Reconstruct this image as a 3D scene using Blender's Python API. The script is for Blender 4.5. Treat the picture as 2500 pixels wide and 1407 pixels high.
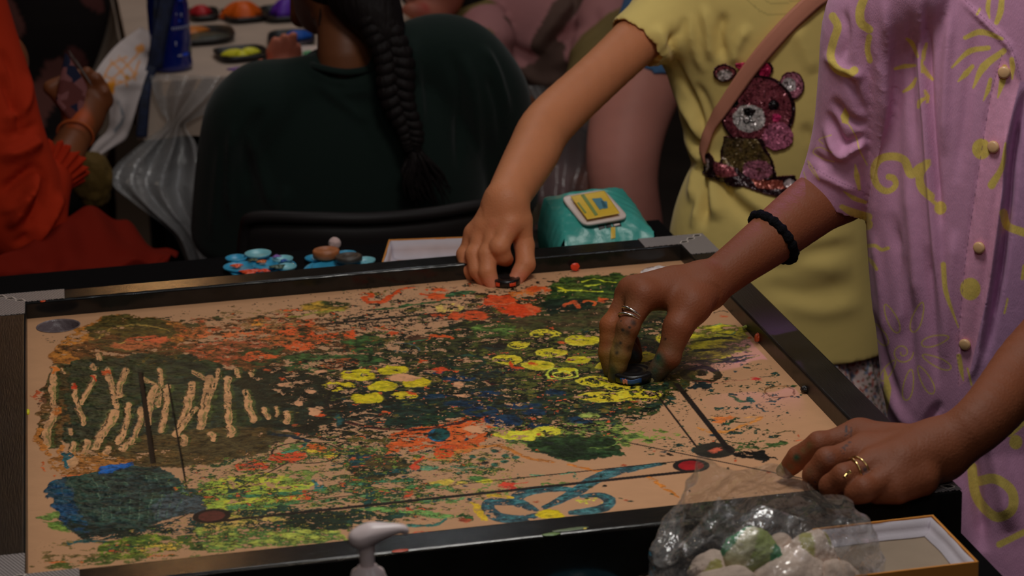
import bpy, bmesh, math, random
import numpy as np
from mathutils import Vector, Matrix
from mathutils.bvhtree import BVHTree
random.seed(7)
R = np.random.RandomState(11)
D = bpy.data; SC = bpy.context.scene; COL = SC.collection
for o in list(D.objects): D.objects.remove(o)
V = lambda *a: np.array(a, float)
# ------------------------------------------------------------------ camera (world origin = centre of the playing board, on its surface)
CF = 5756.98; CC = V(-0.29895, -2.14666, 0.78956); CE = (1.26623, 0.03261, -0.19493)
cam = D.cameras.new('camera'); co = D.objects.new('camera', cam); COL.objects.link(co)
co.location = CC; co.rotation_euler = CE
cam.sensor_width = 36; cam.sensor_fit = 'HORIZONTAL'; cam.lens = CF*36/2500
cam.clip_start = 0.05; cam.clip_end = 60
cam.dof.use_dof = True; cam.dof.focus_distance = 2.28; cam.dof.aperture_fstop = 9.0
SC.camera = co
SC.view_settings.view_transform = 'Standard'; SC.view_settings.look = 'None'
SC.view_settings.gamma = 1; SC.view_settings.use_curve_mapping = False
SC.view_settings.exposure = 0.0
SC.cycles.max_bounces = 8; SC.cycles.transparent_max_bounces = 24; SC.cycles.caustics_reflective = False; SC.cycles.caustics_refractive = False
# ------------------------------------------------------------------ world and lamps
w = D.worlds.new('world'); SC.world = w; w.use_nodes = True
bg = w.node_tree.nodes['Background']; bg.inputs[0].default_value = (0.9, 0.75, 0.7, 1); bg.inputs[1].default_value = 0.014
def area(name, loc, target, sx, sy, power, col):
    l = D.lights.new(name, 'AREA'); l.shape = 'RECTANGLE'; l.size = sx; l.size_y = sy; l.energy = power; l.color = col
    o = D.objects.new(name, l); COL.objects.link(o); o.location = loc
    o.rotation_euler = (Vector(target)-Vector(loc)).to_track_quat('-Z', 'Y').to_euler(); return o
def spot(name, loc, target, power, col, ang, size=.05, blend=.6):
    l = D.lights.new(name, 'SPOT'); l.energy = power; l.color = col; l.spot_size = math.radians(ang); l.spot_blend = blend; l.shadow_soft_size = size
    o = D.objects.new(name, l); COL.objects.link(o); o.location = loc
    o.rotation_euler = (Vector(target)-Vector(loc)).to_track_quat('-Z', 'Y').to_euler(); return o
def point(name, loc, power, col, size=.06):
    l = D.lights.new(name, 'POINT'); l.energy = power; l.color = col; l.shadow_soft_size = size
    o = D.objects.new(name, l); COL.objects.link(o); o.location = loc; return o
area('ceiling_panel_light', (0.20, -0.36, 1.28), (0.30, 0.02, 0), 0.34, 0.26, 6.2, (1.0, 0.97, 0.91))
area('ceiling_panel_light_front', (-0.5, -3.0, 2.1), (0.6, 0.2, 0.1), 0.8, 0.4, 5, (1.0, 0.95, 0.92))
area('ceiling_panel_light_back', (0.3, 2.0, 2.4), (0, 2.0, 0), 1.0, 0.7, 8, (1.0, 0.94, 0.90))
point('warm_bulb', (-0.075, 5.2, 2.00), 5, (1.0, 0.52, 0.20), .05)
point('warm_bulb_low', (-0.075, 5.2, 1.45), 5, (1.0, 0.52, 0.20), .05)
for k, q in enumerate([(-1.9, 2.2, 2.4), (1.3, 0.6, 2.4), (-1.5, -2.2, 2.4), (1.5, -1.4, 2.4), (0.2, -2.6, 2.4), (0.6, 3.6, 2.4)]): point('glint_light', q, 4.5, (.92, .95, 1.0) if k % 2 else (1.0, .80, .58), .025)  # small unseen lamps added overhead to give glints on paint and film
spot('purple_stage_light', (.95, 1.5, 1.6), (.372, .0, .02), 90, (0.66, 0.22, 1.0), 3.6, .05, 1)
for k, q in enumerate([(-.25, -1.25, 1.6), (.75, -1.05, 1.5), (.1, .75, 1.75)]): point('cool_glint_light', q, 2.2, (.86, .92, 1.0), .02)  # extra cool lamps, added to draw bright streaks on the clear bag
# ------------------------------------------------------------------ projection helpers (measuring only)
def _rot():
    return np.array(co.rotation_euler.to_matrix())
CM = _rot()
def ray(px, py): return CM @ V((px-1250)/CF, -(py-703.5)/CF, -1.0)
def PZ(px, py, z): v = ray(px, py); return CC+v*(z-CC[2])/v[2]
def PY(px, py, y): v = ray(px, py); return CC+v*(y-CC[1])/v[1]
def scl(P): return CF/(-((np.asarray(P)-CC) @ CM)[..., 2])
def pix(P):
    q = (np.asarray(P)-CC) @ CM
    return np.stack([1250+CF*q[..., 0]/-q[..., 2], 703.5-CF*q[..., 1]/-q[..., 2]], -1)
# ------------------------------------------------------------------ objects
def tag(o, label=None, cat=None, group=None, kind=None):
    if label: o['label'] = label
    if cat: o['category'] = cat
    if group: o['group'] = group
    if kind: o['kind'] = kind
    return o
def empty(name, loc, label=None, cat=None, group=None):
    o = D.objects.new(name, None); COL.objects.link(o); o.location = tuple(loc); o.empty_display_size = .05
    return tag(o, label, cat, group)
def link(name, me, mat, parent=None, smooth=True):
    o = D.objects.new(name, me); COL.objects.link(o)
    if mat: me.materials.append(mat)
    if smooth and len(me.polygons): me.polygons.foreach_set('use_smooth', np.ones(len(me.polygons), bool))
    if parent is not None:
        o.parent = parent; o.matrix_parent_inverse = Matrix.Translation(-Vector(parent.location))
    return o
def npmesh(name, v, f, cols=None):
    v = np.asarray(v, np.float32); f = np.asarray(f, np.int32)
    me = D.meshes.new(name); me.vertices.add(len(v)); me.vertices.foreach_set('co', v.ravel())
    n, k = f.shape
    me.loops.add(n*k); me.loops.foreach_set('vertex_index', f.ravel())
    me.polygons.add(n); me.polygons.foreach_set('loop_start', np.arange(0, n*k, k, dtype=np.int32))
    try: me.polygons.foreach_set('loop_total', np.full(n, k, np.int32))
    except Exception: pass
    me.update(calc_edges=True); me.validate()
    if cols is not None: setcol(me, cols)
    return me
def setcol(me, cols, name='Col'):
    a = me.color_attributes.get(name) or me.color_attributes.new(name, 'FLOAT_COLOR', 'POINT')
    c = np.ones((len(me.vertices), 4), np.float32); c[:, :cols.shape[1]] = cols; a.data.foreach_set('color', c.ravel())
def lin(c): c = np.asarray(c, float)/255.; return np.where(c <= .04045, c/12.92, ((c+.055)/1.055)**2.4)
GAIN = 2.3
def pc(*c):
    q = lin(c)*GAIN; m = q.max(); return q*(.88/m) if m > .88 else q
#        # colour seen under this room's dim light -> albedo
# ------------------------------------------------------------------ materials
def mat(name, col=(.5, .5, .5), rough=.5, metal=0, spec=.5, attr=False, bump=0, bscale=200, coat=0, trans=0, var=0, vscale=8, sheen=0, bstretch=None, vcol2=None, alpha=1, sss=0, emit=None, wave=None):
    m = D.materials.new(name); m.use_nodes = True; nt = m.node_tree; N = nt.nodes; L = nt.links
    b = N['Principled BSDF']
    b.inputs['Base Color'].default_value = (*[float(x) for x in col[:3]], 1)
    b.inputs['Roughness'].default_value = rough; b.inputs['Metallic'].default_value = metal
    b.inputs['Specular IOR Level'].default_value = spec; b.inputs['Coat Weight'].default_value = coat; b.inputs['Coat Roughness'].default_value = .12
    b.inputs['Transmission Weight'].default_value = trans; b.inputs['Sheen Weight'].default_value = sheen; b.inputs['Alpha'].default_value = alpha
    if sss: b.inputs['Subsurface Weight'].default_value = sss; b.inputs['Subsurface Radius'].default_value = (.01, .004, .002); b.inputs['Subsurface Scale'].default_value = 1.0
    if emit: b.inputs['Emission Color'].default_value = (*emit[:3], 1); b.inputs['Emission Strength'].default_value = emit[3]
    tc = N.new('ShaderNodeTexCoord')
    src = None
    if attr:
        a = N.new('ShaderNodeAttribute'); a.attribute_name = 'Col'; src = a.outputs['Color']
    if var:
        n = N.new('ShaderNodeTexNoise'); n.inputs['Scale'].default_value = vscale; n.inputs['Detail'].default_value = 6
        L.new(tc.outputs['Object'], n.inputs['Vector'])
        r = N.new('ShaderNodeMapRange'); r.inputs[1].default_value = .3; r.inputs[2].default_value = .7; r.inputs[3].default_value = 1-var; r.inputs[4].default_value = 1+var
        L.new(n.outputs['Fac'], r.inputs[0])
        mx = N.new('ShaderNodeMix'); mx.data_type = 'RGBA'; mx.blend_type = 'MULTIPLY'; mx.inputs[0].default_value = 1
        if src: L.new(src, mx.inputs[6])
        else: mx.inputs[6].default_value = (*[float(x) for x in col[:3]], 1)
        L.new(r.outputs[0], mx.inputs[7]); src = mx.outputs[2]
    if src: L.new(src, b.inputs['Base Color'])
    if bump:
        n = N.new('ShaderNodeTexNoise'); n.inputs['Scale'].default_value = bscale; n.inputs['Detail'].default_value = 5
        v = tc.outputs['Object']
        if bstretch:
            mp = N.new('ShaderNodeMapping'); mp.inputs['Scale'].default_value = bstretch; L.new(v, mp.inputs[0]); v = mp.outputs[0]
        L.new(v, n.inputs['Vector'])
        bp = N.new('ShaderNodeBump'); bp.inputs['Strength'].default_value = 1; bp.inputs['Distance'].default_value = bump
        L.new(n.outputs['Fac'], bp.inputs['Height']); L.new(bp.outputs[0], b.inputs['Normal'])
    return m
# ------------------------------------------------------------------ small mesh builders
def tmesh(bm, name):
    me = D.meshes.new(name); bm.to_mesh(me); bm.free(); return me
def box(name, x0, x1, y0, y1, z0, z1, m, parent=None, bev=.001, seg=2, M=None):
    bm = bmesh.new(); bmesh.ops.create_cube(bm, size=1)
    for v in bm.verts: v.co = Vector(((x0+x1)/2+v.co.x*(x1-x0), (y0+y1)/2+v.co.y*(y1-y0), (z0+z1)/2+v.co.z*(z1-z0)))
    if bev: bmesh.ops.bevel(bm, geom=bm.edges[:], offset=bev, segments=seg, affect='EDGES', profile=.6)
    if M is not None: bmesh.ops.transform(bm, matrix=M, verts=bm.verts)
    return link(name, tmesh(bm, name), m, parent, False)
def lathe(name, prof, m, parent=None, loc=(0, 0, 0), seg=48, M=None, smooth=True):
    prof = np.array(prof, float); n = len(prof); a = np.linspace(0, 2*np.pi, seg, endpoint=False)
    v = np.stack([prof[:, 0][:, None]*np.cos(a), prof[:, 0][:, None]*np.sin(a), np.repeat(prof[:, 1][:, None], seg, 1)], -1).reshape(-1, 3)
    if M is not None: v = v @ np.array(M.to_3x3()).T
    v = v+np.array(loc)
    i = np.arange(n-1)[:, None]*seg; j = np.arange(seg); k = (j+1) % seg
    f = np.stack([i+j, i+k, i+seg+k, i+seg+j], -1).reshape(-1, 4)
    return link(name, npmesh(name, v, f), m, parent, smooth)
def crom(P, n=12):
    P = np.asarray(P, float)
    if len(P) < 3: return np.array([P[0]+(P[-1]-P[0])*t for t in np.linspace(0, 1, n)])
    Q = np.vstack([2*P[0]-P[1], P, 2*P[-1]-P[-2]]); out = []
    for i in range(1, len(Q)-2):
        t = np.linspace(0, 1, n, endpoint=False)[:, None]
        a, b, c, d = Q[i-1], Q[i], Q[i+1], Q[i+2]
        out.append(.5*((2*b)+(-a+c)*t+(2*a-5*b+4*c-d)*t*t+(-a+3*b-3*c+d)*t**3))
    out.append(P[-1][None]); return np.vstack(out)
def tube(name, pts, rad, m, parent=None, seg=10, n=8, flat=1.0, closed=False):
    P = crom(pts, n) if len(pts) > 2 else np.array(pts, float)
    rr = np.atleast_1d(rad)
    r = np.interp(np.linspace(0, 1, len(P)), np.linspace(0, 1, len(rr)), rr)
    T = np.gradient(P, axis=0); T /= np.linalg.norm(T, axis=1)[:, None]+1e-12
    up = V(0, 0, 1) if abs(T[0][2]) < .9 else V(0, 1, 0)
    rings = []; a = np.linspace(0, 2*np.pi, seg, endpoint=False); X = np.cross(up, T[0]); X /= np.linalg.norm(X)
    for i in range(len(P)):
        X = X-T[i]*(X@T[i]); X /= np.linalg.norm(X); Y = np.cross(T[i], X)
        rings.append(P[i]+r[i]*(np.cos(a)[:, None]*X+flat*np.sin(a)[:, None]*Y))
    v = np.vstack(rings); nn = len(P)
    i = np.arange(nn-1)[:, None]*seg; j = np.arange(seg); k = (j+1) % seg
    f = np.stack([i+j, i+k, i+seg+k, i+seg+j], -1).reshape(-1, 4)
    v = np.vstack([v, P[0], P[-1]]); c0 = len(v)-2
    cap = np.array([[c0, k_, j_, j_] for j_, k_ in zip(j, k)]); 
    bm = bmesh.new(); vs = [bm.verts.new(x) for x in v]
    for q in f: bm.faces.new([vs[t] for t in q])
    for j_, k_ in zip(j, k):
        bm.faces.new([vs[c0], vs[k_], vs[j_]]); b0 = (nn-1)*seg; bm.faces.new([vs[c0+1], vs[b0+j_], vs[b0+k_]])
    return link(name, tmesh(bm, name), m, parent)
def solid(o, t, off=0):
    s = o.modifiers.new('solid', 'SOLIDIFY'); s.thickness = t; s.offset = off; return o
def grid_mesh(name, P, m, parent=None, cols=None, smooth=True):
    """P: (ny,nx,3)"""
    ny, nx = P.shape[:2]; idx = np.arange(ny*nx).reshape(ny, nx)
    f = np.stack([idx[:-1, :-1], idx[:-1, 1:], idx[1:, 1:], idx[1:, :-1]], -1).reshape(-1, 4)
    return link(name, npmesh(name, P.reshape(-1, 3), f, None if cols is None else cols.reshape(-1, cols.shape[-1])), m, parent, smooth)
# ------------------------------------------------------------------ noise
def up2(a, h, w_):
    H, W = a.shape; y = np.linspace(0, H-1.001, h); x = np.linspace(0, W-1.001, w_)
    yi = y.astype(int); xi = x.astype(int); fy = (y-yi)[:, None]; fx = (x-xi)[None]
    fy = fy*fy*(3-2*fy); fx = fx*fx*(3-2*fx)
    return (a[yi][:, xi]*(1-fy)*(1-fx)+a[yi+1][:, xi]*fy*(1-fx)+a[yi][:, xi+1]*(1-fy)*fx+a[yi+1][:, xi+1]*fy*fx)
def fbm(h, w_, sy, sx, octs=4, gain=.5, rs=R):
    out = np.zeros((h, w_)); amp = 1; tot = 0
    for o in range(octs):
        out += amp*up2(rs.rand(int(h/sy)+3, int(w_/sx)+3), h, w_); tot += amp; amp *= gain; sy = max(sy/2, 1); sx = max(sx/2, 1)
    out /= tot
    return (out-.5)/out.std()*.25      # mean 0, sd .25
def n3(P, s, seed=0):
    """cheap smooth 3-D noise from summed sines"""
    r = np.random.RandomState(seed); o = 0
    for k in range(6):
        d = r.randn(3); d /= np.linalg.norm(d); fr = s*(.6+r.rand()*1.2)
        o = o+np.sin(P @ d*fr+r.rand()*6.28)
    return o/6
# ------------------------------------------------------------------ signed distance bodies
class SDF:
    def __init__(s, lo, hi, res):
        s.res = res; s.lo = np.array(lo, float); n = np.ceil((np.array(hi)-s.lo)/res).astype(int)+1; s.n = n
        s.f = np.full(n, 1.0, np.float32)
    def sub(s, lo, hi):
        a = np.clip(np.floor((lo-s.lo)/s.res).astype(int), 0, s.n-1); b = np.clip(np.ceil((hi-s.lo)/s.res).astype(int)+1, 1, s.n)
        ax = [s.lo[i]+s.res*np.arange(a[i], b[i]) for i in range(3)]
        sl = tuple(slice(a[i], b[i]) for i in range(3))
        return sl, np.meshgrid(*ax, indexing='ij', sparse=True)
    def mix(s, sl, d, k):
        a = s.f[sl]
        if k <= 0: s.f[sl] = np.minimum(a, d); return
        h = np.clip(.5+.5*(d-a)/k, 0, 1); s.f[sl] = d*(1-h)+a*h-k*h*(1-h)
def cone_d(X, a, b, ra, rb, fl=None):
    x, y, z = X; ab = b-a; L2 = ab@ab
    px, py, pz = x-a[0], y-a[1], z-a[2]
    t = np.clip((px*ab[0]+py*ab[1]+pz*ab[2])/L2, 0, 1)
    qx, qy, qz = px-t*ab[0], py-t*ab[1], pz-t*ab[2]
    r = ra+(rb-ra)*t
    if fl is None: return np.sqrt(qx*qx+qy*qy+qz*qz)-r
    n, k = fl          # flatten along n : thickness = k*r
    c = qx*n[0]+qy*n[1]+qz*n[2]; s = (1/k)**2-1
    return (np.sqrt(qx*qx+qy*qy+qz*qz+s*c*c)-r)*(.5+.5*k)
def ell_d(X, c, ax, rad):
    """ax: 3x3 rows = axes"""
    x, y, z = X; px, py, pz = x-c[0], y-c[1], z-c[2]; q = 0
    for i in range(3): q = q+((px*ax[i][0]+py*ax[i][1]+pz*ax[i][2])/rad[i])**2
    return (np.sqrt(q)-1)*min(rad)
class Body:
    """collects primitives; groups are blended inside, then joined to the trunk"""
    def __init__(s, k=.01): s.g = [[]]; s.k = k; s.pts = []; s.cut = [[]]
    def group(s, *cut): s.g.append([]); s.cut.append(list(cut)); return s
    def seg(s, a, b, ra, rb, k=None, fl=None):
        s.g[-1].append(('c', np.array(a, float), np.array(b, float), ra, rb, k, fl)); return s
    def limb(s, pts, rad, n=6, fl=None, k=.0008):
        P = crom(np.array(pts, float), n); r = np.interp(np.linspace(0, 1, len(P)), np.linspace(0, 1, len(rad)), rad)
        for i in range(3, 0, -1): r = np.convolve(np.pad(r, 1, mode='edge'), [.25, .5, .25], 'valid')
        for i in range(len(P)-1):
            if np.linalg.norm(P[i+1]-P[i]) > 1e-6: s.seg(P[i], P[i+1], r[i], r[i+1], k, fl)
        return s
    def chain(s, pts, rad, k=None, fl=None):
        for i in range(len(pts)-1): s.seg(pts[i], pts[i+1], rad[i], rad[i+1], k, fl)
        return s
    def ell(s, c, rad, ax=None, k=None, sub=False):
        s.g[-1].append(('e', np.array(c, float), np.eye(3) if ax is None else np.array(ax, float), rad, k, sub)); return s
    def bounds(s):
        lo = V(9, 9, 9); hi = -lo
        for g in s.g:
            for p in g:
                if p[0] == 'c':
                    r = max(p[3], p[4]); lo = np.minimum(lo, np.minimum(p[1], p[2])-r); hi = np.maximum(hi, np.maximum(p[1], p[2])+r)
                else:
                    r = max(p[3]); lo = np.minimum(lo, p[1]-r); hi = np.maximum(hi, p[1]+r)
        return lo, hi
    def field(s, res, pad=.01, gk=None, gk2=.0015):
        lo, hi = s.bounds(); lo = lo-pad; hi = hi+pad; S = None; trunk = None
        gk = s.k if gk is None else gk
        for gi, g in enumerate(s.g):
            F = SDF(lo, hi, res)
            for p in g:
                kk = s.k
                if p[0] == 'c':
                    kk = s.k if p[5] is None else p[5]; r = max(p[3], p[4])+kk+2*res
                    sl, X = F.sub(np.minimum(p[1], p[2])-r, np.maximum(p[1], p[2])+r); d = cone_d(X, p[1], p[2], p[3], p[4], p[6])
                    F.mix(sl, d, kk)
                else:
                    kk = s.k if p[4] is None else p[4]; r = max(p[3])+kk+2*res
                    sl, X = F.sub(p[1]-r, p[1]+r); d = ell_d(X, p[1], p[2], p[3])
                    if p[5]: F.f[sl] = -_smin(-F.f[sl], d, kk)
                    else: F.mix(sl, d, kk)
            for p, n in s.cut[gi]:
                sl, X = F.sub(lo, hi); F.f = np.maximum(F.f, ((X[0]-p[0])*n[0]+(X[1]-p[1])*n[1]+(X[2]-p[2])*n[2]).astype(np.float32))
            if gi == 0: trunk = F.f.copy(); S = F
            else:
                j = _smin(trunk, F.f, gk); S.f = _smin(S.f, j, gk2)
        return S
def _smin(a, b, k):
    h = np.clip(.5+.5*(b-a)/k, 0, 1); return b*(1-h)+a*h-k*h*(1-h)
def nets(S):
    f = S.f; nx, ny, nz = f.shape; s = f < 0
    acc = np.zeros((nx-1, ny-1, nz-1, 3), np.float32); cnt = np.zeros((nx-1, ny-1, nz-1), np.float32)
    for ax in range(3):
        A = [slice(None)]*3; B = [slice(None)]*3; A[ax] = slice(0, -1); B[ax] = slice(1, None)
        fa = f[tuple(A)]; fb = f[tuple(B)]; ch = (s[tuple(A)] != s[tuple(B)])
        idx = np.argwhere(ch); t = fa[ch]/(fa[ch]-fb[ch]); p = idx.astype(np.float32); p[:, ax] += t
        oth = [i for i in range(3) if i != ax]
        for du in (0, 1):
            for dv in (0, 1):
                c = idx.copy(); c[:, oth[0]] -= du; c[:, oth[1]] -= dv
                ok = np.all(c >= 0, 1) & np.all(c < np.array(cnt.shape), 1)
                np.add.at(cnt, tuple(c[ok].T), 1); np.add.at(acc, tuple(c[ok].T), p[ok])
    act = cnt > 0; vid = np.full(cnt.shape, -1, np.int64); vid[act] = np.arange(act.sum())
    v = acc[act]/cnt[act][:, None]; v = v*S.res+S.lo
    faces = []
    for ax in range(3):
        o1, o2 = [(1, 2), (2, 0), (0, 1)][ax]
        A = [slice(None)]*3; B = [slice(None)]*3; A[ax] = slice(0, -1); B[ax] = slice(1, None)
        sa = s[tuple(A)]; ch = sa != s[tuple(B)]
        idx = np.argwhere(ch); ok = (idx[:, o1] > 0) & (idx[:, o2] > 0) & (idx[:, o1] < cnt.shape[o1]) & (idx[:, o2] < cnt.shape[o2]) & (idx[:, ax] < cnt.shape[ax]); idx = idx[ok]
        def g(d1, d2):
            c = idx.copy(); c[:, o1] -= d1; c[:, o2] -= d2; return vid[tuple(c.T)]
        q = np.stack([g(1, 1), g(0, 1), g(0, 0), g(1, 0)], 1)
        fl = ~sa[tuple(idx.T)]; q[fl] = q[fl][:, ::-1]
        faces.append(q)
    F = np.vstack(faces); F = F[np.all(F >= 0, 1)]
    return v, F
def relax(v, F, it=2, lam=.5):
    E = np.vstack([F[:, [0, 1]], F[:, [1, 2]], F[:, [2, 3]], F[:, [3, 0]]]); E = np.vstack([E, E[:, ::-1]])
    n = len(v); d = np.bincount(E[:, 0], minlength=n).astype(float)[:, None]+1e-9
    for _ in range(it):
        for l in (lam, -lam*1.04) if it > 1 else (lam,):
            m = np.stack([np.bincount(E[:, 0], weights=v[E[:, 1], i], minlength=n) for i in range(3)], 1)/d
            v = v+l*(m-v)
    return v
def sdf_obj(name, S, m, parent=None, cut=None, colf=None, it=3, disp=None, sub=0, thick=None, tagf=None):
    v, F = nets(S); v = relax(v.astype(float), F, it)
    if cut is not None:      # list of (point, outward normal): faces lying on that cut are removed -> open hem
        c = v[F].mean(1); keep = np.ones(len(F), bool)
        for p, n, *rr in cut:
            n = np.array(n, float)/np.linalg.norm(n); dd = (c-p)@n; k = dd > -S.res*.9
            if rr: k &= np.linalg.norm(c-p, axis=1) < rr[0]
            keep &= ~k
        F = F[keep]; u = np.unique(F); mp = np.full(len(v), -1); mp[u] = np.arange(len(u)); v = v[u]; F = mp[F]
    if disp is not None: v = disp(v)
    me = npmesh(name, v, F)
    o = link(name, me, m, parent)
    if sub:
        md = o.modifiers.new('s', 'SUBSURF'); md.levels = sub; md.render_levels = sub
        dg = bpy.context.evaluated_depsgraph_get(); me2 = D.meshes.new_from_object(o.evaluated_get(dg)); o.modifiers.clear(); o.data = me2
        me2.polygons.foreach_set('use_smooth', np.ones(len(me2.polygons), bool))
    if colf is not None:
        me = o.data; c = np.empty(len(me.vertices)*3, np.float32); me.vertices.foreach_get('co', c); setcol(me, colf(c.reshape(-1, 3).astype(float)))
    if thick: solid(o, thick, -1)
    return o
# ================================================================== floor and table
TZ = -0.036
wall_m = mat('dark_wall', pc(20, 17, 18), rough=.8, var=.3, vscale=2)
for nm, q in (('wall_back', (-6, 7, 8.9, 9)), ('wall_front', (-6, 7, -4, -3.9)), ('wall_left', (-6, -5.9, -4, 9)), ('wall_right', (6.9, 7, -4, 9))): tag(box(nm, *q, -.78, 2.6, wall_m, None, 0), kind='structure')
floor_m = mat('dark_floor', pc(26, 22, 20), rough=.6, var=.4, vscale=3)
fl = box('floor', -6, 7, -4, 9, -.80, -.78, floor_m, None, 0); tag(fl, kind='structure')
cloth_black = mat('black_tablecloth', (.006, .0055, .006), rough=.95, spec=.04, bump=.0006, bscale=300)
table = empty('table', (-.25, -.05, -.78), 'long table under a black cloth, holding the paint-covered game board', 'table')
def drape(x0, x1, y0, y1, z, drop, name, parent, m, wav=.02, nx=60):
    """a cloth: flat top, skirt with folds"""
    per = []
    n = nx
    cs = [(x0, y0), (x1, y0), (x1, y1), (x0, y1)]
    for i in range(4):
        a, b = np.array(cs[i]), np.array(cs[(i+1) % 4])
        for t in np.linspace(0, 1, n, endpoint=False): per.append(a+(b-a)*t)
    per = np.array(per); N = len(per); nrm = per-np.array([(x0+x1)/2, (y0+y1)/2]); nrm = np.sign(nrm)*(np.abs(nrm) > np.array([(x1-x0)/2-1e-6, (y1-y0)/2-1e-6]))
    rows = []
    for k, dz in enumerate(np.linspace(0, 1, 9)):
        wv = wav*dz*(np.sin(np.arange(N)*2*np.pi*22/N*1.0)+.5*np.sin(np.arange(N)*.7+2))
        p = per+nrm*(wv+.002+.4*wav*dz)[:, None]; rows.append(np.c_[p, np.full(N, z-drop*dz)])
    v = np.vstack([np.c_[per, np.full(N, z)]]+rows+[[[(x0+x1)/2, (y0+y1)/2, z]]])
    f = []
    for r in range(len(rows)):
        i = np.arange(N); j = (i+1) % N; f.append(np.stack([r*N+i, (r+1)*N+i, (r+1)*N+j, r*N+j], 1))
    c = len(v)-1; bm = bmesh.new(); vs = [bm.verts.new(q) for q in v]
    for q in np.vstack(f): bm.faces.new([vs[t] for t in q])
    for i in range(N): bm.faces.new([vs[c], vs[i], vs[(i+1) % N]])
    bmesh.ops.recalc_face_normals(bm, faces=bm.faces)
    return link(name, tmesh(bm, name), m, parent, False)
drape(-1.15, .418, -.78, .665, TZ, .5, 'tablecloth', table, cloth_black, .006)
wood_m = mat('table_leg_wood', pc(30, 24, 20), rough=.6)
for x in (-1.08, .35):
    for y in (-.70, .60): box('leg', x-.025, x+.025, y-.025, y+.025, -.78, TZ-.02, wood_m, table)
box('tabletop', -1.14, .41, -.77, .655, TZ-.028, TZ-.003, wood_m, table)
# ================================================================== the board
board = empty('carrom_board', (0, 0, TZ+.001), 'large square carrom board smeared with green, yellow, orange and blue paint', 'game board')
HB = .37; RW = .036; RH = .0194
rail_m = mat('black_lacquered_wood', (.012, .011, .010), rough=.17, spec=.4, bump=.00018, bscale=60, bstretch=(1, 14, 1), var=.3, vscale=30)
rail_y = mat('black_lacquered_wood_side', (.012, .011, .010), rough=.34, spec=.18, bump=.0003, bscale=60, bstretch=(14, 1, 1), var=.3, vscale=30)
def rail(a, b, m):
    """mitred bar between two outer corners; a,b = corner signs"""
    (ax, ay), (bx, by) = a, b
    o = HB+RW; q = [(ax*o, ay*o), (bx*o, by*o), (bx*HB, by*HB), (ax*HB, ay*HB)]
    bm = bmesh.new(); lo = [bm.verts.new((x, y, TZ+.001)) for x, y in q]; hi = [bm.verts.new((x, y, RH)) for x, y in q]
    bm.faces.new(lo[::-1]); bm.faces.new(hi)
    for i in range(4): bm.faces.new([lo[i], lo[(i+1) % 4], hi[(i+1) % 4], hi[i]])
    bmesh.ops.recalc_face_normals(bm, faces=bm.faces)
    e = [e for e in bm.edges if all(v.co.z > 0 for v in e.verts) and len({round(v.co.x, 3) for v in e.verts}|{round(v.co.y, 3) for v in e.verts}) < 4 and e.calc_length() > .1]
    bmesh.ops.bevel(bm, geom=e, offset=.003, segments=4, affect='EDGES', profile=.5)
    return link('rail', tmesh(bm, 'rail'), m, board, True)
for r in (rail((-1, 1), (1, 1), rail_m), rail((1, -1), (-1, -1), rail_m), rail((1, 1), (1, -1), rail_y), rail((-1, -1), (-1, 1), rail_y)):
    for p in r.data.polygons: p.use_smooth = False
# ---- the paint, drafted on a canvas whose pixels follow the photograph's view of this plane, then carried to board coordinates
CX0, CY0, CW, CH = 40, 600, 2260, 830
xx, yy = np.meshgrid(np.arange(CW)+CX0, np.arange(CH)+CY0); xx = xx.astype(np.float32); yy = yy.astype(np.float32)
RP = np.random.RandomState(3)
wx = fbm(CH, CW, 14, 34, 4, .6, RP); wy = fbm(CH, CW, 9, 26, 4, .6, RP)
ns = fbm(CH, CW, 9, 38, 5, .62, RP)          # streaky
nf = fbm(CH, CW, 4, 9, 3, .7, RP)            # fine speckle
nb = fbm(CH, CW, 60, 160, 4, .5, RP)         # broad
nv = fbm(CH, CW, 22, 5, 4, .6, RP)
n2 = fbm(CH, CW, 5, 20, 4, .7, RP); n4 = fbm(CH, CW, 7, 26, 4, .7, RP)[:, ::-1]; n5 = fbm(CH, CW, 3, 11, 3, .8, RP)
can = np.ones((CH, CW, 3), np.float32)*pc(146, 109, 80); hgt = np.zeros((CH, CW), np.float32)
can *= (1+.06*nb+.05*ns)[..., None]
def win(x0, x1, y0, y1, pad=30):
    a = int(max(0, x0-pad-CX0)); b = int(min(CW, x1+pad-CX0)); c = int(max(0, y0-pad-CY0)); d = int(min(CH, y1+pad-CY0))
    return slice(c, d), slice(a, b)
def put(sl, mask, col, h, vary=.28, second=None):
    c = np.asarray(pc(*col)); v = (1+vary*2*ns[sl]+vary*1.2*nf[sl])[..., None]
    cc = c*np.clip(v, .35, 1.9)
    if second is not None:
        t = np.clip(.5+2.6*ns[sl]+1.2*nb[sl], 0, 1)[..., None]; cc = cc*(1-t)+np.asarray(pc(*second))*t*np.clip(v, .4, 1.8)
    cc = cc*np.minimum(1, .92/(cc.max(-1, keepdims=True)+1e-6))
    a = mask[..., None]; can[sl] = can[sl]*(1-a)+cc*a
    hgt[sl] = hgt[sl]*(1-mask)+mask*h*(1+1.6*ns[sl]+1.0*nf[sl])
def soft(d, w_=1.5): return np.clip(.5-d/w_, 0, 1)
def dens(sl, dn, kind=0):
    if dn >= 1: return 1.
    n = (ns*1.0+nf*.6+nb*.35)[sl] if kind == 0 else (nv+nf*.5)[sl] if kind == 1 else (n2+.4*nb)[sl] if kind == 2 else (n4+.4*nb)[sl] if kind == 3 else (n5+.3*n2)[sl]
    th = (0.5-dn)*1.25
    return np.clip((n-th)*9, 0, 1)
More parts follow.
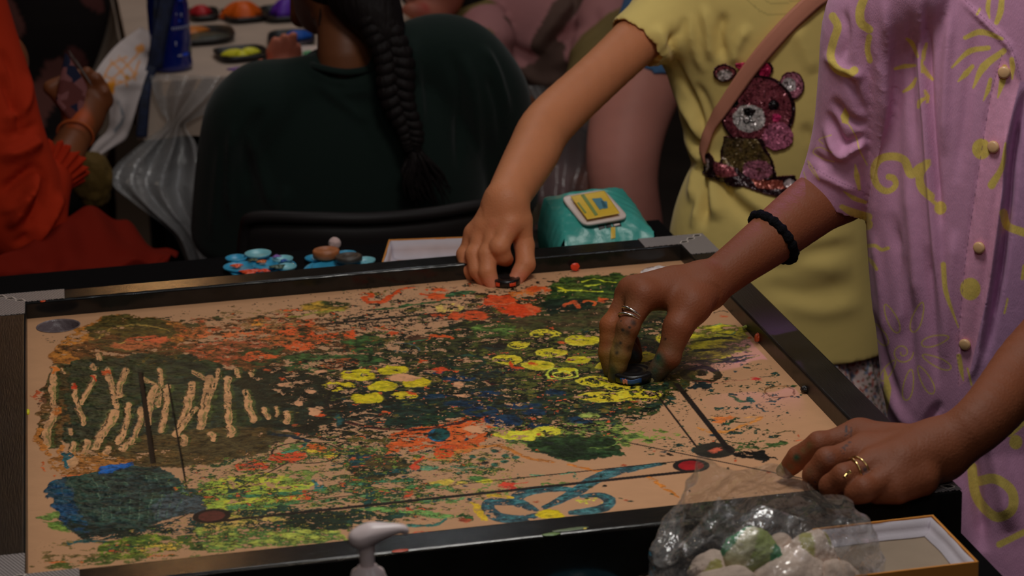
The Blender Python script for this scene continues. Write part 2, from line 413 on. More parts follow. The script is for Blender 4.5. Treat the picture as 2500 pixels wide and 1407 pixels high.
def blob(cx, cy, rx, ry, col, dn=1, h=.3, rough=1, ang=0, second=None, op=1):
    m = max(rx, ry); sl = win(cx-rx if ang == 0 else cx-m, cx+rx if ang == 0 else cx+m, cy-ry if ang == 0 else cy-m, cy+ry if ang == 0 else cy+m)
    X = xx[sl]-cx+wx[sl]*22*rough; Y = yy[sl]-cy+wy[sl]*9*rough
    if ang: a = math.radians(ang); X, Y = X*math.cos(a)+Y*math.sin(a), -X*math.sin(a)+Y*math.cos(a)
    q = np.sqrt((X/rx)**2+(Y/ry)**2); put(sl, soft((q-1)*min(rx, ry), 2)*dens(sl, dn)*op, col, h, second=second)
def ring(cx, cy, rx, ry, w_, col, dn=1, h=.3, a0=0, a1=360, rough=.4, op=1):
    sl = win(cx-rx, cx+rx, cy-ry, cy+ry); X = xx[sl]-cx+wx[sl]*22*rough; Y = yy[sl]-cy+wy[sl]*9*rough
    q = np.sqrt((X/rx)**2+(Y/ry)**2); an = np.degrees(np.arctan2(Y/ry, X/rx)) % 360
    m = soft(np.abs(q-1)*min(rx, ry)*1.6-w_/2, 1.5)
    if a1-a0 < 360: m = m*(((an-a0) % 360) < (a1-a0))
    put(sl, m*dens(sl, dn)*op, col, h)
def poly(pts, col, dn=1, h=.4, rough=1, second=None, op=1, kind=0):
    P = np.array(pts, float); sl = win(P[:, 0].min(), P[:, 0].max(), P[:, 1].min(), P[:, 1].max())
    X = xx[sl]+wx[sl]*22*rough; Y = yy[sl]+wy[sl]*9*rough; ins = np.zeros(X.shape, bool)
    for i in range(len(P)):
        (x1, y1), (x2, y2) = P[i], P[(i+1) % len(P)]
        if y1 == y2: continue
        c = ((y1 > Y) != (y2 > Y)) & (X < (x2-x1)*(Y-y1)/(y2-y1)+x1); ins ^= c
    m = ins.astype(np.float32); m = (m+np.roll(m, 1, 0)+np.roll(m, -1, 0)+np.roll(m, 1, 1)+np.roll(m, -1, 1))/5
    put(sl, m*dens(sl, dn, kind)*op, col, h, second=second)
def stroke(pts, w_, col, dn=1, h=.3, rough=.5, op=1, second=None, kind=0, flat=.55):
    P = crom(pts, 8) if len(pts) > 2 else np.array(pts, float); wr = np.atleast_1d(w_)
    W_ = np.interp(np.linspace(0, 1, len(P)), np.linspace(0, 1, len(wr)), wr)
    sl = win(P[:, 0].min(), P[:, 0].max(), P[:, 1].min(), P[:, 1].max(), 20+W_.max()); X = xx[sl]+wx[sl]*22*rough; Y = yy[sl]+wy[sl]*9*rough
    d = np.full(X.shape, 1e3)
    for i in range(len(P)-1):
        a, b = P[i], P[i+1]; ab = b-a
        k = flat; t = np.clip(((X-a[0])*ab[0]+(Y-a[1])*ab[1]/k/k)/(ab[0]**2+(ab[1]/k)**2+1e-9), 0, 1)
        q = np.sqrt((X-a[0]-t*ab[0])**2+((Y-a[1]-t*ab[1])/k)**2)-(W_[i]*(1-t)+W_[i+1]*t)/2
        d = np.minimum(d, q)
    put(sl, soft(d, 2.2)*dens(sl, dn, kind)*op, col, h, second=second)
def bx_(P):      # board coords -> drafting pixels
    return pix(np.c_[np.asarray(P, float), np.zeros(len(P))])
BLK = (22, 17, 15)
def bline(a, b, wm):      # printed line in board metres
    A, B = bx_([a, b]); 
    n = np.array([b[0]-a[0], b[1]-a[1]]); n = np.array([-n[1], n[0]])/np.linalg.norm(n)*wm/2
    q = bx_([np.array(a)+n, np.array(b)+n, np.array(b)-n, np.array(a)-n]); poly(q, BLK, 1, 0, rough=0)
def bcirc(c, r, wm, col=BLK, a0=0, a1=360, fill=False):
    t = np.radians(np.linspace(a0, a1, 72)); 
    o = np.array([[c[0]+(r+wm/2)*math.cos(k), c[1]+(r+wm/2)*math.sin(k)] for k in t])
    if fill: poly(bx_(o), col, 1, 0, rough=0); return
    i = np.array([[c[0]+(r-wm/2)*math.cos(k), c[1]+(r-wm/2)*math.sin(k)] for k in t])
    for k in range(0, len(t)-1): poly(bx_([o[k], o[k+1], i[k+1], i[k]]), BLK if col is BLK else col, 1, 0, rough=0)
# printed lines
for s in (1, -1):
    bline((-.214, s*.257), (.214, s*.257), .0055); bline((-.214, s*.231), (.214, s*.231), .0018)
    bline((s*.257, -.214), (s*.257, .214), .0055); bline((s*.231, -.214), (s*.231, .214), .0018)
    for t in (1, -1):
        bline((s*.30, t*.30), (s*.118, t*.118), .0015)
        bcirc((s*.118-s*.018, t*.118-t*.018), .026, .0015, a0=math.degrees(math.atan2(t, s))-125, a1=math.degrees(math.atan2(t, s))+125)
bcirc((0, 0), .085, .006, (70, 22, 22)); bcirc((0, 0), .078, .0015)
for k in range(8):
    a = k*math.pi/4; poly(bx_([(.07*math.cos(a), .07*math.sin(a)), (.022*math.cos(a-.35), .022*math.sin(a-.35)), (.022*math.cos(a+.35), .022*math.sin(a+.35))]), (60, 24, 22) if k % 2 else BLK, 1, 0, rough=0)
G1, G2, G3, DG = (58, 74, 30), (40, 62, 30), (96, 112, 40), (32, 42, 24)
YL, OR, OR2, BR, TL, BL = (200, 180, 26), (208, 78, 30), (150, 78, 34), (78, 58, 24), (18, 66, 72), (22, 62, 98)
FG = (54, 62, 46); SLT = (44, 62, 60); LG = (150, 140, 40); CRM = (176, 140, 100)
exec_paint = True
# ---- broad underlayers of smeared paint (patchy)
poly([(560, 800), (700, 790), (1000, 840), (1060, 900), (1000, 1000), (780, 1040), (560, 1060)], (46, 52, 26), .62, .15, second=BR)
poly([(930, 860), (1150, 770), (1400, 690), (1600, 680), (1700, 800), (1780, 850), (1620, 990), (1400, 1060), (1180, 1060), (960, 1010)], (44, 54, 24), .80, .2, second=(62, 58, 26))
poly([(1160, 800), (1300, 775), (1450, 780), (1500, 900), (1480, 1000), (1250, 960), (1130, 900)], (50, 60, 24), .85, .2, second=(84, 84, 28))
poly([(1290, 960), (1640, 930), (1600, 1010), (1450, 1040), (1280, 1060)], (52, 66, 30), .8, .2, second=(30, 46, 40))
poly([(780, 940), (1250, 900), (1260, 1030), (1050, 1050), (820, 1030)], (34, 38, 30), .66, .2, second=(24, 46, 46))
poly([(1200, 1030), (1480, 1030), (1690, 1060), (1560, 1090), (1240, 1090)], (104, 116, 48), .72, .15, second=(58, 76, 36))
for c, dn in (((30, 44, 34), .30), ((70, 60, 26), .16), ((20, 60, 64), .12), ((150, 60, 24), .10)):
    poly([(560, 780), (1000, 700), (1450, 680), (1750, 900), (1500, 1090), (900, 1110), (540, 1100)], c, dn, .15)
for c, dn in (((40, 56, 34), .24), ((30, 52, 50), .10)):
    poly([(1600, 900), (1850, 870), (1960, 960), (1880, 1110), (1560, 1110), (1480, 1040)], c, dn, .1)
poly([(480, 1070), (820, 1080), (1100, 1120), (1400, 1180), (1200, 1230), (700, 1240), (480, 1240)], (120, 120, 40), .42, .12, second=(70, 92, 44))
poly([(480, 1100), (900, 1100), (1200, 1150), (1100, 1220), (500, 1250)], (40, 60, 36), .36, .12)
# far strip, left of centre
poly([(340, 775), (560, 770), (700, 790), (560, 815), (380, 800)], (60, 56, 30), .40, .2)
poly([(440, 800), (700, 782), (860, 800), (700, 850), (480, 850)], BR, .55, .25, second=(130, 70, 34))
poly([(540, 762), (700, 760), (740, 800), (560, 830)], (110, 84, 50), .45, .15)
poly([(450, 840), (620, 830), (700, 868), (640, 900), (470, 885)], (140, 66, 40), .85, .3, second=(92, 56, 30))
poly([(580, 855), (760, 845), (870, 880), (760, 915), (560, 915)], (70, 56, 28), .75, .25, second=(50, 64, 34))
poly([(440, 815), (640, 800), (720, 815), (560, 835)], (168, 84, 44), .6, .25)
for p in [(700, 812, 30, 12), (765, 822, 26, 10), (748, 800, 14, 8), (810, 818, 20, 8), (858, 815, 14, 9), (730, 845, 46, 10), (640, 870, 40, 9), (940, 802, 20, 6), (980, 815, 12, 5)]: blob(*p, OR if p[2] < 30 else (176, 74, 34), .75, .4)
blob(628, 789, 18, 5, (190, 120, 40), .9, .3)
# brown-green dome at the far left
poly([(120, 870), (150, 840), (190, 800), (240, 780), (300, 768), (360, 775), (440, 790), (480, 815), (430, 850), (300, 850), (200, 880), (140, 900)], (150, 94, 36), .97, .5, rough=.8, second=(106, 62, 26))
poly([(210, 800), (260, 775), (330, 768), (420, 790), (450, 815), (380, 835), (240, 840)], (84, 66, 26), .96, .5, second=(64, 58, 26))
poly([(150, 850), (260, 820), (400, 830), (470, 850), (420, 880), (200, 890)], (92, 56, 28), .9, .4, second=(70, 60, 32))
stroke([(240, 828), (280, 800), (360, 795), (420, 812)], 4, (120, 96, 44), .8, .2); stroke([(220, 810), (300, 778), (400, 790)], 4, (60, 50, 22), .9)
stroke([(290, 838), (360, 822)], 3, (150, 120, 60), .8)
blob(360, 830, 60, 9, (150, 66, 38), .8, .4); blob(330, 845, 70, 10, (130, 70, 40), .75, .4)
# big olive-grey block with finger marks
poly([(128, 895), (200, 880), (330, 868), (470, 868), (560, 900), (640, 935), (700, 970), (730, 1020), (720, 1050), (640, 1055), (520, 1075), (380, 1090), (200, 1098), (130, 1070), (118, 960)], FG, 1, 1.0, second=(44, 56, 34))
poly([(100, 980), (130, 890), (160, 890), (165, 1000), (150, 1090), (110, 1100), (90, 1060)], (96, 66, 34), .95, .9, second=(60, 56, 34))
poly([(180, 1085), (400, 1060), (600, 1040), (720, 1060), (640, 1110), (480, 1140), (300, 1140), (170, 1120)], (92, 70, 36), .93, .6, second=(68, 58, 34))
poly([(560, 905), (700, 890), (800, 930), (830, 1010), (760, 1060), (620, 1040), (600, 960)], (42, 44, 30), .88, .5, second=(34, 46, 34))
def wipe(a, b, w_, tip=None, edge=(66, 76, 38)):
    a = np.array(a, float); b = np.array(b, float); m_ = (a+b)/2+np.array([R.uniform(-5, 5), 0]); w_ = w_*.95
    o = np.array([w_*.55, 0]); stroke([a+o, m_+o, b+o], w_*1.0, edge, .8, .5, .5, flat=.9, op=.8); stroke([a-o*.7, m_-o*.7, b-o*.7], w_*.8, (86, 80, 44), .6, .5, .5, flat=.9, op=.7)
    stroke([a, m_, b], w_*1.1, (160, 117, 80), .95, -.4, .28, kind=1, flat=.9); stroke([a+o*.5, m_+o*.5, b+o*.5], w_*.35, (112, 98, 56), .55, .1, .5, kind=1, flat=.9)
    stroke([a-o, m_-o, b-o], 2.2, (30, 34, 22), .8, 1.6, .5, flat=.9)
    if tip: blob(a[0], a[1]+4, w_*.6, 9, tip, .9, .5)
for a, b, w_, t in [((132, 900), (130, 990), 15, (170, 90, 34)), ((136, 1000), (110, 1090), 20, (150, 84, 34)), ((178, 940), (192, 1000), 11, (200, 60, 30)), ((188, 1000), (205, 1035), 13, None), ((232, 920), (200, 985), 12, (190, 60, 30)), ((262, 905), (285, 992), 15, (180, 76, 36)), ((308, 905), (290, 965), 16, None),
    ((282, 1010), (230, 1090), 22, None), ((315, 990), (290, 1080), 15, None), ((345, 1000), (325, 1080), 14, None), ((390, 905), (385, 990), 13, None), ((378, 950), (360, 1035), 17, None), ((408, 945), (392, 1050), 15, None), ((470, 940), (432, 1060), 20, None), ((478, 1000), (440, 1050), 14, None),
    ((512, 925), (490, 1040), 22, None), ((528, 930), (505, 1000), 14, None), ((556, 925), (560, 1030), 17, None), ((600, 960), (618, 1025), 17, None), ((645, 1000), (655, 1020), 13, None), ((672, 995), (676, 1015), 9, None), ((698, 1010), (700, 1030), 15, None), ((532, 905), (534, 920), 12, None), ((580, 905), (582, 920), 12, None), ((615, 905), (616, 918), 10, None),
    ((350, 925), (380, 940), 9, None), ((470, 910), (500, 925), 10, None), ((240, 868), (246, 878), 12, None), ((228, 893), (234, 900), 12, None), ((170, 1050), (175, 1060), 10, None), ((180, 1085), (178, 1110), 14, None), ((215, 1080), (190, 1130), 16, None), ((320, 1075), (300, 1095), 17, None), ((265, 1095), (258, 1105), 15, None), ((450, 1070), (448, 1082), 18, None), ((515, 1062), (520, 1072), 16, None), ((560, 1045), (562, 1060), 18, None), ((150, 900), (156, 912), 7, None)]:
    wipe(a, b, w_, t)
for s_ in ([(150, 1090), (152, 1140)], [(100, 1050), (92, 1075), (120, 1110)]): stroke(s_, 16, (150, 92, 40), .8, .5)
bl = lambda a, b, wm: bline(a, b, wm)
bline((-.257, .155), (-.257, -.105), .0048); bline((-.231, .114), (-.231, -.13), .0016)
poly([(110, 1120), (200, 1105), (330, 1120), (260, 1160), (140, 1165)], (150, 96, 44), .72, .5, second=(110, 70, 34)); blob(165, 1125, 12, 22, (26, 80, 88), .9, .6, ang=-20); blob(182, 1130, 14, 14, (176, 130, 90), .95, .2)
stroke([(130, 1163), (240, 1160)], 6, (176, 84, 40), .7); stroke([(105, 1130), (112, 1150)], 5, (176, 84, 40), .8)
blob(95, 970, 14, 12, (140, 62, 34), .6, .4); blob(100, 985, 10, 18, (90, 60, 40), .6, .4)
# speckled yellow green below
poly([(500, 1180), (640, 1150), (760, 1180), (740, 1215), (640, 1260), (500, 1250)], (160, 156, 46), .82, .2, second=(110, 124, 44))
poly([(700, 1150), (800, 1150), (790, 1180), (700, 1180)], (90, 104, 44), .6, .2)
stroke([(700, 1165), (740, 1150), (790, 1165), (740, 1180)], 9, (84, 98, 46), .85, .25)
blob(775, 1180, 17, 12, (44, 92, 92), .85, .3); blob(782, 1178, 9, 6, (160, 116, 88), .9, 0); blob(795, 1172, 14, 5, (44, 60, 50), .8)
for p in [(730, 1215, 46, 13), (715, 1225, 34, 9), (760, 1202, 22, 9)]: blob(*p, (190, 76, 40), .6, .3)
poly([(560, 1180), (600, 1165), (600, 1205), (550, 1210)], (30, 60, 50), .6, .3)
# teal-grey block
poly([(110, 1195), (150, 1170), (200, 1160), (300, 1140), (390, 1140), (430, 1170), (500, 1215), (480, 1250), (400, 1270), (330, 1300), (200, 1310), (150, 1290), (135, 1230)], SLT, 1, 1.1, rough=.7, second=(44, 66, 56))
poly([(108, 1200), (130, 1175), (165, 1165), (170, 1190), (185, 1240), (220, 1300), (180, 1300), (140, 1270), (128, 1225)], (18, 62, 96), 1, 1.1, second=(30, 62, 76))
poly([(248, 1140), (290, 1135), (320, 1128), (325, 1142), (290, 1148), (250, 1158)], (16, 70, 130), 1, 1.2)
poly([(380, 1220), (450, 1200), (500, 1215), (495, 1250), (420, 1260), (370, 1270)], (60, 72, 76), .92, .9)
for k in range(9): stroke([(225+k*26, 1165+R.randint(12)), (240+k*26, 1200), (250+k*22, 1255+R.randint(20))], 3, (70, 88, 70), .6, 1.6, .3, flat=.9)
poly([(150, 1270), (330, 1295), (480, 1250), (640, 1240), (560, 1290), (420, 1310), (200, 1320)], (24, 56, 54), .75, .4, second=(26, 40, 34))
poly([(98, 1265), (135, 1250), (140, 1270)], (84, 104, 48), .95, .4); poly([(98, 1275), (140, 1275), (175, 1300), (150, 1302), (115, 1292)], (62, 92, 38), .95, .4, second=(90, 110, 44))
stroke([(160, 1330), (200, 1322), (260, 1325)], 12, (26, 74, 74), .8)
poly([(250, 1330), (350, 1300), (420, 1310), (430, 1350), (300, 1370), (240, 1360)], (110, 124, 36), .8, .3, second=(60, 80, 30))
poly([(400, 1320), (560, 1290), (700, 1290), (690, 1320), (520, 1340), (400, 1350)], (70, 88, 34), .85, .3, second=(40, 60, 30))
poly([(330, 1335), (440, 1325), (460, 1350), (340, 1362)], (186, 150, 60), .6, .25); stroke([(350, 1362), (460, 1352)], 6, (190, 90, 40), .7)
poly([(70, 1330), (180, 1310), (260, 1330), (230, 1385), (80, 1390)], (90, 74, 40), .26, .12); poly([(150, 1370), (330, 1350), (500, 1345), (480, 1362), (120, 1390)], (70, 80, 34), .55, .2); stroke([(110, 1375), (200, 1372)], 8, (160, 80, 40), .5)
# near-side greens
poly([(490, 1262), (700, 1235), (820, 1250), (1000, 1230), (1020, 1262), (800, 1290), (620, 1310), (480, 1330)], (28, 50, 36), .86, .35, second=(30, 62, 50))
poly([(700, 1245), (850, 1250), (860, 1290), (760, 1310), (690, 1280)], (24, 42, 30), .95, .4)
poly([(480, 1290), (700, 1290), (830, 1300), (850, 1320), (500, 1350)], (70, 96, 44), .82, .3, second=(120, 124, 50))
poly([(480, 1260), (560, 1255), (700, 1265), (640, 1285), (500, 1300)], (180, 138, 80), .6, .1, second=(120, 110, 44))
stroke([(560, 1215), (760, 1200), (900, 1180), (1000, 1172)], 16, (46, 92, 62), .8, .25); stroke([(560, 1240), (700, 1230), (860, 1215)], 18, (60, 96, 54), .8, .25)
stroke([(860, 1240), (1000, 1250), (1140, 1268)], [14, 26, 22], (84, 116, 58), .85, .3); blob(1138, 1262, 18, 12, (44, 80, 38), .9, .3); blob(1128, 1270, 18, 6, (120, 50, 28), .9)
stroke([(1000, 1285), (1060, 1282), (1090, 1270)], 12, (50, 96, 84), .85); stroke([(1000, 1305), (1015, 1300), (1080, 1298)], 3, (190, 70, 40), .9)
stroke([(1000, 1190), (1080, 1190), (1130, 1208)], [16, 18, 12], (60, 96, 52), .8); stroke([(880, 1215), (1000, 1222), (1250, 1215)], 14, (70, 100, 60), .6)
stroke([(770, 1215), (860, 1175), (940, 1150), (1010, 1140)], [24, 22, 20, 24], (44, 66, 34), .85, .3, second=(80, 100, 50))
poly([(840, 1130), (900, 1110), (960, 1115), (1010, 1135), (940, 1170), (860, 1175)], (34, 42, 26), .96, .4, second=(70, 54, 26))
stroke([(895, 1180), (905, 1205), (895, 1235)], 20, (24, 62, 58), .95, .4, .3, flat=.8); stroke([(880, 1165), (950, 1152), (1020, 1148)], 14, (26, 60, 60), .85)
stroke([(1000, 1145), (1100, 1142), (1180, 1145), (1120, 1155)], 18, (70, 100, 74), .75, .2)
for p in [(760, 1100), (690, 1115), (640, 1135), (800, 1110)]: blob(p[0], p[1], 26, 9, (190, 160, 46), .75, .25)
ring(748, 1106, 84, 26, 3, (40, 30, 24), 1, .05, rough=.1); blob(765, 1092, 30, 9, (196, 90, 36), .85, .4); blob(700, 1115, 44, 13, (184, 66, 34), .9, .4); blob(620, 1138, 46, 8, (176, 60, 34), .85, .35)
stroke([(690, 1105), (740, 1096), (745, 1085)], 10, (60, 110, 84), .85, .3); stroke([(660, 1060), (720, 1068), (750, 1076)], 12, (30, 46, 56), .9, .3)
poly([(850, 1110), (900, 1105), (890, 1135), (850, 1135)], (24, 60, 64), .85, .35); blob(870, 1110, 26, 9, (24, 52, 56), .9, .4)
poly([(915, 1085), (1040, 1070), (1100, 1062), (1090, 1100), (950, 1120)], (30, 44, 46), .55, .3)
# orange region, centre
poly([(960, 1060), (1090, 1030), (1170, 1010), (1230, 1035), (1180, 1070), (1160, 1095), (1090, 1120), (1040, 1090), (940, 1110), (930, 1090)], (200, 82, 28), .88, .5, second=(150, 70, 30))
stroke([(1000, 1100), (1060, 1085), (1100, 1060)], 16, (206, 86, 30), .95, .5); poly([(1055, 1080), (1100, 1085), (1110, 1110), (1085, 1125), (1060, 1105)], (196, 74, 30), .9, .4)
stroke([(1000, 1052), (1080, 1042), (1175, 1018)], 9, (70, 30, 24), .95, .2)
stroke([(1010, 1120), (1110, 1125), (1120, 1105), (1200, 1088), (1240, 1095), (1290, 1120), (1350, 1128)], [8, 12, 12, 10, 14, 12, 6], (150, 92, 40), .92, .3); stroke([(1050, 1130), (1110, 1118), (1170, 1112), (1240, 1128)], 5, (120, 96, 50), .8)
stroke([(1390, 1135), (1440, 1148), (1500, 1155)], 9, (190, 112, 44), .85); stroke([(1580, 1165), (1610, 1185), (1660, 1215)], [12, 12, 8], (186, 112, 44), .85)
for p in [(1155, 1116), (1180, 1122), (1204, 1102), (1234, 1113), (1258, 1118), (1207, 1136), (1233, 1128)]: blob(p[0], p[1], 10, 4.5, (46, 84, 66), 1, .3, .3)
blob(1072, 1062, 26, 15, (20, 62, 60), 1, .6, .4); ring(1072, 1064, 24, 13, 8, (22, 72, 96), 1, .8, 60, 250)
# dark greens in the middle ring
poly([(920, 985), (1010, 970), (1080, 985), (1060, 1010), (960, 1015)], (22, 52, 46), .92, .5, second=(30, 46, 34)); poly([(1020, 1020), (1060, 1008), (1120, 1010), (1080, 1030), (1040, 1045)], (26, 56, 36), .95, .5)
poly([(930, 1020), (1010, 1015), (1040, 1030), (1000, 1050), (940, 1045)], (26, 50, 38), .9, .5); poly([(815, 1010), (830, 1005), (850, 1040), (825, 1048)], (26, 62, 62), .95, .5)
poly([(785, 965), (830, 960), (820, 1000), (800, 1005)], (34, 30, 26), .9, .3)
stroke([(960, 780), (950, 820), (930, 850)], 10, (34, 62, 34), .5)
poly([(835, 830), (920, 815), (940, 835), (900, 860), (950, 885), (900, 890), (860, 860)], (34, 58, 28), .96, .4, second=(50, 76, 34))
poly([(700, 870), (860, 860), (910, 885), (860, 905), (700, 905)], (58, 84, 42), .8, .25, second=(40, 60, 30)); blob(830, 888, 44, 12, (104, 52, 26), .92, .3)
# ---- fine torn flecks over and between the smears
AREA = [(110, 830), (420, 770), (900, 705), (1330, 670), (1600, 680), (1720, 800), (1840, 860), (1740, 930), (1620, 1000), (1560, 1090), (1150, 1120), (1020, 1290), (500, 1350), (240, 1370), (330, 1290), (520, 1230), (480, 1140), (720, 1060), (560, 880), (200, 900)]
MID = [(730, 820), (900, 740), (1330, 690), (1600, 700), (1700, 810), (1600, 990), (1480, 1060), (1150, 1060), (950, 1080), (760, 1090), (735, 960)]
LOW = [(420, 1150), (760, 1090), (1240, 1100), (1260, 1210), (1060, 1270), (620, 1320), (240, 1360), (330, 1300), (500, 1250)]
for pts, c_, dn, kd in ((MID, (30, 38, 26), .46, 2), (MID, (66, 74, 30), .30, 3), (MID, (24, 46, 50), .20, 4), (MID, (24, 24, 20), .26, 4), (MID, (160, 118, 84), .13, 2), (MID, (140, 62, 28), .09, 3), (MID, (112, 112, 36), .16, 4),
    (AREA, (40, 46, 26), .16, 4), (AREA, (92, 74, 32), .14, 3), (LOW, (34, 52, 30), .38, 2), (LOW, (24, 58, 52), .22, 3), (LOW, (150, 142, 50), .20, 4), (LOW, (96, 112, 42), .22, 2), (LOW, (166, 74, 36), .07, 3), (LOW, (160, 116, 80), .12, 4),
    ([(440, 790), (720, 770), (900, 800), (860, 900), (600, 900), (440, 860)], (96, 58, 30), .4, 2), ([(440, 790), (720, 770), (900, 800), (860, 900), (600, 900), (440, 860)], (150, 66, 34), .25, 3), ([(440, 790), (720, 770), (900, 800), (860, 900), (600, 900), (440, 860)], (56, 60, 32), .28, 4), ([(720, 880), (860, 880), (980, 960), (860, 1050), (740, 1060), (720, 960)], (36, 40, 26), .60, 2),
    ([(1500, 1010), (1760, 940), (1940, 1000), (1900, 1110), (1600, 1110)], (44, 58, 32), .12, 4), ([(1500, 1010), (1760, 940), (1940, 1000), (1900, 1110), (1600, 1110)], (34, 52, 50), .08, 2)):
    poly(pts, c_, dn, .35, 3, kind=kd)
# blue dabs
for p in [(1230, 1028, 44, 16), (1172, 1005, 42, 13), (1320, 1040, 30, 7), (1190, 962, 40, 7), (1120, 925, 40, 7), (1065, 968, 34, 6), (1280, 990, 40, 8), (1420, 1026, 34, 9), (1060, 908, 20, 6), (1360, 960, 26, 8), (1130, 985, 50, 8), (1300, 1008, 34, 7)]: blob(*p, (16, 46, 78), .9 if p[3] > 10 else .75, .7, .6, second=(20, 44, 62))
blob(1172, 1005, 18, 5, (50, 60, 34), .9, .3); blob(1430, 1018, 26, 7, (120, 130, 60), .8)
# far orange and green
stroke([(890, 728), (905, 738), (935, 736), (958, 722), (975, 706), (1010, 704)], [10, 14, 14, 12, 9, 6], OR, .95, .6); blob(903, 722, 12, 6, OR, .9, .5)
blob(1066, 724, 28, 7, (212, 84, 34), .95, .6); blob(1070, 708, 18, 5, (206, 84, 34), .85, .5); blob(1035, 718, 9, 8, OR, .85, .5)
stroke([(915, 757), (985, 748), (1060, 738), (1100, 730)], [5, 10, 8, 6], (48, 84, 44), .92, .4); stroke([(1090, 722), (1130, 714), (1155, 714)], [14, 16, 12], (50, 84, 50), .95, .4)
blob(795, 750, 60, 12, (86, 74, 26), .9, .35, second=(140, 106, 36)); blob(820, 742, 36, 5, (56, 62, 26), .9); stroke([(700, 778), (770, 764), (850, 758)], 7, (110, 106, 40), .7)
blob(1218, 738, 40, 15, (216, 84, 40), 1, 1.6, 1.2, second=(204, 66, 28)); blob(1270, 758, 44, 18, (214, 80, 38), 1, 1.8, 1.4, second=(200, 62, 26)); poly([(1280, 745), (1326, 750), (1300, 768)], (222, 98, 56), 1, 1.6)
stroke([(1190, 735), (1220, 745), (1255, 742)], 3, (240, 130, 84), .8, 2.0, .2); blob(1090, 772, 36, 9, (196, 78, 36), .9, .4); blob(1160, 770, 36, 11, (200, 76, 34), .95, .5)
stroke([(1040, 830), (1060, 818), (1110, 826)], 9, (206, 84, 34), .9, .5); blob(1020, 826, 22, 10, (70, 44, 28), .9)
stroke([(945, 850), (975, 838), (1020, 845), (1010, 858), (960, 858)], 2.5, (60, 80, 84), .8); stroke([(1000, 835), (1040, 828)], 6, (46, 84, 50), .9)
poly([(1240, 715), (1300, 705), (1345, 705), (1330, 715), (1250, 728)], (190, 104, 44), .8, .3); blob(1315, 706, 34, 7, (204, 84, 36), .85, .5)
poly([(1330, 700), (1400, 675), (1500, 668), (1560, 672), (1600, 690), (1560, 720), (1440, 735), (1340, 740)], (38, 62, 26), .97, .4, second=(60, 76, 28))
poly([(1320, 735), (1400, 730), (1460, 745), (1440, 760), (1340, 765)], (28, 46, 30), .95, .4)
poly([(1240, 780), (1400, 765), (1560, 735), (1640, 760), (1560, 800), (1400, 810), (1260, 800)], (72, 58, 34), .93, .25, second=(58, 60, 30))
for q in [[(1420, 690), (1450, 682), (1500, 690)], [(1360, 712), (1400, 710), (1470, 714)], [(1430, 700), (1470, 694)], [(1520, 690), (1560, 684), (1590, 692)]]: stroke(q, 5, (150, 156, 40), .85, .4)
poly([(1358, 700), (1385, 712), (1372, 716)], (210, 200, 40), 1, .6); stroke([(1380, 745), (1400, 738), (1408, 752)], 12, (212, 90, 44), .95, .7); ring(1436, 743, 16, 8, 6, (200, 90, 40), .9, .5, 200, 400); blob(1470, 735, 14, 5, (196, 80, 36), .9)
blob(1404, 655, 12, 7, (220, 66, 34), 1, .9, .6); blob(1440, 640, 8, 3, (80, 92, 34), 1)
poly([(1150, 800), (1200, 788), (1260, 800), (1250, 820), (1160, 822)], (50, 74, 30), .92, .35, second=(70, 92, 38)); poly([(1180, 850), (1210, 838), (1240, 850), (1210, 862)], (40, 42, 30), .95)
ring(1138, 885, 42, 18, 6, (34, 60, 44), .85); ring(1060, 770, 30, 10, 2, (46, 66, 44), .7); blob(1085, 750, 40, 14, (180, 150, 76), .45, .2); ring(1150, 742, 26, 10, 2, (40, 40, 34), .7)
poly([(1690, 800), (1760, 790), (1820, 800), (1840, 850), (1740, 880), (1640, 870)], (96, 92, 34), .9, .3, second=(150, 140, 30))
for q in [[(1640, 845), (1740, 826), (1846, 834)], [(1660, 865), (1760, 852), (1838, 858)], [(1640, 880), (1760, 878), (1845, 866)], [(1700, 885), (1790, 882), (1856, 868)], [(1650, 830), (1700, 812), (1800, 820)]]: stroke(q, [10, 12, 3], (104, 98, 34), .85, .4, second=(44, 50, 26))
poly([(1560, 890), (1700, 870), (1740, 900), (1660, 930), (1560, 930)], (84, 70, 34), .7, .3)
ring(1712, 915, 40, 16, 12, (50, 42, 30), .8, .3); blob(1715, 912, 16, 6, (44, 36, 28), .9); ring(1760, 806, 36, 14, 3, (80, 110, 70), .5)
poly([(1670, 945), (1700, 935), (1740, 932), (1735, 945), (1680, 955)], (28, 44, 48), .95, .4); stroke([(1785, 968), (1815, 980), (1842, 978)], 9, (60, 84, 50), .85); blob(1838, 975, 10, 7, (34, 84, 66), .95)
ring(1905, 957, 38, 13, 3, (104, 70, 40), .7, .2); ring(1880, 992, 30, 12, 3, (40, 64, 60), .75, .2, 90, 300); blob(1842, 924, 12, 3, (190, 50, 50), 1, .4); stroke([(1700, 932), (1770, 932), (1830, 926)], 1.5, (130, 60, 50), .8)
stroke([(1730, 1020), (1790, 1022), (1850, 1018)], 6, (170, 120, 66), .7); blob(1775, 1023, 30, 7, (176, 96, 44), .9, .3); stroke([(1700, 1045), (1760, 1055), (1830, 1035), (1860, 1018)], 9, (170, 110, 52), .9, .3); stroke([(1782, 1035), (1804, 1023)], 8, (40, 70, 44), .9)
poly([(1700, 1090), (1800, 1080), (1930, 1080), (1900, 1095), (1760, 1105)], (54, 72, 34), .6, .2)
poly([(1790, 1105), (1830, 1098), (1870, 1105), (1900, 1120), (1870, 1128), (1840, 1118), (1800, 1118)], (26, 26, 22), .97, .3)
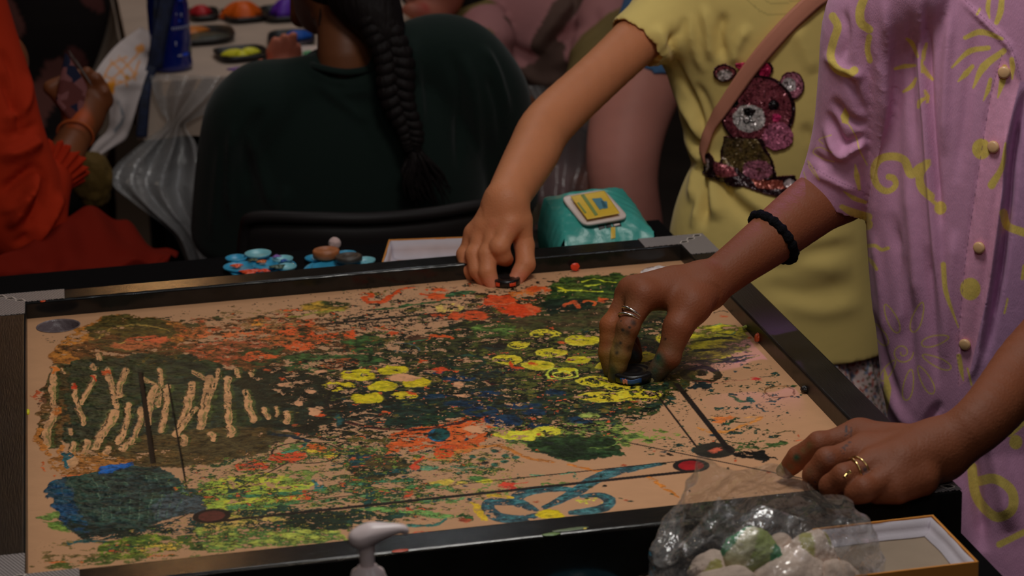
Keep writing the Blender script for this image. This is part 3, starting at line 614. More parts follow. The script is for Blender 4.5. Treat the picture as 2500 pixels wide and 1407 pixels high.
# dark green patch, near
poly([(1280, 1080), (1340, 1066), (1420, 1064), (1500, 1072), (1520, 1095), (1500, 1115), (1380, 1128), (1310, 1105)], (32, 50, 24), 1, .5, second=(40, 62, 30)); poly([(1400, 1110), (1530, 1105), (1540, 1115), (1400, 1122)], (34, 60, 30), .9, .3)
stroke([(1440, 1095), (1480, 1095), (1510, 1080)], 4, (90, 110, 50), .9, .6)
for p in [(1260, 1064, 44, 14), (1340, 1054, 36, 9), (1300, 1058, 20, 8)]: blob(*p, (178, 168, 44), .75, .35)
# yellow coin prints, centre-left
for k, p in enumerate([(875, 916, 44, 14), (960, 905, 36, 11), (932, 943, 36, 13), (1018, 934, 34, 13), (898, 973, 40, 13), (985, 966, 34, 10), (828, 945, 40, 12)]):
    dn = .98 if k < 5 else .6; blob(*p, (204, 186, 26), dn, .9, .6, second=(180, 156, 26)); ring(p[0], p[1], p[2]*.6, p[3]*.6, 3, (150, 132, 28), .5, 1.3)
# yellow coin prints, right
for k, p in enumerate([(1420, 832, 40, 12), (1344, 862, 38, 9), (1314, 893, 38, 11), (1398, 905, 0, 0), (1412, 880, 26, 8), (1450, 932, 40, 12), (1586, 838, 0, 0), (1560, 872, 40, 11), (1240, 880, 34, 11), (1330, 815, 34, 9), (1265, 843, 26, 9), (1640, 826, 40, 15), (1475, 895, 14, 9), (1540, 895, 30, 7), (1475, 970, 60, 12), (1560, 965, 50, 14), (1520, 945, 40, 8)]):
    if p[2]: blob(*p, (196, 184, 30), (.9, .75, .9, 0, .95, .65, 0, .75, .55, .5, .65, .55, .9, .55, .48, .52, .4)[k], .8, .7, second=(164, 144, 32)); ring(p[0], p[1], p[2], p[3], 3, (170, 156, 44), .8, .9)
ring(1372, 913, 42, 14, 3, (150, 156, 50), .8, .8); poly([(1340, 908), (1378, 898), (1400, 902), (1396, 912)], (206, 190, 30), 1, 1.0); ring(1372, 915, 26, 8, 2.5, (170, 170, 60), .8)
blob(1298, 892, 12, 5, OR, 1, 1); stroke([(1245, 885), (1250, 898), (1272, 902)], 9, (208, 74, 30), 1, .9); blob(1075, 903, 24, 7, (206, 70, 34), .8, .7); blob(1032, 880, 10, 5, OR, .8)
for p in [(960, 815), (1090, 905), (930, 1010), (1000, 960), (690, 925), (780, 1010), (1340, 800)]: blob(p[0], p[1], 12, 5, (204, 80, 36), .6, .6)
# centre-left open patches where bare wood shows
for p in [(730, 985, 12, 8), (760, 955, 14, 6), (765, 1005, 14, 8), (700, 940, 20, 4), (780, 905, 14, 4), (1170, 1048, 30, 8), (1120, 940, 16, 6), (1130, 968, 20, 5), (990, 922, 40, 8)]: blob(*p, (170, 122, 88), .9, 0, .8)
# teal ribbons near right
def rib(pts, w_=22): stroke(pts, [q*1.45 for q in w_], (20, 66, 78), .97, .35, .15, second=(34, 86, 92), flat=.66, op=.92); stroke([(x+2, y-2) for x, y in pts], 4, (44, 96, 96), .6, .5, .15)
rib([(1612, 1134), (1560, 1142), (1490, 1156), (1440, 1178), (1400, 1205), (1330, 1240)], [8, 13, 22, 24, 22, 10])
rib([(1400, 1196), (1330, 1195), (1280, 1204), (1260, 1222), (1290, 1238), (1310, 1246)], [10, 18, 22, 24, 18, 8])
rib([(1250, 1228), (1200, 1226), (1194, 1246), (1220, 1264), (1270, 1268), (1310, 1258)], [14, 20, 24, 24, 20, 12])
rib([(1395, 1252), (1430, 1250), (1475, 1240), (1488, 1222), (1460, 1210), (1420, 1212)], [12, 18, 22, 22, 14, 8])
blob(1342, 1256, 36, 12, (204, 176, 24), 1, .5, .6); poly([(1150, 1228), (1178, 1230), (1190, 1262), (1196, 1275), (1172, 1274)], (206, 166, 40), .95, .3); stroke([(1190, 1212), (1250, 1214)], 10, (200, 160, 40), .8)
stroke([(1270, 1160), (1330, 1162), (1390, 1156), (1410, 1168)], [8, 12, 10, 5], (76, 112, 84), .7); blob(1185, 1174, 22, 9, (180, 170, 40), .9, .4); blob(1160, 1168, 26, 6, (60, 90, 44), .8); blob(1242, 1186, 20, 9, (188, 60, 40), .95, .4); stroke([(1255, 1182), (1285, 1178)], 3, (188, 60, 40), .9)
stroke([(1005, 1140), (1015, 1128), (1035, 1118)], [10, 8, 5], (214, 74, 44), 1, .8); blob(1013, 1145, 8, 6, (214, 74, 44), 1, .8); blob(1000, 1208, 12, 5, (206, 76, 40), 1, .6); blob(1000, 1245, 10, 5, (206, 76, 40), 1, .6)
blob(1090, 1180, 40, 7, (184, 156, 60), .7); blob(1120, 1190, 40, 8, (180, 150, 70), .5); blob(1438, 1224, 20, 6, (170, 160, 60), .7)
for k in range(150):      # drops
    x = R.uniform(560, 1960); y = R.uniform(1010, 1230) if k % 3 else R.uniform(690, 1010); c = [(30, 52, 40), (44, 66, 34), (24, 58, 66), (150, 66, 34), (40, 34, 26)][k % 5]
    blob(x, y, R.uniform(2, 8), R.uniform(1.2, 3), c, 1, .3, .5)
for k in range(46):      # torn curls of paint
    x = R.uniform(640, 1900); y = 700+R.uniform(0, 1)**.8*380; l = R.uniform(10, 44); a = R.uniform(-.25, .5)
    stroke([(x, y), (x+l*.5, y-l*a*.4-R.uniform(-3, 3)), (x+l, y-l*a*.3)], R.uniform(1.5, 4), [(36, 44, 30), (30, 50, 44), (60, 58, 30), (26, 26, 22)][k % 4], .85, .25)
pm = np.clip(hgt*4, 0, 1)*(1-np.clip((can[..., 0]-.55)*6, 0, 1)*.4); can *= (1-pm*np.clip(.10+.9*n5+.5*n2, -.25, .55))[..., None]; hgt += pm*(n5*.8+n2*.6)*.6
lum = can.max(-1); can *= (np.clip(lum/.42, .05, 1)**.38)[..., None]
# red circles of the base lines and the maker's line
for c in [(.214, -.244), (-.214, -.244)]: bcirc(c, .0165, 0, BLK, fill=True); bcirc(c, .0115, 0, (112, 14, 18) if c[0] > 0 else (70, 34, 28), fill=True)
bcirc((.244, -.214), .019, 0, (30, 28, 22), fill=True); blob(1745, 1099, 20, 5, (150, 70, 50), .7)
bline((-.214, -.257), (.214, -.257), .0050); bline((.02, -.231), (.214, -.231), .0016); bline((.257, -.03), (.257, -.225), .0055); bline((.231, -.055), (.231, -.2), .0018); bline((-.05, .257), (.12, .257), .003); bline((.118, -.118), (.30, -.30), .0015); bline((-.135, -.135), (-.20, -.20), .0012)
def glyphs(s, x, y, w_, h_, col=BLK):
    S_ = {'M': [[(0, 0), (0, 1), (.5, .4), (1, 1), (1, 0)]], 'A': [[(0, 0), (.5, 1), (1, 0)], [(.2, .4), (.8, .4)]], 'D': [[(0, 0), (0, 1), (.7, .85), (.9, .5), (.7, .1), (0, 0)]], 'E': [[(1, 0), (0, 0), (0, 1), (1, 1)], [(0, .5), (.8, .5)]], 'I': [[(.5, 0), (.5, 1)]], 'N': [[(0, 0), (0, 1), (1, 0), (1, 1)]], ' ': []}
    for k, ch in enumerate(s):
        for st in S_[ch]:
            for a, b in zip(st[:-1], st[1:]): bline((x+(k*1.35+a[0])*w_, y+a[1]*h_), (x+(k*1.35+b[0])*w_, y+b[1]*h_), .0013)
glyphs('MADE IN INDIA', -.030, .236, .0058, .010)
# ---- carry the canvas to the board
NX, NY = 1150, 900
gx = np.linspace(-HB, HB, NX); gy = np.linspace(-HB, HB, NY); BX, BY = np.meshgrid(gx, gy)
P3 = np.stack([BX, BY, np.zeros_like(BX)], -1); U = pix(P3)
def samp(A, U):
    u = np.clip(U[..., 0]-CX0, 0, CW-1.01); v = np.clip(U[..., 1]-CY0, 0, CH-1.01); i = u.astype(int); j = v.astype(int); fu = u-i; fv = v-j
    if A.ndim == 3: fu = fu[..., None]; fv = fv[..., None]
    return A[j, i]*(1-fu)*(1-fv)+A[j, i+1]*fu*(1-fv)+A[j+1, i]*(1-fu)*fv+A[j+1, i+1]*fu*fv
colr = samp(can, U); hh = samp(hgt, U)
P3[..., 2] = np.clip(hh, -.3, 2.2)*.00045
PR = .0225; PKS = [(sx*(HB-.033), sy*(HB-.036)) for sx in (-1, 1) for sy in (1,)]
idx = np.arange(NX*NY).reshape(NY, NX); f = np.stack([idx[:-1, :-1], idx[:-1, 1:], idx[1:, 1:], idx[1:, :-1]], -1).reshape(-1, 4)
fc = P3.reshape(-1, 3)[f].mean(1); keep = np.ones(len(f), bool)
for c in PKS: keep &= np.hypot(fc[:, 0]-c[0], fc[:, 1]-c[1]) > PR
f = f[keep]
surf_m = mat('painted_plywood', (.5, .4, .3), rough=.36, spec=.13, attr=True, bump=.00010, bscale=420)
# wet paint is glossier where thick: roughness follows the paint height stored in alpha
cols4 = np.c_[np.clip(colr.reshape(-1, 3), .002, .95)]
so = link('playing_surface', npmesh('playing_surface', P3.reshape(-1, 3), f, cols4), surf_m, board)
rh = so.data.attributes.new('wet', 'FLOAT', 'POINT'); rh.data.foreach_set('value', np.clip(hh.ravel(), 0, 1.5).astype(np.float32))
nt = surf_m.node_tree; at = nt.nodes.new('ShaderNodeAttribute'); at.attribute_name = 'wet'
mr = nt.nodes.new('ShaderNodeMapRange'); mr.inputs[1].default_value = 0; mr.inputs[2].default_value = 1.2; mr.inputs[3].default_value = .44; mr.inputs[4].default_value = .36
nt.links.new(at.outputs['Fac'], mr.inputs[0]); nt.links.new(mr.outputs[0], nt.nodes['Principled BSDF'].inputs['Roughness'])
box('underside_board', -HB-.001, HB+.001, -HB-.001, HB+.001, TZ+.003, TZ+.007, wood_m, board, 0)
pk_w = mat('pocket_net_white', pc(176, 166, 164), rough=.6, bump=.004, bscale=60, var=.3, vscale=60)
pk_g = mat('pocket_plastic_grey', pc(78, 68, 70), rough=.3, spec=.6, bump=.003, bscale=80)
for c in PKS:
    fr = c[0] > 0 and c[1] > 0
    if fr:      # crumpled white liner
        a = np.linspace(0, 2*np.pi, 65); r_ = np.linspace(0, 1.06, 14); A_, R_ = np.meshgrid(a, r_)
        z = -.010+.010*R_**3+.0016*np.sin(A_*9+R_*7)*R_*(1-.6*R_)*1.6+.0012*np.sin(A_*4+3*R_)
        z = np.where(R_ > 1.0, -.0005, z)
        grid_mesh('pocket_liner', np.stack([c[0]+PR*R_*np.cos(A_), c[1]+PR*R_*np.sin(A_), z], -1), pk_w, board)
    else: lathe('pocket_liner', [(PR+.0012, .0006), (PR+.0002, .0010), (PR-.0008, -.001), (PR-.002, -.014), (PR-.006, -.02), (.0005, -.021)], pk_g, board, (c[0], c[1], 0))
# ---- corner tapes with a woven silver look and outlined D-shaped letters
tape_m = mat('silver_woven_tape', (.5, .5, .5), rough=.42, metal=.0, spec=.6)
nt = tape_m.node_tree; N = nt.nodes; L = nt.links; tc = N['Texture Coordinate'] if 'Texture Coordinate' in N else N.new('ShaderNodeTexCoord')
mp = N.new('ShaderNodeMapping'); mp.inputs['Scale'].default_value = (1, 1, 1); mp.inputs['Rotation'].default_value = (0, 0, .35); L.new(tc.outputs['Object'], mp.inputs[0])
ck = N.new('ShaderNodeTexChecker'); ck.inputs['Scale'].default_value = 520; ck.inputs['Color1'].default_value = (.50, .44, .43, 1); ck.inputs['Color2'].default_value = (.02, .018, .018, 1)
L.new(mp.outputs[0], ck.inputs['Vector']); L.new(ck.outputs[0], N['Principled BSDF'].inputs['Base Color'])
line_m = mat('silver_outline_ink', pc(178, 168, 160), rough=.4); dark_ink = mat('dark_tape_ink', (.02, .018, .018), rough=.5)
def slab(name, pts, z0, z1, m, parent):
    bm = bmesh.new(); lo = [bm.verts.new((x, y, z0)) for x, y in pts]; hi = [bm.verts.new((x, y, z1)) for x, y in pts]
    bm.faces.new(lo[::-1]); bm.faces.new(hi); n = len(pts)
    for i in range(n): bm.faces.new([lo[i], lo[(i+1) % n], hi[(i+1) % n], hi[i]])
    bmesh.ops.recalc_face_normals(bm, faces=bm.faces); return link(name, tmesh(bm, name), m, parent, False)
TL_ = .042
for sx in (-1, 1):
    for sy in (-1, 1):
        o = HB+RW-.0005; i = HB+.0008; e = HB-TL_
        pts = [(sx*o, sy*o), (sx*o, sy*e), (sx*i, sy*e), (sx*i, sy*i), (sx*e, sy*i), (sx*e, sy*o)]
        t = slab('corner_tape', pts, RH, RH+.0005, tape_m, board); t['label'] = 'woven silver corner tape'
        bm = bmesh.new(); bd = bmesh.new()
        for k in range(3):      # three outlined D shapes along the mitre
            c = HB+.006+k*.0105; h = .0060
            q = [(-h, -h*.8), (h*.55, -h*.8), (h, -h*.2), (h, h*.3), (h*.55, h*.8), (-h, h*.8)]
            for ins, z in ((0, 0),):
                n = len(q); ou = [bm.verts.new((sx*(c+a*.75+b*.45), sy*(c-a*.45*.2+b*.9), RH+.0008)) for a, b in q]; nn = [bm.verts.new((sx*(c+(a*.75+b*.45)*.78), sy*(c+(-a*.09+b*.9)*.78), RH+.0008)) for a, b in q]
                for j in range(n): bm.faces.new([ou[j], ou[(j+1) % n], nn[(j+1) % n], nn[j]])
                bd.faces.new([bd.verts.new((v.co.x, v.co.y, RH+.0007)) for v in ou])
        link('tape_lettering', tmesh(bm, 'tape_lettering'), line_m, t, False); link('tape_lettering_ground', tmesh(bd, 'tape_lettering_ground'), dark_ink, t, False)
# ================================================================== people: tools
def J(px, py, y=None, z=None): return PY(px, py, y) if z is None else PZ(px, py, z)
def new_canvas(x0, y0, w_, h_, base, seed, s=1.0):
    global CX0, CY0, CW, CH, xx, yy, wx, wy, ns, nf, nb, nv, can, hgt
    CX0, CY0, CW, CH = x0, y0, w_, h_
    a, b = np.meshgrid(np.arange(CW)+CX0, np.arange(CH)+CY0); xx = a.astype(np.float32); yy = b.astype(np.float32); r = np.random.RandomState(seed)
    wx = fbm(CH, CW, 14, 14, 4, .6, r)*.35*s; wy = fbm(CH, CW, 14, 14, 4, .6, r)*.8*s; ns = fbm(CH, CW, 12, 12, 5, .6, r)*s*.5; nf = fbm(CH, CW, 3, 3, 3, .7, r)*s*.5; nb = fbm(CH, CW, 80, 80, 4, .5, r); nv = ns
    can = np.ones((CH, CW, 3), np.float32)*np.asarray(base); hgt = np.zeros((CH, CW), np.float32)
def vnorm(v, F):
    a = v[F[:, 2]]-v[F[:, 0]]; b = v[F[:, 3]]-v[F[:, 1]]; n = np.cross(a, b); N = np.zeros_like(v)
    for k in range(4):
        for i in range(3): N[:, i] += np.bincount(F[:, k], weights=n[:, i], minlength=len(v))
    return N/(np.linalg.norm(N, axis=1)[:, None]+1e-12)
def pdist(U, P):
    d = np.full(len(U), 1e9)
    for i in range(len(P)-1):
        a, b = P[i], P[i+1]; ab = b-a; t = np.clip(((U-a)@ab)/(ab@ab+1e-9), 0, 1); d = np.minimum(d, np.linalg.norm(U-a-t[:, None]*ab, axis=1))
    return d
def pdist_t(U, P):
    d = np.full(len(U), 1e9); tt = np.zeros(len(U)); n = len(P)-1
    for i in range(n):
        a, b = P[i], P[i+1]; ab = b-a; t = np.clip(((U-a)@ab)/(ab@ab+1e-9), 0, 1); q = np.linalg.norm(U-a-t[:, None]*ab, axis=1); k = q < d; d[k] = q[k]; tt[k] = (i+t[k])/n
    return d, tt
def creases(lines, noise=0, nscale=20, seed=0, back=False):
    """lines: (points seen in the photo, width px, height m); pushes cloth out (or in) along its own normal"""
    def f(v, F):
        N = vnorm(v, F); U = pix(v); fr = np.clip(-(N*((v-CC)/np.linalg.norm(v-CC, axis=1)[:, None])).sum(1)+.25, 0, 1) if not back else 1
        h = np.zeros(len(v))
        for pts, w_, a in lines:
            P = crom(np.array(pts, float), 6); d, t = pdist_t(U, P); h += a*np.exp(-(d/w_)**2)*np.clip(np.sin(np.pi*np.clip(t, .0, 1))*1.6+.02, 0, 1)
        if noise: h += noise*(n3(v, nscale, seed)+.5*n3(v*V(1, 1, .6), nscale*2.3, seed+1))
        return v+N*(h*fr if not noise else h*fr)[:, None]
    return f
def sdf_cloth(name, S, m, parent, cut, lines, noise=.0015, nscale=22, seed=1, sub=1, colf=None, thick=.0016, it=3):
    cut = [(p, np.array(n, float)/np.linalg.norm(n), rr) for p, n, rr in cut]
    for p, n, rr in cut:
        if rr > .2:
            sl, X = S.sub(S.lo, S.lo+S.res*(S.n-1)); S.f = np.maximum(S.f[sl], ((X[0]-p[0])*n[0]+(X[1]-p[1])*n[1]+(X[2]-p[2])*n[2]).astype(np.float32))
    v, F = nets(S); N0 = vnorm(v.astype(float), F)[F].mean(1); c = v[F].mean(1); keep = np.ones(len(F), bool)
    for p, n, rr in cut: keep &= ~((np.abs((c-p)@n) < S.res*.75) & (N0@n > .6) & (np.linalg.norm(c-p, axis=1) < rr))
    v = relax(v.astype(float), F, it)
    F = F[keep]; u = np.unique(F); mp = np.full(len(v), -1); mp[u] = np.arange(len(u)); v = v[u]; F = mp[F]
    v = creases(lines, noise, nscale, seed)(v, F)
    o = link(name, npmesh(name, v, F), m, parent)
    if sub:
        md = o.modifiers.new('s', 'SUBSURF'); md.levels = sub; md.render_levels = sub
        me2 = D.meshes.new_from_object(o.evaluated_get(bpy.context.evaluated_depsgraph_get())); o.modifiers.clear(); o.data = me2
        me2.polygons.foreach_set('use_smooth', np.ones(len(me2.polygons), bool))
    if colf is not None:
        me = o.data; c = np.empty(len(me.vertices)*3, np.float32); me.vertices.foreach_get('co', c); nn = np.empty(len(me.vertices)*3, np.float32); me.vertices.foreach_get('normal', nn)
        setcol(me, colf(c.reshape(-1, 3).astype(float), nn.reshape(-1, 3)))
    if thick: solid(o, thick, -1)
    return o
def finger(B, pts, rad, k=.004, joint=1.06):
    """one finger: joints a little thicker than the shafts between them"""
    B.group(); P = [np.array(p, float) for p in pts]; r = list(rad); q = [P[0]]; rr = [r[0]]
    for i in range(1, len(P)):
        q += [(P[i-1]+P[i])/2, P[i]]; j = joint if i < len(P)-1 else 1
        rr += [(r[i-1]+r[i])/2*.96, r[i]*j]
    B.chain(q, rr, k)
    return B
def marks(v, F, L_):
    b = BVHTree.FromPolygons([tuple(q) for q in v], [tuple(int(i) for i in q) for q in F]); out = []
    for px, py, r, col, op in L_:
        h = onto(px, py, 0, b)
        if h: out.append((h[0], r/CF*np.linalg.norm(h[0]-CC), col, op))
    return tuple(out)
def onto(px, py, off, b=None):
    r = ray(px, py); h = (b or bvh).ray_cast(Vector(CC), Vector(r/np.linalg.norm(r)))
    if h[0] is None: return None
    n = np.array(h[1]); n = n if n@r < 0 else -n
    return np.array(h[0])+n*off, n
def hand_mesh(S, base, spots, ml, seed, it=2):
    v, F = nets(S); v = relax(v.astype(float), F, it); me = npmesh('body', v, F); o = link('tmp', me, None)
    md = o.modifiers.new('s', 'SUBSURF'); md.levels = 1; me2 = D.meshes.new_from_object(o.evaluated_get(bpy.context.evaluated_depsgraph_get())); D.objects.remove(o)
    c = np.empty(len(me2.vertices)*3, np.float32); me2.vertices.foreach_get('co', c); c = c.reshape(-1, 3).astype(float)
    setcol(me2, skinf(base, tuple(spots)+marks(v, F, ml), .07, seed)(c)); me2.polygons.foreach_set('use_smooth', np.ones(len(me2.polygons), bool)); return me2
def nail(tip, prev, out, r, m, parent, col=None, L_=.0062):
    """fingernail: a small curved plate lying on the fingertip; out = direction the nail faces"""
    t = np.array(tip)-np.array(prev); t /= np.linalg.norm(t); out = np.array(out, float); out -= t*(out@t); out /= np.linalg.norm(out); s = np.cross(t, out)
    c = np.array(tip)-t*.002; g = []
    for v in np.linspace(-1, 1, 9):
        row = []
        for u in np.linspace(-1, 1, 9):
            wdt = (1-.25*max(v, 0)**2*1.0)*math.sqrt(max(1-abs(v)**3.5*.6, .05)); a = u*1.0*wdt
            row.append(c+t*v*L_+s*math.sin(a)*r*.86+out*(math.cos(a)*r*1.03-.0006*v*v-(.25*r if v < -.9 else 0)))
        g.append(row)
    o = grid_mesh('fingernail', np.array(g), m, parent); solid(o, .0006, 0); return o
def skinf(base, spots=(), var=.08, seed=0, red=()):
    base = np.asarray(pc(*base))
    def f(v, nrm=None):
        c = base*(1+var*n3(v, 60, seed)+var*.6*n3(v, 220, seed+3))[:, None]
        for p, r, col, op in red+tuple(spots):
            d = np.linalg.norm(v-np.array(p), axis=1)/r+.35*n3(v, 260, seed+5); a = (np.clip(1.35-d, 0, 1)*op)[:, None]; c = c*(1-a)+np.asarray(pc(*col))*a
        return np.clip(c, .004, .95)
    return f
def ringband(name, c, n, r, w_, m, parent, flat=1.0, amp=0, twist=0, seg=40, wf=.5):
    """a torus round a finger or arm: centre c, axis n"""
    n = np.array(n, float)/np.linalg.norm(n); a = np.cross(n, V(0, 0, 1)); a /= np.linalg.norm(a); b = np.cross(n, a); t = np.linspace(0, 2*np.pi, seg, endpoint=False); q = np.linspace(0, 2*np.pi, 10, endpoint=False)
    v = []
    for k, x in enumerate(t):
        rr = w_*(1+amp*math.sin(x*17)+amp*.6*math.sin(x*29+1)); d = math.cos(x)*a+math.sin(x)*b*flat
        for y in q: v.append(c+d*(r+rr*math.cos(y)*wf*2)+n*(rr*math.sin(y)+twist*math.sin(2*x)))
    i = np.arange(seg)[:, None]*10; i2 = (np.arange(1, seg+1) % seg)[:, None]*10; j = np.arange(10); k = (j+1) % 10
    f = np.stack([i+j, i2+j, i2+k, i+k], -1).reshape(-1, 4)
    return link(name, npmesh(name, np.array(v), f), m, parent)
skin_child = mat('skin_light', attr=True, rough=.52, spec=.32, bump=.00045, bscale=420, sss=.12)
skin_adult = mat('skin_brown', attr=True, rough=.55, spec=.28, bump=.00050, bscale=420, sss=.08)
skin_dark = mat('skin_deep_brown', attr=True, rough=.5, spec=.4, bump=.0002, bscale=700)
nail_m = mat('fingernail', pc(150, 100, 84), rough=.25, spec=.6)
nail_g = mat('fingernail_painted', pc(112, 100, 66), rough=.28, spec=.6, var=.25, vscale=200)
silver_m = mat('silver', (.8, .78, .76), rough=.2, metal=1); gold_m = mat('gold', (.85, .55, .22), rough=.22, metal=1)
# ================================================================== child in yellow
child = empty('person', (.50, .60, -.78), 'child in a yellow sequin-bear shirt reaching across to press a game piece', 'person')
sh, el, wr = J(1585, 70, .635), J(1342, 300, .54), J(1236, 488, .385)
B = Body(.012)
B.limb([sh, sh*.5+el*.5, el, el*.6+wr*.4, wr*.75+el*.25, wr], [.031, .0285, .0305, .0300, .0262, .0232], 6)
kI, kM, kR, kP = J(1246, 548, .365), J(1216, 548, .372), J(1186, 556, .380), J(1160, 572, .390)
palm0 = J(1232, 520, .380)
for kx, rr in ((kI, .0120), (kM, .0122), (kR, .0118), (kP, .0105)): B.seg(wr*.85+kx*.15, kx, .0165, rr, .012)
B.seg(kI, kP, .0105, .0095, .010)
th0, th1, th2, th3 = J(1268, 540, .375), J(1280, 600, .366), J(1283, 645, .352), J(1259, 682, .343)
B.seg(wr*.6+th0*.4, th0, .0165, .0135, .012)
finger(B, [kI, J(1219, 604, .350), J(1226, 626, .352), J(1236, 634, .360)], [.0108, .0105, .0092, .0082])
finger(B, [kM, J(1190, 622, .356), J(1190, 664, .345), J(1203, 697, .3385)], [.0108, .0100, .0090, .0078])
finger(B, [kR, J(1158, 622, .368), J(1165, 660, .356), J(1184, 688, .350)], [.0102, .0096, .0086, .0076])
finger(B, [kP, J(1134, 622, .386), J(1138, 652, .378), J(1152, 676, .372)], [.0090, .0084, .0077, .0068])
finger(B, [th0, th1, th2, th3], [.0130, .0106, .0102, .0086])
for kx in (kI, kM, kR, kP): B.g[0].append(('e', kx+V(0, -.002, .0045), np.eye(3), (.0072, .0072, .0055), .006, False))
S = B.field(.0017, gk=.0085, gk2=.0012)
red = tuple((p, .012, (176, 96, 82), .45) for p in (th3, J(1203, 697, .338), J(1184, 688, .35), kI, kM, kR))
def cutd(o): return o
armc = sdf_obj('body', S, skin_child, child, colf=skinf((142, 89, 60), (), .06, 3, red), it=2)
nail(th3, th2, V(.9, -.2, .3), .0082, nail_m, child, L_=.005)
# ---- torso and legs under the clothes, in the same body mesh
def join_body(o, S2, colf):
    v, F = nets(S2); v = relax(v.astype(float), F, 3); me = npmesh('tmp', v, F); setcol(me, colf(v)); me.materials.append(o.data.materials[0]); me.polygons.foreach_set('use_smooth', np.ones(len(me.polygons), bool))
    bm = bmesh.new(); bm.from_mesh(o.data); bm.from_mesh(me); bm.to_mesh(o.data); bm.free(); D.meshes.remove(me)
fc = V(-.30, -.95, 0); fc /= np.linalg.norm(fc); wd = V(fc[1]*-1, fc[0], 0)      # facing, width axis
def T(px, py, y): return PY(px, py, y+.09)
cc_ = {py: T(px, py, .56) for py, px in ((-150, 1880), (0, 1885), (120, 1895), (250, 1905), (400, 1905), (560, 1900), (700, 1915), (860, 1925))}
tb = Body(.03)
ks = sorted(cc_); tb.limb([cc_[k] for k in ks], [.05, .08, .085, .08, .065, .075, .08, .085], 4, (fc, .55))
hp = cc_[860]
for s in (-1, 1): tb.limb([hp+wd*s*.06, hp+wd*s*.075+V(0, 0, -.30), V(hp[0]+wd[0]*s*.08, hp[1]+wd[1]*s*.08, -.76)], [.055, .045, .036], 5)
tb.seg(sh, cc_[0]+V(0, 0, .02), .026, .035, .03)
tb.seg(cc_[-150], cc_[-150]+V(0, 0, .12), .05, .045, .03)
join_body(armc, tb.field(.007), skinf((142, 89, 60)))
# ---- yellow shirt
ysh = Body(.03)
prof = [(-120, 1850, .125), (-40, 1850, .148), (60, 1872, .134), (160, 1893, .127), (250, 1905, .124), (330, 1912, .117), (400, 1920, .104), (450, 1915, .108), (520, 1895, .120), (600, 1885, .128), (700, 1890, .132), (800, 1905, .134), (850, 1910, .134)]
ysh.limb([T(px, py, .56) for py, px, r in prof], [r*1.035 for *_, r in prof], 4, (fc, .64))
shp = J(1600, 20, .56)
s1 = T(1700, 0, .57); s2 = J(1556, 100, .625); hd = (s2-s1)/np.linalg.norm(s2-s1); hemdir = J(1500, 150, .61)-J(1590, 60, .635); hemdir /= np.linalg.norm(hemdir); hem0 = J(1548, 106, .625)
ysh.group((hem0, hemdir)); ysh.limb([s1, J(1625, 50, .64), s2, s2+(s2-s1)*.35], [.050, .045, .0385, .0385], 4)
YS = ysh.field(.0045, gk=.03)
yel_m = mat('yellow_cotton', attr=True, rough=.85, spec=.2, bump=.00025, bscale=900, sheen=.15)
yl = [([(1630, 150), (1650, 230), (1690, 290), (1720, 350)], 9, .008), ([(1640, 60), (1648, 150), (1700, 260), (1722, 350)], 7, -.008), ([(1600, 60), (1620, 110), (1640, 160)], 12, .006),
      ([(1665, 290), (1690, 340), (1722, 372)], 8, -.008), ([(1672, 320), (1700, 372), (1725, 385)], 10, .008), ([(1722, 385), (1700, 430), (1692, 500)], 9, .008), ([(1728, 385), (1722, 450), (1720, 560)], 9, -.010), ([(1740, 400), (1742, 470), (1755, 540)], 14, .008),
      ([(1726, 380), (1780, 440), (1850, 500), (1960, 560)], 16, .006), ([(1740, 420), (1800, 500), (1900, 580)], 14, -.006), ([(1860, 600), (1960, 640), (2080, 660)], 22, .004), ([(1850, 690), (1960, 720), (2100, 690)], 22, -.004), ([(1900, 730), (2000, 760), (2110, 740)], 18, .003),
      ([(1830, 60), (1800, 110), (1790, 160)], 10, .005), ([(1770, 30), (1755, 90), (1770, 150)], 10, -.006), ([(1715, 10), (1730, 80), (1735, 150)], 9, .005), ([(1940, 60), (1990, 180)], 16, .004), ([(1960, 300), (1985, 360), (1990, 420)], 12, -.005), ([(1700, 200), (1730, 260), (1745, 330)], 8, -.004),
      ([(1680, 40), (1660, 80), (1610, 130)], 8, -.004)]
def ycol(v, n):
    b = np.asarray(pc(184, 162, 96)); c = np.tile(b, (len(v), 1))*(1+.04*n3(v, 40, 2)+.03*n3(v, 300, 4))[:, None]
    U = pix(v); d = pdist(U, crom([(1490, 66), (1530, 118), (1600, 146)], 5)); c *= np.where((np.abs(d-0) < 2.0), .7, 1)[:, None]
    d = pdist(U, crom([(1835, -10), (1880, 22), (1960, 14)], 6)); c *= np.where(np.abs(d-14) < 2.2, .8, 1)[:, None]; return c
def hem_cut(v, F): pass
yl = [(p, w_*1.25, a*1.25) for p, w_, a in yl]+[([(1625, 150), (1640, 210), (1662, 290)], 12, -.006), ([(1730, 390), (1770, 400), (1840, 470)], 12, .006), ([(1690, 560), (1712, 480), (1724, 400)], 7, .007), ([(1800, 640), (1900, 650), (2010, 610), (2100, 600)], 22, -.004), ([(1790, 560), (1880, 600), (1990, 590), (2090, 570)], 20, .003), ([(1680, 30), (1690, 100), (1720, 180)], 10, .005)]
shirt = sdf_cloth('shirt', YS, yel_m, child, [(T(1905, 845, .56), V(-.02, 0, -1), .3), (hem0, hemdir, .075), (T(1850, -100, .56), V(0, 0, 1), .4)], yl, .0022, 20, 5, 1, ycol, .002)
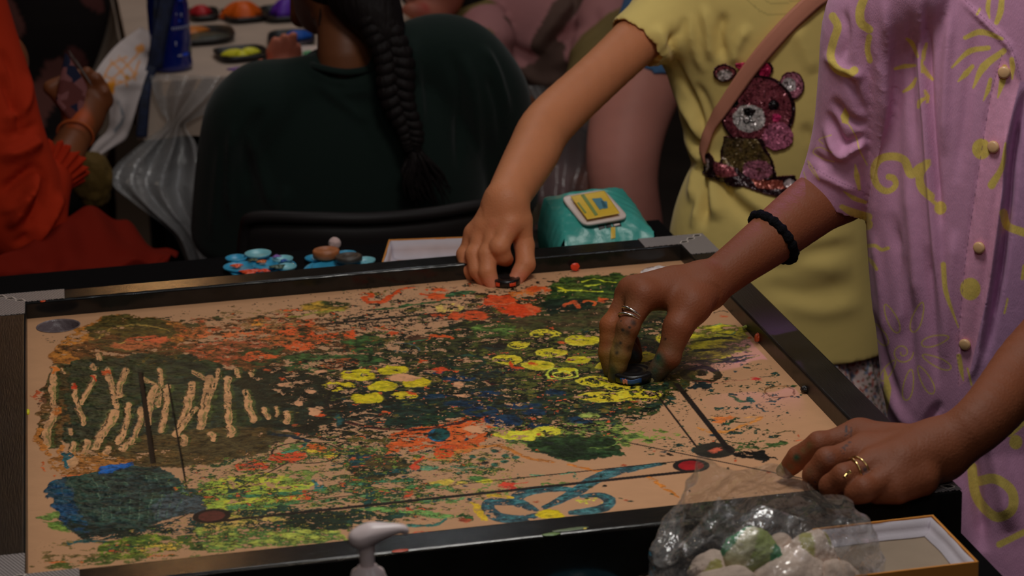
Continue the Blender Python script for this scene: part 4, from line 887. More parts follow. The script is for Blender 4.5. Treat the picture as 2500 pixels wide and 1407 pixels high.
# ---- floral skirt
sk = Body(.02); sk.limb([T(1915, 780, .56), T(1925, 900, .56), T(1935, 1060, .56), T(1940, 1200, .56)], [.090, .120, .14, .15], 4, (fc, .7))
flo_m = mat('floral_cotton', attr=True, rough=.85, spec=.2, bump=.0004, bscale=400)
def fcol(v, n):
    c = np.tile(np.asarray(pc(150, 132, 128)), (len(v), 1)); a = n3(v, 620, 21); b = n3(v, 560, 31); d = n3(v, 900, 41)
    c[a > .28] = pc(128, 62, 50); c[b > .3] = pc(84, 92, 110); c[(d > .3)] = pc(70, 66, 48); return c
sdf_cloth('skirt', sk.field(.004), flo_m, child, [(T(1940, 1215, .56), V(0, 0, -1), .5), (T(1915, 775, .56), V(0, 0, 1), .5)], [([(2030, 800), (2040, 900), (2060, 960)], 9, .008), ([(2070, 790), (2080, 880), (2100, 960)], 7, -.010), ([(2100, 780), (2120, 900), (2140, 960)], 8, .008)], .002, 30, 8, 1, fcol, .002)
# ---- bear of sequins, a patch sewn on the shirt front
dg = bpy.context.evaluated_depsgraph_get(); bvh = BVHTree.FromObject(shirt, dg)
K = (30, 12, 16)
new_canvas(1700, 150, 280, 350, pc(96, 40, 46), 5, 1.2)
M_ = np.zeros((CH, CW), np.float32)
def bear(fn, col, *a, **k): fn(*a, col, **k)
def mk(fn):
    """draw and also mark as part of the patch"""
    def g(*a, **k):
        global can
        s = can.copy(); fn(*a, **k); M_[np.abs(can-s).sum(-1) > .002] = 1
    return g
B_, P_, S_ = mk(blob), mk(poly), mk(stroke)
B_(1771, 174, 27, 21, K, 1, .5, .3); B_(1771, 174, 22, 17, (110, 50, 56), 1, .5, .3); B_(1771, 179, 17, 13, (172, 160, 158), 1, .5, .4)
B_(1931, 206, 30, 34, K, 1, .5, .3); B_(1931, 206, 27, 31, (150, 92, 108), .95, .5, .3); B_(1925, 204, 17, 17, (186, 176, 176), 1, .5, .4)
B_(1812, 152, 18, 14, (150, 40, 70), 1, .5, .4); P_([(1850, 150), (1880, 146), (1888, 165), (1876, 190), (1850, 182)], K, 1, .5, rough=.3); B_(1868, 168, 14, 18, (150, 30, 66), 1, .5, .4)
B_(1850, 268, 90, 88, K, 1, .5, .2); B_(1848, 268, 83, 82, (112, 54, 62), 1, .5, .2, second=(86, 36, 44)); B_(1898, 330, 36, 34, (158, 88, 112), .85, .5, .5)
P_([(1770, 330), (1860, 335), (1890, 400), (1900, 440), (1880, 470), (1780, 450), (1755, 420)], K, 1, .5, rough=.4); P_([(1772, 332), (1850, 336), (1882, 395), (1888, 440), (1800, 440), (1762, 410)], (92, 74, 40), 1, .5, rough=.4, second=(60, 46, 30))
P_([(1716, 378), (1735, 370), (1748, 395), (1800, 410), (1830, 445), (1800, 450), (1714, 425)], K, 1, .5, rough=.5); P_([(1745, 395), (1790, 408), (1800, 432), (1752, 425)], (120, 56, 62), .95, .5, rough=.4); B_(1729, 402, 8, 16, (176, 160, 164), 1, .5, .4)
P_([(1800, 420), (1880, 430), (1940, 425), (1946, 450), (1900, 480), (1850, 470), (1800, 450)], K, 1, .5, rough=.5); P_([(1830, 435), (1910, 438), (1918, 462), (1850, 462)], (120, 56, 44), .95, .5, rough=.4); B_(1928, 448, 14, 14, (176, 160, 160), 1, .5, .4)
B_(1850, 412, 36, 24, (142, 84, 100), .85, .5, .4)
B_(1794, 248, 11, 11, (14, 8, 12), 1, .5, .3); B_(1888, 254, 13, 13, (14, 8, 12), 1, .5, .3)
B_(1830, 286, 38, 34, (186, 178, 176), 1, .5, .35); P_([(1816, 262), (1832, 258), (1848, 264), (1840, 282), (1830, 286), (1818, 276)], (14, 10, 12), 1, .5, rough=.4); S_([(1830, 280), (1832, 292), (1822, 298), (1816, 290)], 4, (14, 10, 12), 1, .5, .3, flat=1); S_([(1832, 292), (1842, 296)], 4, (14, 10, 12), 1, .5, .3, flat=1)
B_(1895, 284, 12, 10, (190, 50, 100), .9, .5, .4)
step = 1.25; ux = np.arange(1702, 1978, step); uy = np.arange(136, 496, step); vid = -np.ones((len(uy), len(ux)), int); vs = []; cs = []
for i, y in enumerate(uy):
    for j, x in enumerate(ux):
        ii, jj = int(y-CY0), int(x-CX0)
        if 0 <= ii < CH and 0 <= jj < CW and M_[ii, jj] > 0:
            h = onto(x, y, .0034)
            if h is None: continue
            vid[i, j] = len(vs); vs.append(h[0]+h[1]*.0006*R.rand()); cs.append(can[ii, jj]*(.75+.5*R.rand()))
ff = [(vid[i, j], vid[i, j+1], vid[i+1, j+1], vid[i+1, j]) for i in range(len(uy)-1) for j in range(len(ux)-1) if min(vid[i, j], vid[i, j+1], vid[i+1, j+1], vid[i+1, j]) >= 0]
seq_m = mat('sequins', attr=True, rough=.22, spec=.8, metal=.35)
nt = seq_m.node_tree; N = nt.nodes; L = nt.links; vo = N.new('ShaderNodeTexVoronoi'); vo.inputs['Scale'].default_value = 420; tcn = [n for n in N if n.type == 'TEX_COORD'][0]; L.new(tcn.outputs['Object'], vo.inputs['Vector'])
geo = N.new('ShaderNodeNewGeometry'); sb = N.new('ShaderNodeVectorMath'); sb.operation = 'SUBTRACT'; sb.inputs[1].default_value = (.5, .5, .5); L.new(vo.outputs['Color'], sb.inputs[0])
ms = N.new('ShaderNodeVectorMath'); ms.operation = 'SCALE'; ms.inputs[3].default_value = .9; L.new(sb.outputs[0], ms.inputs[0]); ad = N.new('ShaderNodeVectorMath'); ad.operation = 'ADD'; L.new(geo.outputs['Normal'], ad.inputs[0]); L.new(ms.outputs[0], ad.inputs[1])
no = N.new('ShaderNodeVectorMath'); no.operation = 'NORMALIZE'; L.new(ad.outputs[0], no.inputs[0]); L.new(no.outputs[0], N['Principled BSDF'].inputs['Normal'])
pt = link('sequin_bear_patch', npmesh('sequin_bear_patch', np.array(vs), np.array(ff), np.array(cs)), seq_m, child); solid(pt, .0012, 0)
# ---- strap of a shoulder bag across the chest
strap_m = mat('dusty_pink_strap', pc(150, 98, 80), rough=.6, spec=.3, bump=.0002, bscale=500)
sc_ = crom([(2010, -20), (1975, 5), (1900, 80), (1830, 165), (1775, 250), (1740, 310), (1724, 365), (1722, 392)], 10); sw = np.interp(np.linspace(0, 1, len(sc_)), [0, .2, .5, .8, 1], [42, 42, 36, 20, 8])
g = []
for k in range(len(sc_)):
    t = sc_[min(k+1, len(sc_)-1)]-sc_[max(k-1, 0)]; t /= np.linalg.norm(t); nn = np.array([-t[1], t[0]]); row = []
    for u in np.linspace(-.5, .5, 7):
        q = sc_[k]+nn*u*sw[k]; h = onto(q[0], q[1], .0075-.002*abs(u)); row.append(h[0] if h else (row[-1] if row else g[-1][0]))
    g.append(row)
g = np.array(g); g = np.stack([np.stack([np.convolve(np.pad(g[:, j, i], 3, mode='edge'), np.ones(7)/7, 'valid') for i in range(3)], -1) for j in range(7)], 1)
st = grid_mesh('bag_strap', g, strap_m, child); solid(st, .002, 0); st['label'] = 'dusty pink bag strap'
# ================================================================== adult in purple
adult = empty('person', (.66, .02, -.78), 'person in a purple shirt printed with yellow suns, both hands at the board', 'person')
sh, el, wr = J(2110, 40, .10), J(2095, 430, .13), J(1735, 694, .035)
B = Body(.014)
B.limb([sh, (sh+el)/2, el, J(1990, 500, .10), J(1880, 585, .068), J(1800, 645, .048), wr], [.040, .036, .0325, .0310, .0262, .0218, .0205], 6)
kI, kM, kR, kP = J(1572, 722, .012), J(1545, 712, .034), J(1535, 722, .056), J(1545, 738, .076)
for kx, rr in ((kI, .0125), (kM, .0130), (kR, .0120), (kP, .0110)): B.seg(wr*.85+kx*.15, kx, .0175, rr, .014)
B.seg(wr*.5+kM*.5, kM*.7+kI*.3, .018, .013, .014); B.seg(kI, kP, .011, .0095, .012)
c1, c2, c3, c4 = J(1690, 745, .005), J(1655, 800, -.010), J(1632, 872, -.018), J(1592, 925, -.013)
B.seg(wr*.7+c1*.3, c1, .0175, .0165, .014); B.seg(c1, c2, .0165, .0130, .012)
finger(B, [kI, J(1533, 800, -.004), J(1515, 864, -.006), J(1503, 922, -.007)], [.0118, .0105, .0094, .0080])
finger(B, [kM, J(1492, 796, .022), J(1486, 862, .014), J(1492, 905, .010)], [.0118, .0106, .0094, .0080])
finger(B, [kR, J(1500, 800, .052), J(1528, 845, .046), J(1550, 872, .036)], [.0112, .0102, .0090, .0078])
finger(B, [kP, J(1520, 800, .080), J(1540, 838, .072), J(1552, 860, .060)], [.0100, .0090, .0080, .0070])
finger(B, [c2, c3, c4], [.0132, .0112, .0092])
for kx in (kI, kM, kR): B.g[0].append(('e', kx+V(-.001, -.001, .006), np.eye(3), (.0085, .0085, .0055), .007, False))
B.seg(wr, kI*.6+wr*.4+V(0, 0, .004), .006, .005, .012)
tipsA = [J(1503, 922, -.007), J(1492, 905, .010), J(1550, 872, .036), c4]
GR, DK, BRN = (34, 48, 40), (18, 22, 24), (92, 66, 34)
spots = [(J(1500, 890, -.006), .020, (40, 44, 30), .75), (J(1486, 880, .012), .020, (50, 44, 28), .75), (J(1475, 800, .024), .020, (104, 58, 30), .6), (J(1608, 900, -.016), .017, (36, 48, 38), .85), (J(1640, 850, -.016), .014, (60, 56, 36), .5), (J(1520, 830, -.004), .017, (74, 62, 36), .6), (J(1535, 745, .01), .014, (90, 66, 42), .4), (tipsA[0], .013, DK, .95), (tipsA[0]+V(0, 0, .014), .017, (98, 78, 34), .75), (tipsA[1], .013, GR, .9), (J(1482, 850, .014), .022, (116, 72, 32), .6), (tipsA[2], .016, (26, 26, 22), .95), (c4, .012, (30, 48, 44), .8), (J(1608, 880, -.02), .009, (26, 58, 48), .8), (J(1515, 860, -.006), .016, (104, 84, 44), .6), (J(1488, 775, .02), .018, (120, 66, 36), .5), (J(1525, 808, -.004), .003, (30, 30, 26), .9), (J(1538, 800, -.004), .0025, (50, 30, 24), .9), (J(1506, 846, -.013), .004, (26, 28, 24), .95), (J(1530, 812, -.014), .0035, (30, 28, 24), .95), (J(1545, 790, -.012), .003, (40, 30, 26), .9), (J(1515, 838, -.006), .003, (30, 34, 30), .9), (J(1625, 828, -.018), .002, (40, 26, 20), .9)]
S = B.field(.0018, gk=.010, gk2=.0012)
D1, D2, D3 = (22, 26, 24), (40, 44, 28), (30, 50, 40)
ML = [(1495, 905, 16, D2, .9), (1488, 880, 18, (58, 46, 28), .8), (1503, 922, 16, D1, .95), (1480, 840, 16, (96, 52, 28), .7), (1476, 790, 18, (112, 62, 36), .6), (1512, 850, 14, (84, 66, 38), .7), (1522, 820, 12, (92, 66, 42), .6), (1520, 806, 4.5, D1, .9), (1537, 800, 4, D1, .9), (1515, 838, 5, D1, .95), (1516, 784, 2.5, D1, .9), (1506, 862, 6, D1, .8), (1548, 868, 14, D1, .95), (1535, 850, 12, (40, 30, 20), .8), (1600, 905, 12, D3, .8), (1590, 925, 12, D1, .9), (1606, 872, 9, (22, 52, 44), .9), (1612, 890, 8, (60, 64, 44), .8), (1625, 828, 3, (30, 20, 16), .9), (1640, 865, 14, (84, 52, 36), .5), (1585, 765, 10, (58, 30, 22), .7), (1596, 770, 6, (44, 22, 16), .8), (1620, 780, 5, (58, 30, 22), .6), (1500, 745, 12, (88, 54, 38), .5)]
me2 = hand_mesh(S, (90, 49, 30), spots, ML, 5); me2.name = 'body'; abody = link('body', me2, skin_adult, adult)
nail(c4, c3, V(-.25, -.9, .25), .0088, nail_g, adult, L_=.0068)
# left hand resting on the near right corner of the board
el2, wr2 = J(2640, 720, -.30), J(2300, 1098, z=.047)
B = Body(.014)
B.limb([J(2700, 300, -.22), el2, J(2500, 905, -.335), J(2400, 1025, z=.070), wr2], [.042, .034, .0275, .0235, .0215], 6)
qI, qM, qR, qP = J(2098, 1066, z=.043), J(2112, 1100, z=.045), J(2138, 1134, z=.044), J(2180, 1166, z=.037)
for kx, rr in ((qI, .0125), (qM, .0125), (qR, .0120), (qP, .0115)): B.seg(wr2*.88+kx*.12, kx, .0180, rr, .014)
B.seg(qI, qP, .011, .010, .012); B.seg(wr2, J(2210, 1130, z=.045), .021, .017, .014)
iP, iD, iT = J(2000, 1086, z=.040), J(1950, 1118, z=.026), J(1921, 1148, z=.011)
finger(B, [qI, iP, iD, iT], [.0118, .0105, .0094, .0080])
mP, mD, mT = J(2020, 1126, z=.043), J(1990, 1160, z=.030), J(1984, 1190, z=.012)
finger(B, [qM, mP, mD, mT], [.0118, .0108, .0098, .0085])
rP, rD, rT = J(2062, 1166, z=.040), J(2030, 1188, z=.030), J(2040, 1204, z=.022)
finger(B, [qR, rP, rD, rT], [.0115, .0108, .0096, .0085])
pP, pD, pT = J(2110, 1196, z=.034), J(2085, 1206, z=.030), J(2075, 1210, z=.026)
finger(B, [qP, pP, pD], [.0108, .0100, .0088])
finger(B, [J(2250, 1170, z=.034), J(2190, 1196, z=.030), J(2140, 1206, z=.026)], [.0150, .0110, .0090])
for kx in (qI, qM, qR, qP): B.g[0].append(('e', kx+V(.001, 0, .0065), np.eye(3), (.0085, .0085, .005), .007, False))
for kx in (qI, qM, qR): B.seg(wr2*.5+kx*.5+V(0, 0, .012), kx+V(.003, 0, .008), .0025, .003, .010)
INK = (48, 44, 46)
TT = lambda x, y, zz, r, o: (J(x, y, z=zz), r, INK, o)
spots = [TT(2070, 1045, .058, .0055, .9), TT(2062, 1058, .056, .004, .8), TT(2078, 1062, .056, .0035, .8), TT(2070, 1085, .056, .005, .9), TT(2062, 1102, .055, .004, .8), TT(2050, 1090, .054, .003, .7), TT(2040, 1112, .053, .0035, .6), TT(2030, 1128, .052, .003, .7), TT(1984, 1176, .040, .0032, .9), TT(1974, 1184, .036, .0025, .9), TT(1992, 1188, .034, .0025, .9), TT(1980, 1194, .030, .0022, .9), (J(1960, 1105, z=.042), .014, (88, 72, 38), .6), (J(1930, 1130, z=.03), .012, (70, 62, 40), .6), (J(1942, 1116, z=.040), .0080, (26, 50, 32), 1), (J(1944, 1118, z=.036), .0085, (34, 54, 34), .95), (iT, .012, (84, 66, 40), .5), (mT, .012, (60, 54, 36), .6), (J(2065, 1055, z=.05), .006, INK, .6), (J(2066, 1090, z=.05), .006, INK, .55), (J(2075, 1072, z=.05), .005, INK, .6), (J(2030, 1120, z=.05), .005, (78, 54, 48), .6), (J(2112, 1146, z=.052), .0045, INK, .8), (J(1985, 1178, z=.03), .003, INK, .8), (J(1977, 1184, z=.03), .002, INK, .8), (J(1990, 1186, z=.03), .002, INK, .8)]
S = B.field(.0018, gk=.010, gk2=.0012)
I2 = (34, 32, 36)
ML = [(2066, 1040+k*2.5, 3, I2, .8) for k in range(7)]+[(2080-k*4, 1052+k*3, 2.2, I2, .75) for k in range(5)]+[(2078, 1045+k*5, 2.2, I2, .8) for k in range(6)]+[(2058+5*math.cos(k), 1100+9*math.sin(k), 2, I2, .7) for k in range(7)]+[(2030+9*math.cos(k*.8), 1118+12*math.sin(k*.8), 1.8, (60, 44, 40), .7) for k in range(8)]+[(2066, 1088, 5, I2, .8), (2074, 1080, 5, I2, .8), (2060, 1094, 4, I2, .8), (2112, 1147, 8, I2, .85), (2106, 1158, 5, I2, .7),
    (1974, 1178, 3.5, I2, .9), (1981, 1185, 3, I2, .9), (1990, 1178, 2.5, I2, .9), (1986, 1192, 3, I2, .9), (1972, 1190, 3, I2, .9), (1983, 1168, 2.2, I2, .8), (1944, 1117, 11, (26, 46, 30), 1), (1975, 1088, 10, (74, 58, 34), .7), (1960, 1100, 9, (84, 66, 40), .7), (1930, 1140, 12, (66, 58, 38), .6), (1975, 1150, 14, (70, 52, 34), .5), (2000, 1140, 10, (84, 54, 38), .5)]
me = hand_mesh(S, (90, 49, 30), [q for q in spots if q[2] != INK], ML, 6)
bm = bmesh.new(); bm.from_mesh(abody.data); bm.from_mesh(me); bm.to_mesh(abody.data); bm.free()
nl = nail(iT, iD, V(-.75, -.45, .5), .0085, nail_g, adult, L_=.0068); nl['label'] = 'pale green painted fingernail'
# tattoo strokes and dots are inked marks in the skin colour above; jewellery:
fx = J(1540, 772, .002); d_ = J(1533, 800, -.004)-kI; d_ /= np.linalg.norm(d_)
for k in (-1, 1): ringband('finger_ring', fx+d_*(.0024*k), d_+V(.15*k, 0, 0), .0118, .0011, silver_m, adult, wf=.5)['label'] = 'silver ring'
fx = J(2092, 1152, z=.042); d_ = rP-qR; d_ /= np.linalg.norm(d_)
for k in (-1, 1): ringband('finger_ring', fx+d_*(.0022*k), d_+V(.1*k, .2*k, 0), .0122, .0010, gold_m, adult)['label'] = 'gold ring'
tube('ring_clasp', [J(2078, 1152, z=.056), J(2068, 1158, z=.054), J(2062, 1166, z=.052)], [.0018, .0016, .002], gold_m, adult, 8)
ax_ = J(1990, 500, .10)-J(1880, 585, .068); ax_ /= np.linalg.norm(ax_)
tie_m = mat('black_fuzzy_elastic', (.006, .006, .008), rough=.95, spec=.1, bump=.003, bscale=300)
ht = ringband('hair_tie', J(1888, 580, .071), ax_*.85+V(.25, 0, .25), .0285, .0052, tie_m, adult, amp=.12, seg=120, wf=.5); ht['label'] = 'black fuzzy hair tie on the forearm'
# ---- torso core and legs
fc2 = V(-.35, -.94, 0); wd2 = V(.94, -.35, 0)
tb = Body(.03); hc = PY(2545, 900, .02)
tb.limb([V(hc[0], .02, -.16), V(hc[0], .02, .0), V(hc[0], .02, .20), V(hc[0], .02, .40), V(hc[0], .02, .56)], [.11, .10, .11, .12, .08], 4, (fc2, .52)); tb.seg(sh, V(hc[0], .02, .44), .030, .045, .03)
for s in (-1, 1): tb.limb([V(hc[0], .02, -.16)+wd2*s*.07, V(hc[0], .02, -.45)+wd2*s*.08, V(hc[0], .02, -.76)+wd2*s*.09], [.07, .055, .042], 5)
tb.seg(V(hc[0], .02, .52), V(hc[0]+.02, .0, .66), .05, .05, .03)
join_body(abody, tb.field(.008), skinf((90, 49, 30)))
# ---- purple shirt: body, sleeve
ps = Body(.03)
def Q(px, py): return PY(px, py, .03)
prof = [(-200, 2560, .16), (-60, 2558, .178), (80, 2556, .176), (200, 2556, .178), (400, 2558, .182), (560, 2556, .182), (700, 2558, .180), (850, 2562, .175), (960, 2570, .172), (1060, 2580, .172), (1200, 2575, .190), (1420, 2570, .205), (1560, 2570, .21)]
ps.limb([Q(px, py) for py, px, r in prof], [r for *_, r in prof], 4, (fc2, .62))
hem2 = J(2031, 487, .110); hemn = J(1980, 572, .115)-J(2082, 402, .10); hemn /= np.linalg.norm(hemn)
ps.group((hem2, hemn)); ps.limb([Q(2230, -60), J(2150, 50, .06), J(2124, 190, .075), J(2100, 310, .09), J(2068, 410, .10), hem2, J(1990, 560, .112)], [.060, .056, .052, .047, .043, .0395, .0395], 5)
PS = ps.field(.0042, gk=.006)
pl = [([(2098, -30), (2108, 100), (2124, 200), (2123, 300), (2116, 420), (2110, 570)], 13, -.004), ([(2135, 60), (2150, 250), (2140, 450), (2120, 600)], 14, .006), ([(2010, 130), (2060, 170), (2110, 190)], 10, .005), ([(2030, 240), (2070, 290), (2120, 310)], 10, -.005), ([(2060, 170), (2090, 230), (2110, 290)], 8, -.004),
      ([(2012, 300), (2050, 380), (2085, 360), (2120, 350)], 9, .007), ([(2020, 270), (2060, 350), (2110, 330)], 8, -.006), ([(1975, 370), (2020, 400), (2060, 390)], 8, -.004), ([(1985, 420), (2030, 440), (2090, 470)], 8, .003),
      ([(2245, 0), (2250, 150), (2262, 300), (2272, 450), (2285, 620), (2300, 800)], 7, .007), ([(2262, 0), (2268, 200), (2282, 400), (2296, 560)], 7, -.007), ([(2325, 0), (2310, 200), (2305, 380)], 10, .005), ([(2190, 60), (2185, 300), (2180, 560)], 16, -.005), ([(2215, 420), (2230, 600), (2240, 760)], 13, .005), ([(2170, 520), (2200, 640), (2215, 800), (2230, 1000)], 14, -.006), ([(2330, 560), (2320, 700), (2305, 900)], 12, .004),
      ([(2490, 200), (2466, 300), (2453, 380), (2453, 450), (2441, 522), (2416, 697), (2386, 875), (2363, 930)], 6, .006), ([(2503, 220), (2482, 330), (2468, 420), (2460, 520), (2438, 690), (2404, 880)], 7, -.018), ([(2446, 134), (2416, 249), (2381, 473), (2356, 647), (2340, 841), (2340, 944)], 3.5, -.0022), ([(2462, 220), (2430, 420), (2395, 620), (2362, 850)], 20, .003),
      ([(2346, 0), (2416, 65), (2466, 119), (2490, 200)], 5, .004), ([(2150, 900), (2180, 980), (2230, 1060)], 12, .006), ([(2130, 760), (2160, 880), (2200, 1000)], 9, -.006), ([(2400, 1000), (2440, 1150), (2470, 1300)], 22, .010), ([(2360, 1080), (2380, 1200), (2400, 1350)], 16, -.010)]
new_canvas(1930, -20, 590, 1440, pc(150, 108, 134), 9, .35)
YP = (164, 144, 74)
poly([(2446, 134), (2416, 249), (2381, 473), (2356, 647), (2340, 841), (2340, 944), (2363, 930), (2386, 875), (2416, 697), (2441, 522), (2453, 450), (2453, 380), (2466, 300), (2490, 200)], (164, 116, 140), 1, 0, rough=0); poly([(2490, 200), (2466, 300), (2453, 380), (2441, 522), (2416, 697), (2363, 930), (2520, 1000), (2520, 200)], (140, 104, 134), 1, 0, rough=0)
def st_(p, w_, c=YP): stroke(p, w_, c, 1, 0, .2, flat=1)
def bl_(x, y, r, c=YP): blob(x, y, r, r*1.1, c, 1, 0, .2)
st_([(2033, 40), (2045, 65), (2035, 100), (2028, 139), (2043, 169), (2072, 180), (2086, 172)], 20); st_([(2112, -10), (2100, 25), (2102, 55), (2122, 72)], [20, 22, 22, 20]); st_([(2122, 90), (2118, 120), (2124, 148)], 14)
for a in [[(2214, 95), (2228, 108), (2240, 139)], [(2262, 107), (2256, 128), (2254, 146)], [(2185, 168), (2208, 162), (2234, 160)], [(2236, 192), (2226, 210), (2206, 224)], [(2252, 160), (2262, 178), (2277, 194)], [(2242, 262), (2246, 248), (2262, 238)], [(2258, 222), (2264, 236), (2264, 249)], [(2251, 148), (2251, 176)]]: st_(a, [7, 12, 7] if len(a) == 3 else 7)
for a, w_ in [([(2356, 92), (2396, 78), (2446, 95)], [10, 16, 8]), ([(2324, 165), (2366, 126), (2413, 117)], [5, 14, 12]), ([(2376, 214), (2401, 164), (2451, 124)], [5, 20, 14]), ([(2339, 199), (2358, 180), (2374, 162)], [4, 15, 10]), ([(2401, 246), (2412, 220), (2418, 194)], [3, 12, 9]), ([(2436, 238), (2447, 200), (2453, 164)], [4, 16, 13]), ([(2471, 192), (2472, 165), (2470, 145)], [5, 13, 12]), ([(2416, 45), (2412, 20), (2416, -10)], [4, 12, 10]), ([(2433, 55), (2442, 30), (2446, 0)], [12, 16, 14]), ([(2385, 35), (2392, 22)], 6)]: st_(a, w_)
poly([(2063, 262), (2074, 282), (2070, 304), (2056, 300), (2052, 284)], YP, 1, 0, rough=.1); st_([(2070, 300), (2090, 335), (2098, 365), (2117, 403)], 3)
st_([(2170, 432), (2182, 436), (2187, 450), (2176, 464), (2157, 465), (2138, 446), (2134, 412), (2150, 388), (2180, 382), (2208, 392), (2224, 425), (2246, 408), (2268, 394)], [16, 16, 14, 14, 16, 17, 18, 19, 20, 20, 22, 18, 10]); st_([(2262, 400), (2246, 425), (2250, 458), (2272, 480)], 21); st_([(2262, 478), (2285, 498)], 10); bl_(2296, 508, 15)
bl_(2396, 364, 23); st_([(2455, 350), (2446, 408), (2421, 452)], [5, 13, 20]); st_([(2088, 402), (2092, 430), (2098, 462)], [3, 14, 8]); st_([(2060, 468), (2085, 484), (2112, 494)], [3, 12, 9]); st_([(2055, 505), (2080, 518), (2120, 530)], [12, 20, 20]); bl_(2118, 548, 13)
st_([(2112, 602), (2135, 600), (2152, 610), (2168, 606)], 9); st_([(2113, 625), (2128, 640), (2140, 658)], [5, 10, 8]); st_([(2303, 646), (2310, 715), (2340, 800)], [13, 12, 3]); bl_(2369, 706, 25)
ringpts = lambda cx, cy, a, b, an: [(cx+a*math.cos(t)*math.cos(an)-b*math.sin(t)*(1+.25*math.cos(t))*math.sin(an), cy+a*math.cos(t)*math.sin(an)+b*math.sin(t)*(1+.25*math.cos(t))*math.cos(an)) for t in np.linspace(0, 2*np.pi, 20)]
st_([(2203+27*math.cos(t)*(1-.09*t), 861+27*math.sin(t)*(1-.09*t)) for t in np.linspace(0, 9.5, 40)], 3.2)
for k, (x, y, a, b, an) in enumerate([(2177, 778, 38, 12, 65), (2240, 775, 38, 12, 108), (2283, 832, 34, 12, 165), (2287, 884, 38, 11, 25), (2260, 928, 38, 12, 62), (2218, 940, 38, 12, 100), (2168, 905, 30, 10, 125), (2146, 815, 34, 12, 55)]): st_(ringpts(x, y, a, b, math.radians(an)), 3.2)
st_([(2160, 905), (2166, 950), (2160, 1010)], [5, 20, 12]); st_([(2341, 870), (2346, 900), (2352, 930)], [12, 12, 3]); st_([(2460, 730), (2452, 765)], 5); st_([(2362, 900), (2372, 940)], 5); st_([(2450, 520), (2460, 552), (2500, 568)], 20); st_([(2500, 650), (2496, 680)], 8)
for a in [[(2036, 395), (2010, 388), (1985, 372), (2000, 360), (2030, 372)], [(1972, 392), (1978, 412), (2000, 440), (1990, 420), (1975, 395)], [(1962, 420), (1968, 440), (1970, 452)], [(2030, 330), (2000, 340), (2010, 352)]]: st_(a, 2.2)
st_([(2372, 1140), (2385, 1215), (2430, 1262), (2470, 1245), (2470, 1200), (2430, 1170), (2390, 1175)], 24); bl_(2480, 1080, 16); st_([(2465, 1060), (2500, 1030)], 16); st_([(2440, 1330), (2500, 1300)], 16)
# pocket/placket stitching
for a in ([(2446, 134), (2416, 249), (2381, 473), (2356, 647), (2340, 841), (2340, 944)], [(2350, -5), (2420, 62), (2468, 115), (2494, 200)], [(1962, 396), (2040, 440), (2112, 470)]):
    P = crom(a, 30)
    for i in range(0, len(P)-2, 3): stroke([P[i], P[i+1]], 1.6, (96, 62, 84), .9, 0, 0, flat=1)
def pcol(v, n):
    U = pix(v); c = samp(can, U); inn = (U[:, 0] > CX0) & (U[:, 1] > CY0) & (U[:, 0] < CX0+CW) & (U[:, 1] < CY0+CH) & ((n*(v-CC)).sum(1) < 0)
    return np.where(inn[:, None], c, np.asarray(pc(150, 108, 134)))*(1+.03*n3(v, 500, 9))[:, None]
pur_m = mat('purple_linen', attr=True, rough=.82, spec=.2, bump=.0003, bscale=1000, bstretch=(1, 1, .35), var=.05, vscale=120, sheen=.1)
pl = [(p, w_*1.15, a*1.15) for p, w_, a in pl]+[([(2160, 0), (2168, 150), (2160, 330)], 12, .005), ([(2222, 30), (2224, 200), (2235, 380)], 10, -.004), ([(2200, 560), (2205, 700), (2195, 820)], 12, .005), ([(2262, 600), (2275, 760), (2290, 950)], 11, -.005), ([(2380, 60), (2360, 250), (2335, 450)], 14, -.004), ([(2130, 560), (2150, 700), (2165, 850)], 10, .005), ([(2300, 980), (2260, 1040), (2250, 1090)], 10, -.005), ([(2060, 20), (2068, 90), (2060, 150)], 8, -.004)]
pshirt = sdf_cloth('shirt', PS, pur_m, adult, [(Q(2570, 1520), V(0, 0, -1), .6), (hem2, hemn, .075), (Q(2560, -170), V(0, 0, 1), .5)], pl, .0020, 18, 12, 2, pcol, .0016)
bv2 = BVHTree.FromObject(pshirt, bpy.context.evaluated_depsgraph_get())
btn_m = mat('shirt_button', pc(158, 126, 92), rough=.35, spec=.5)
for x, y, c in [(2427, 358, 0), (2392, 604, 0), (2357, 840, 1), (2452, 176, 0)]:
    h = onto(x, y, .001, bv2)
    if h is None: continue
    n = Vector(h[1]); q = n.to_track_quat('Z', 'Y').to_matrix()
    lathe('button', [(0, .0034), (.0040, .0033), (.0055, .0026), (.0062, .0012), (.0058, -.0006), (0, -.0008)], btn_m, adult, h[0], 24, M=q.to_4x4())
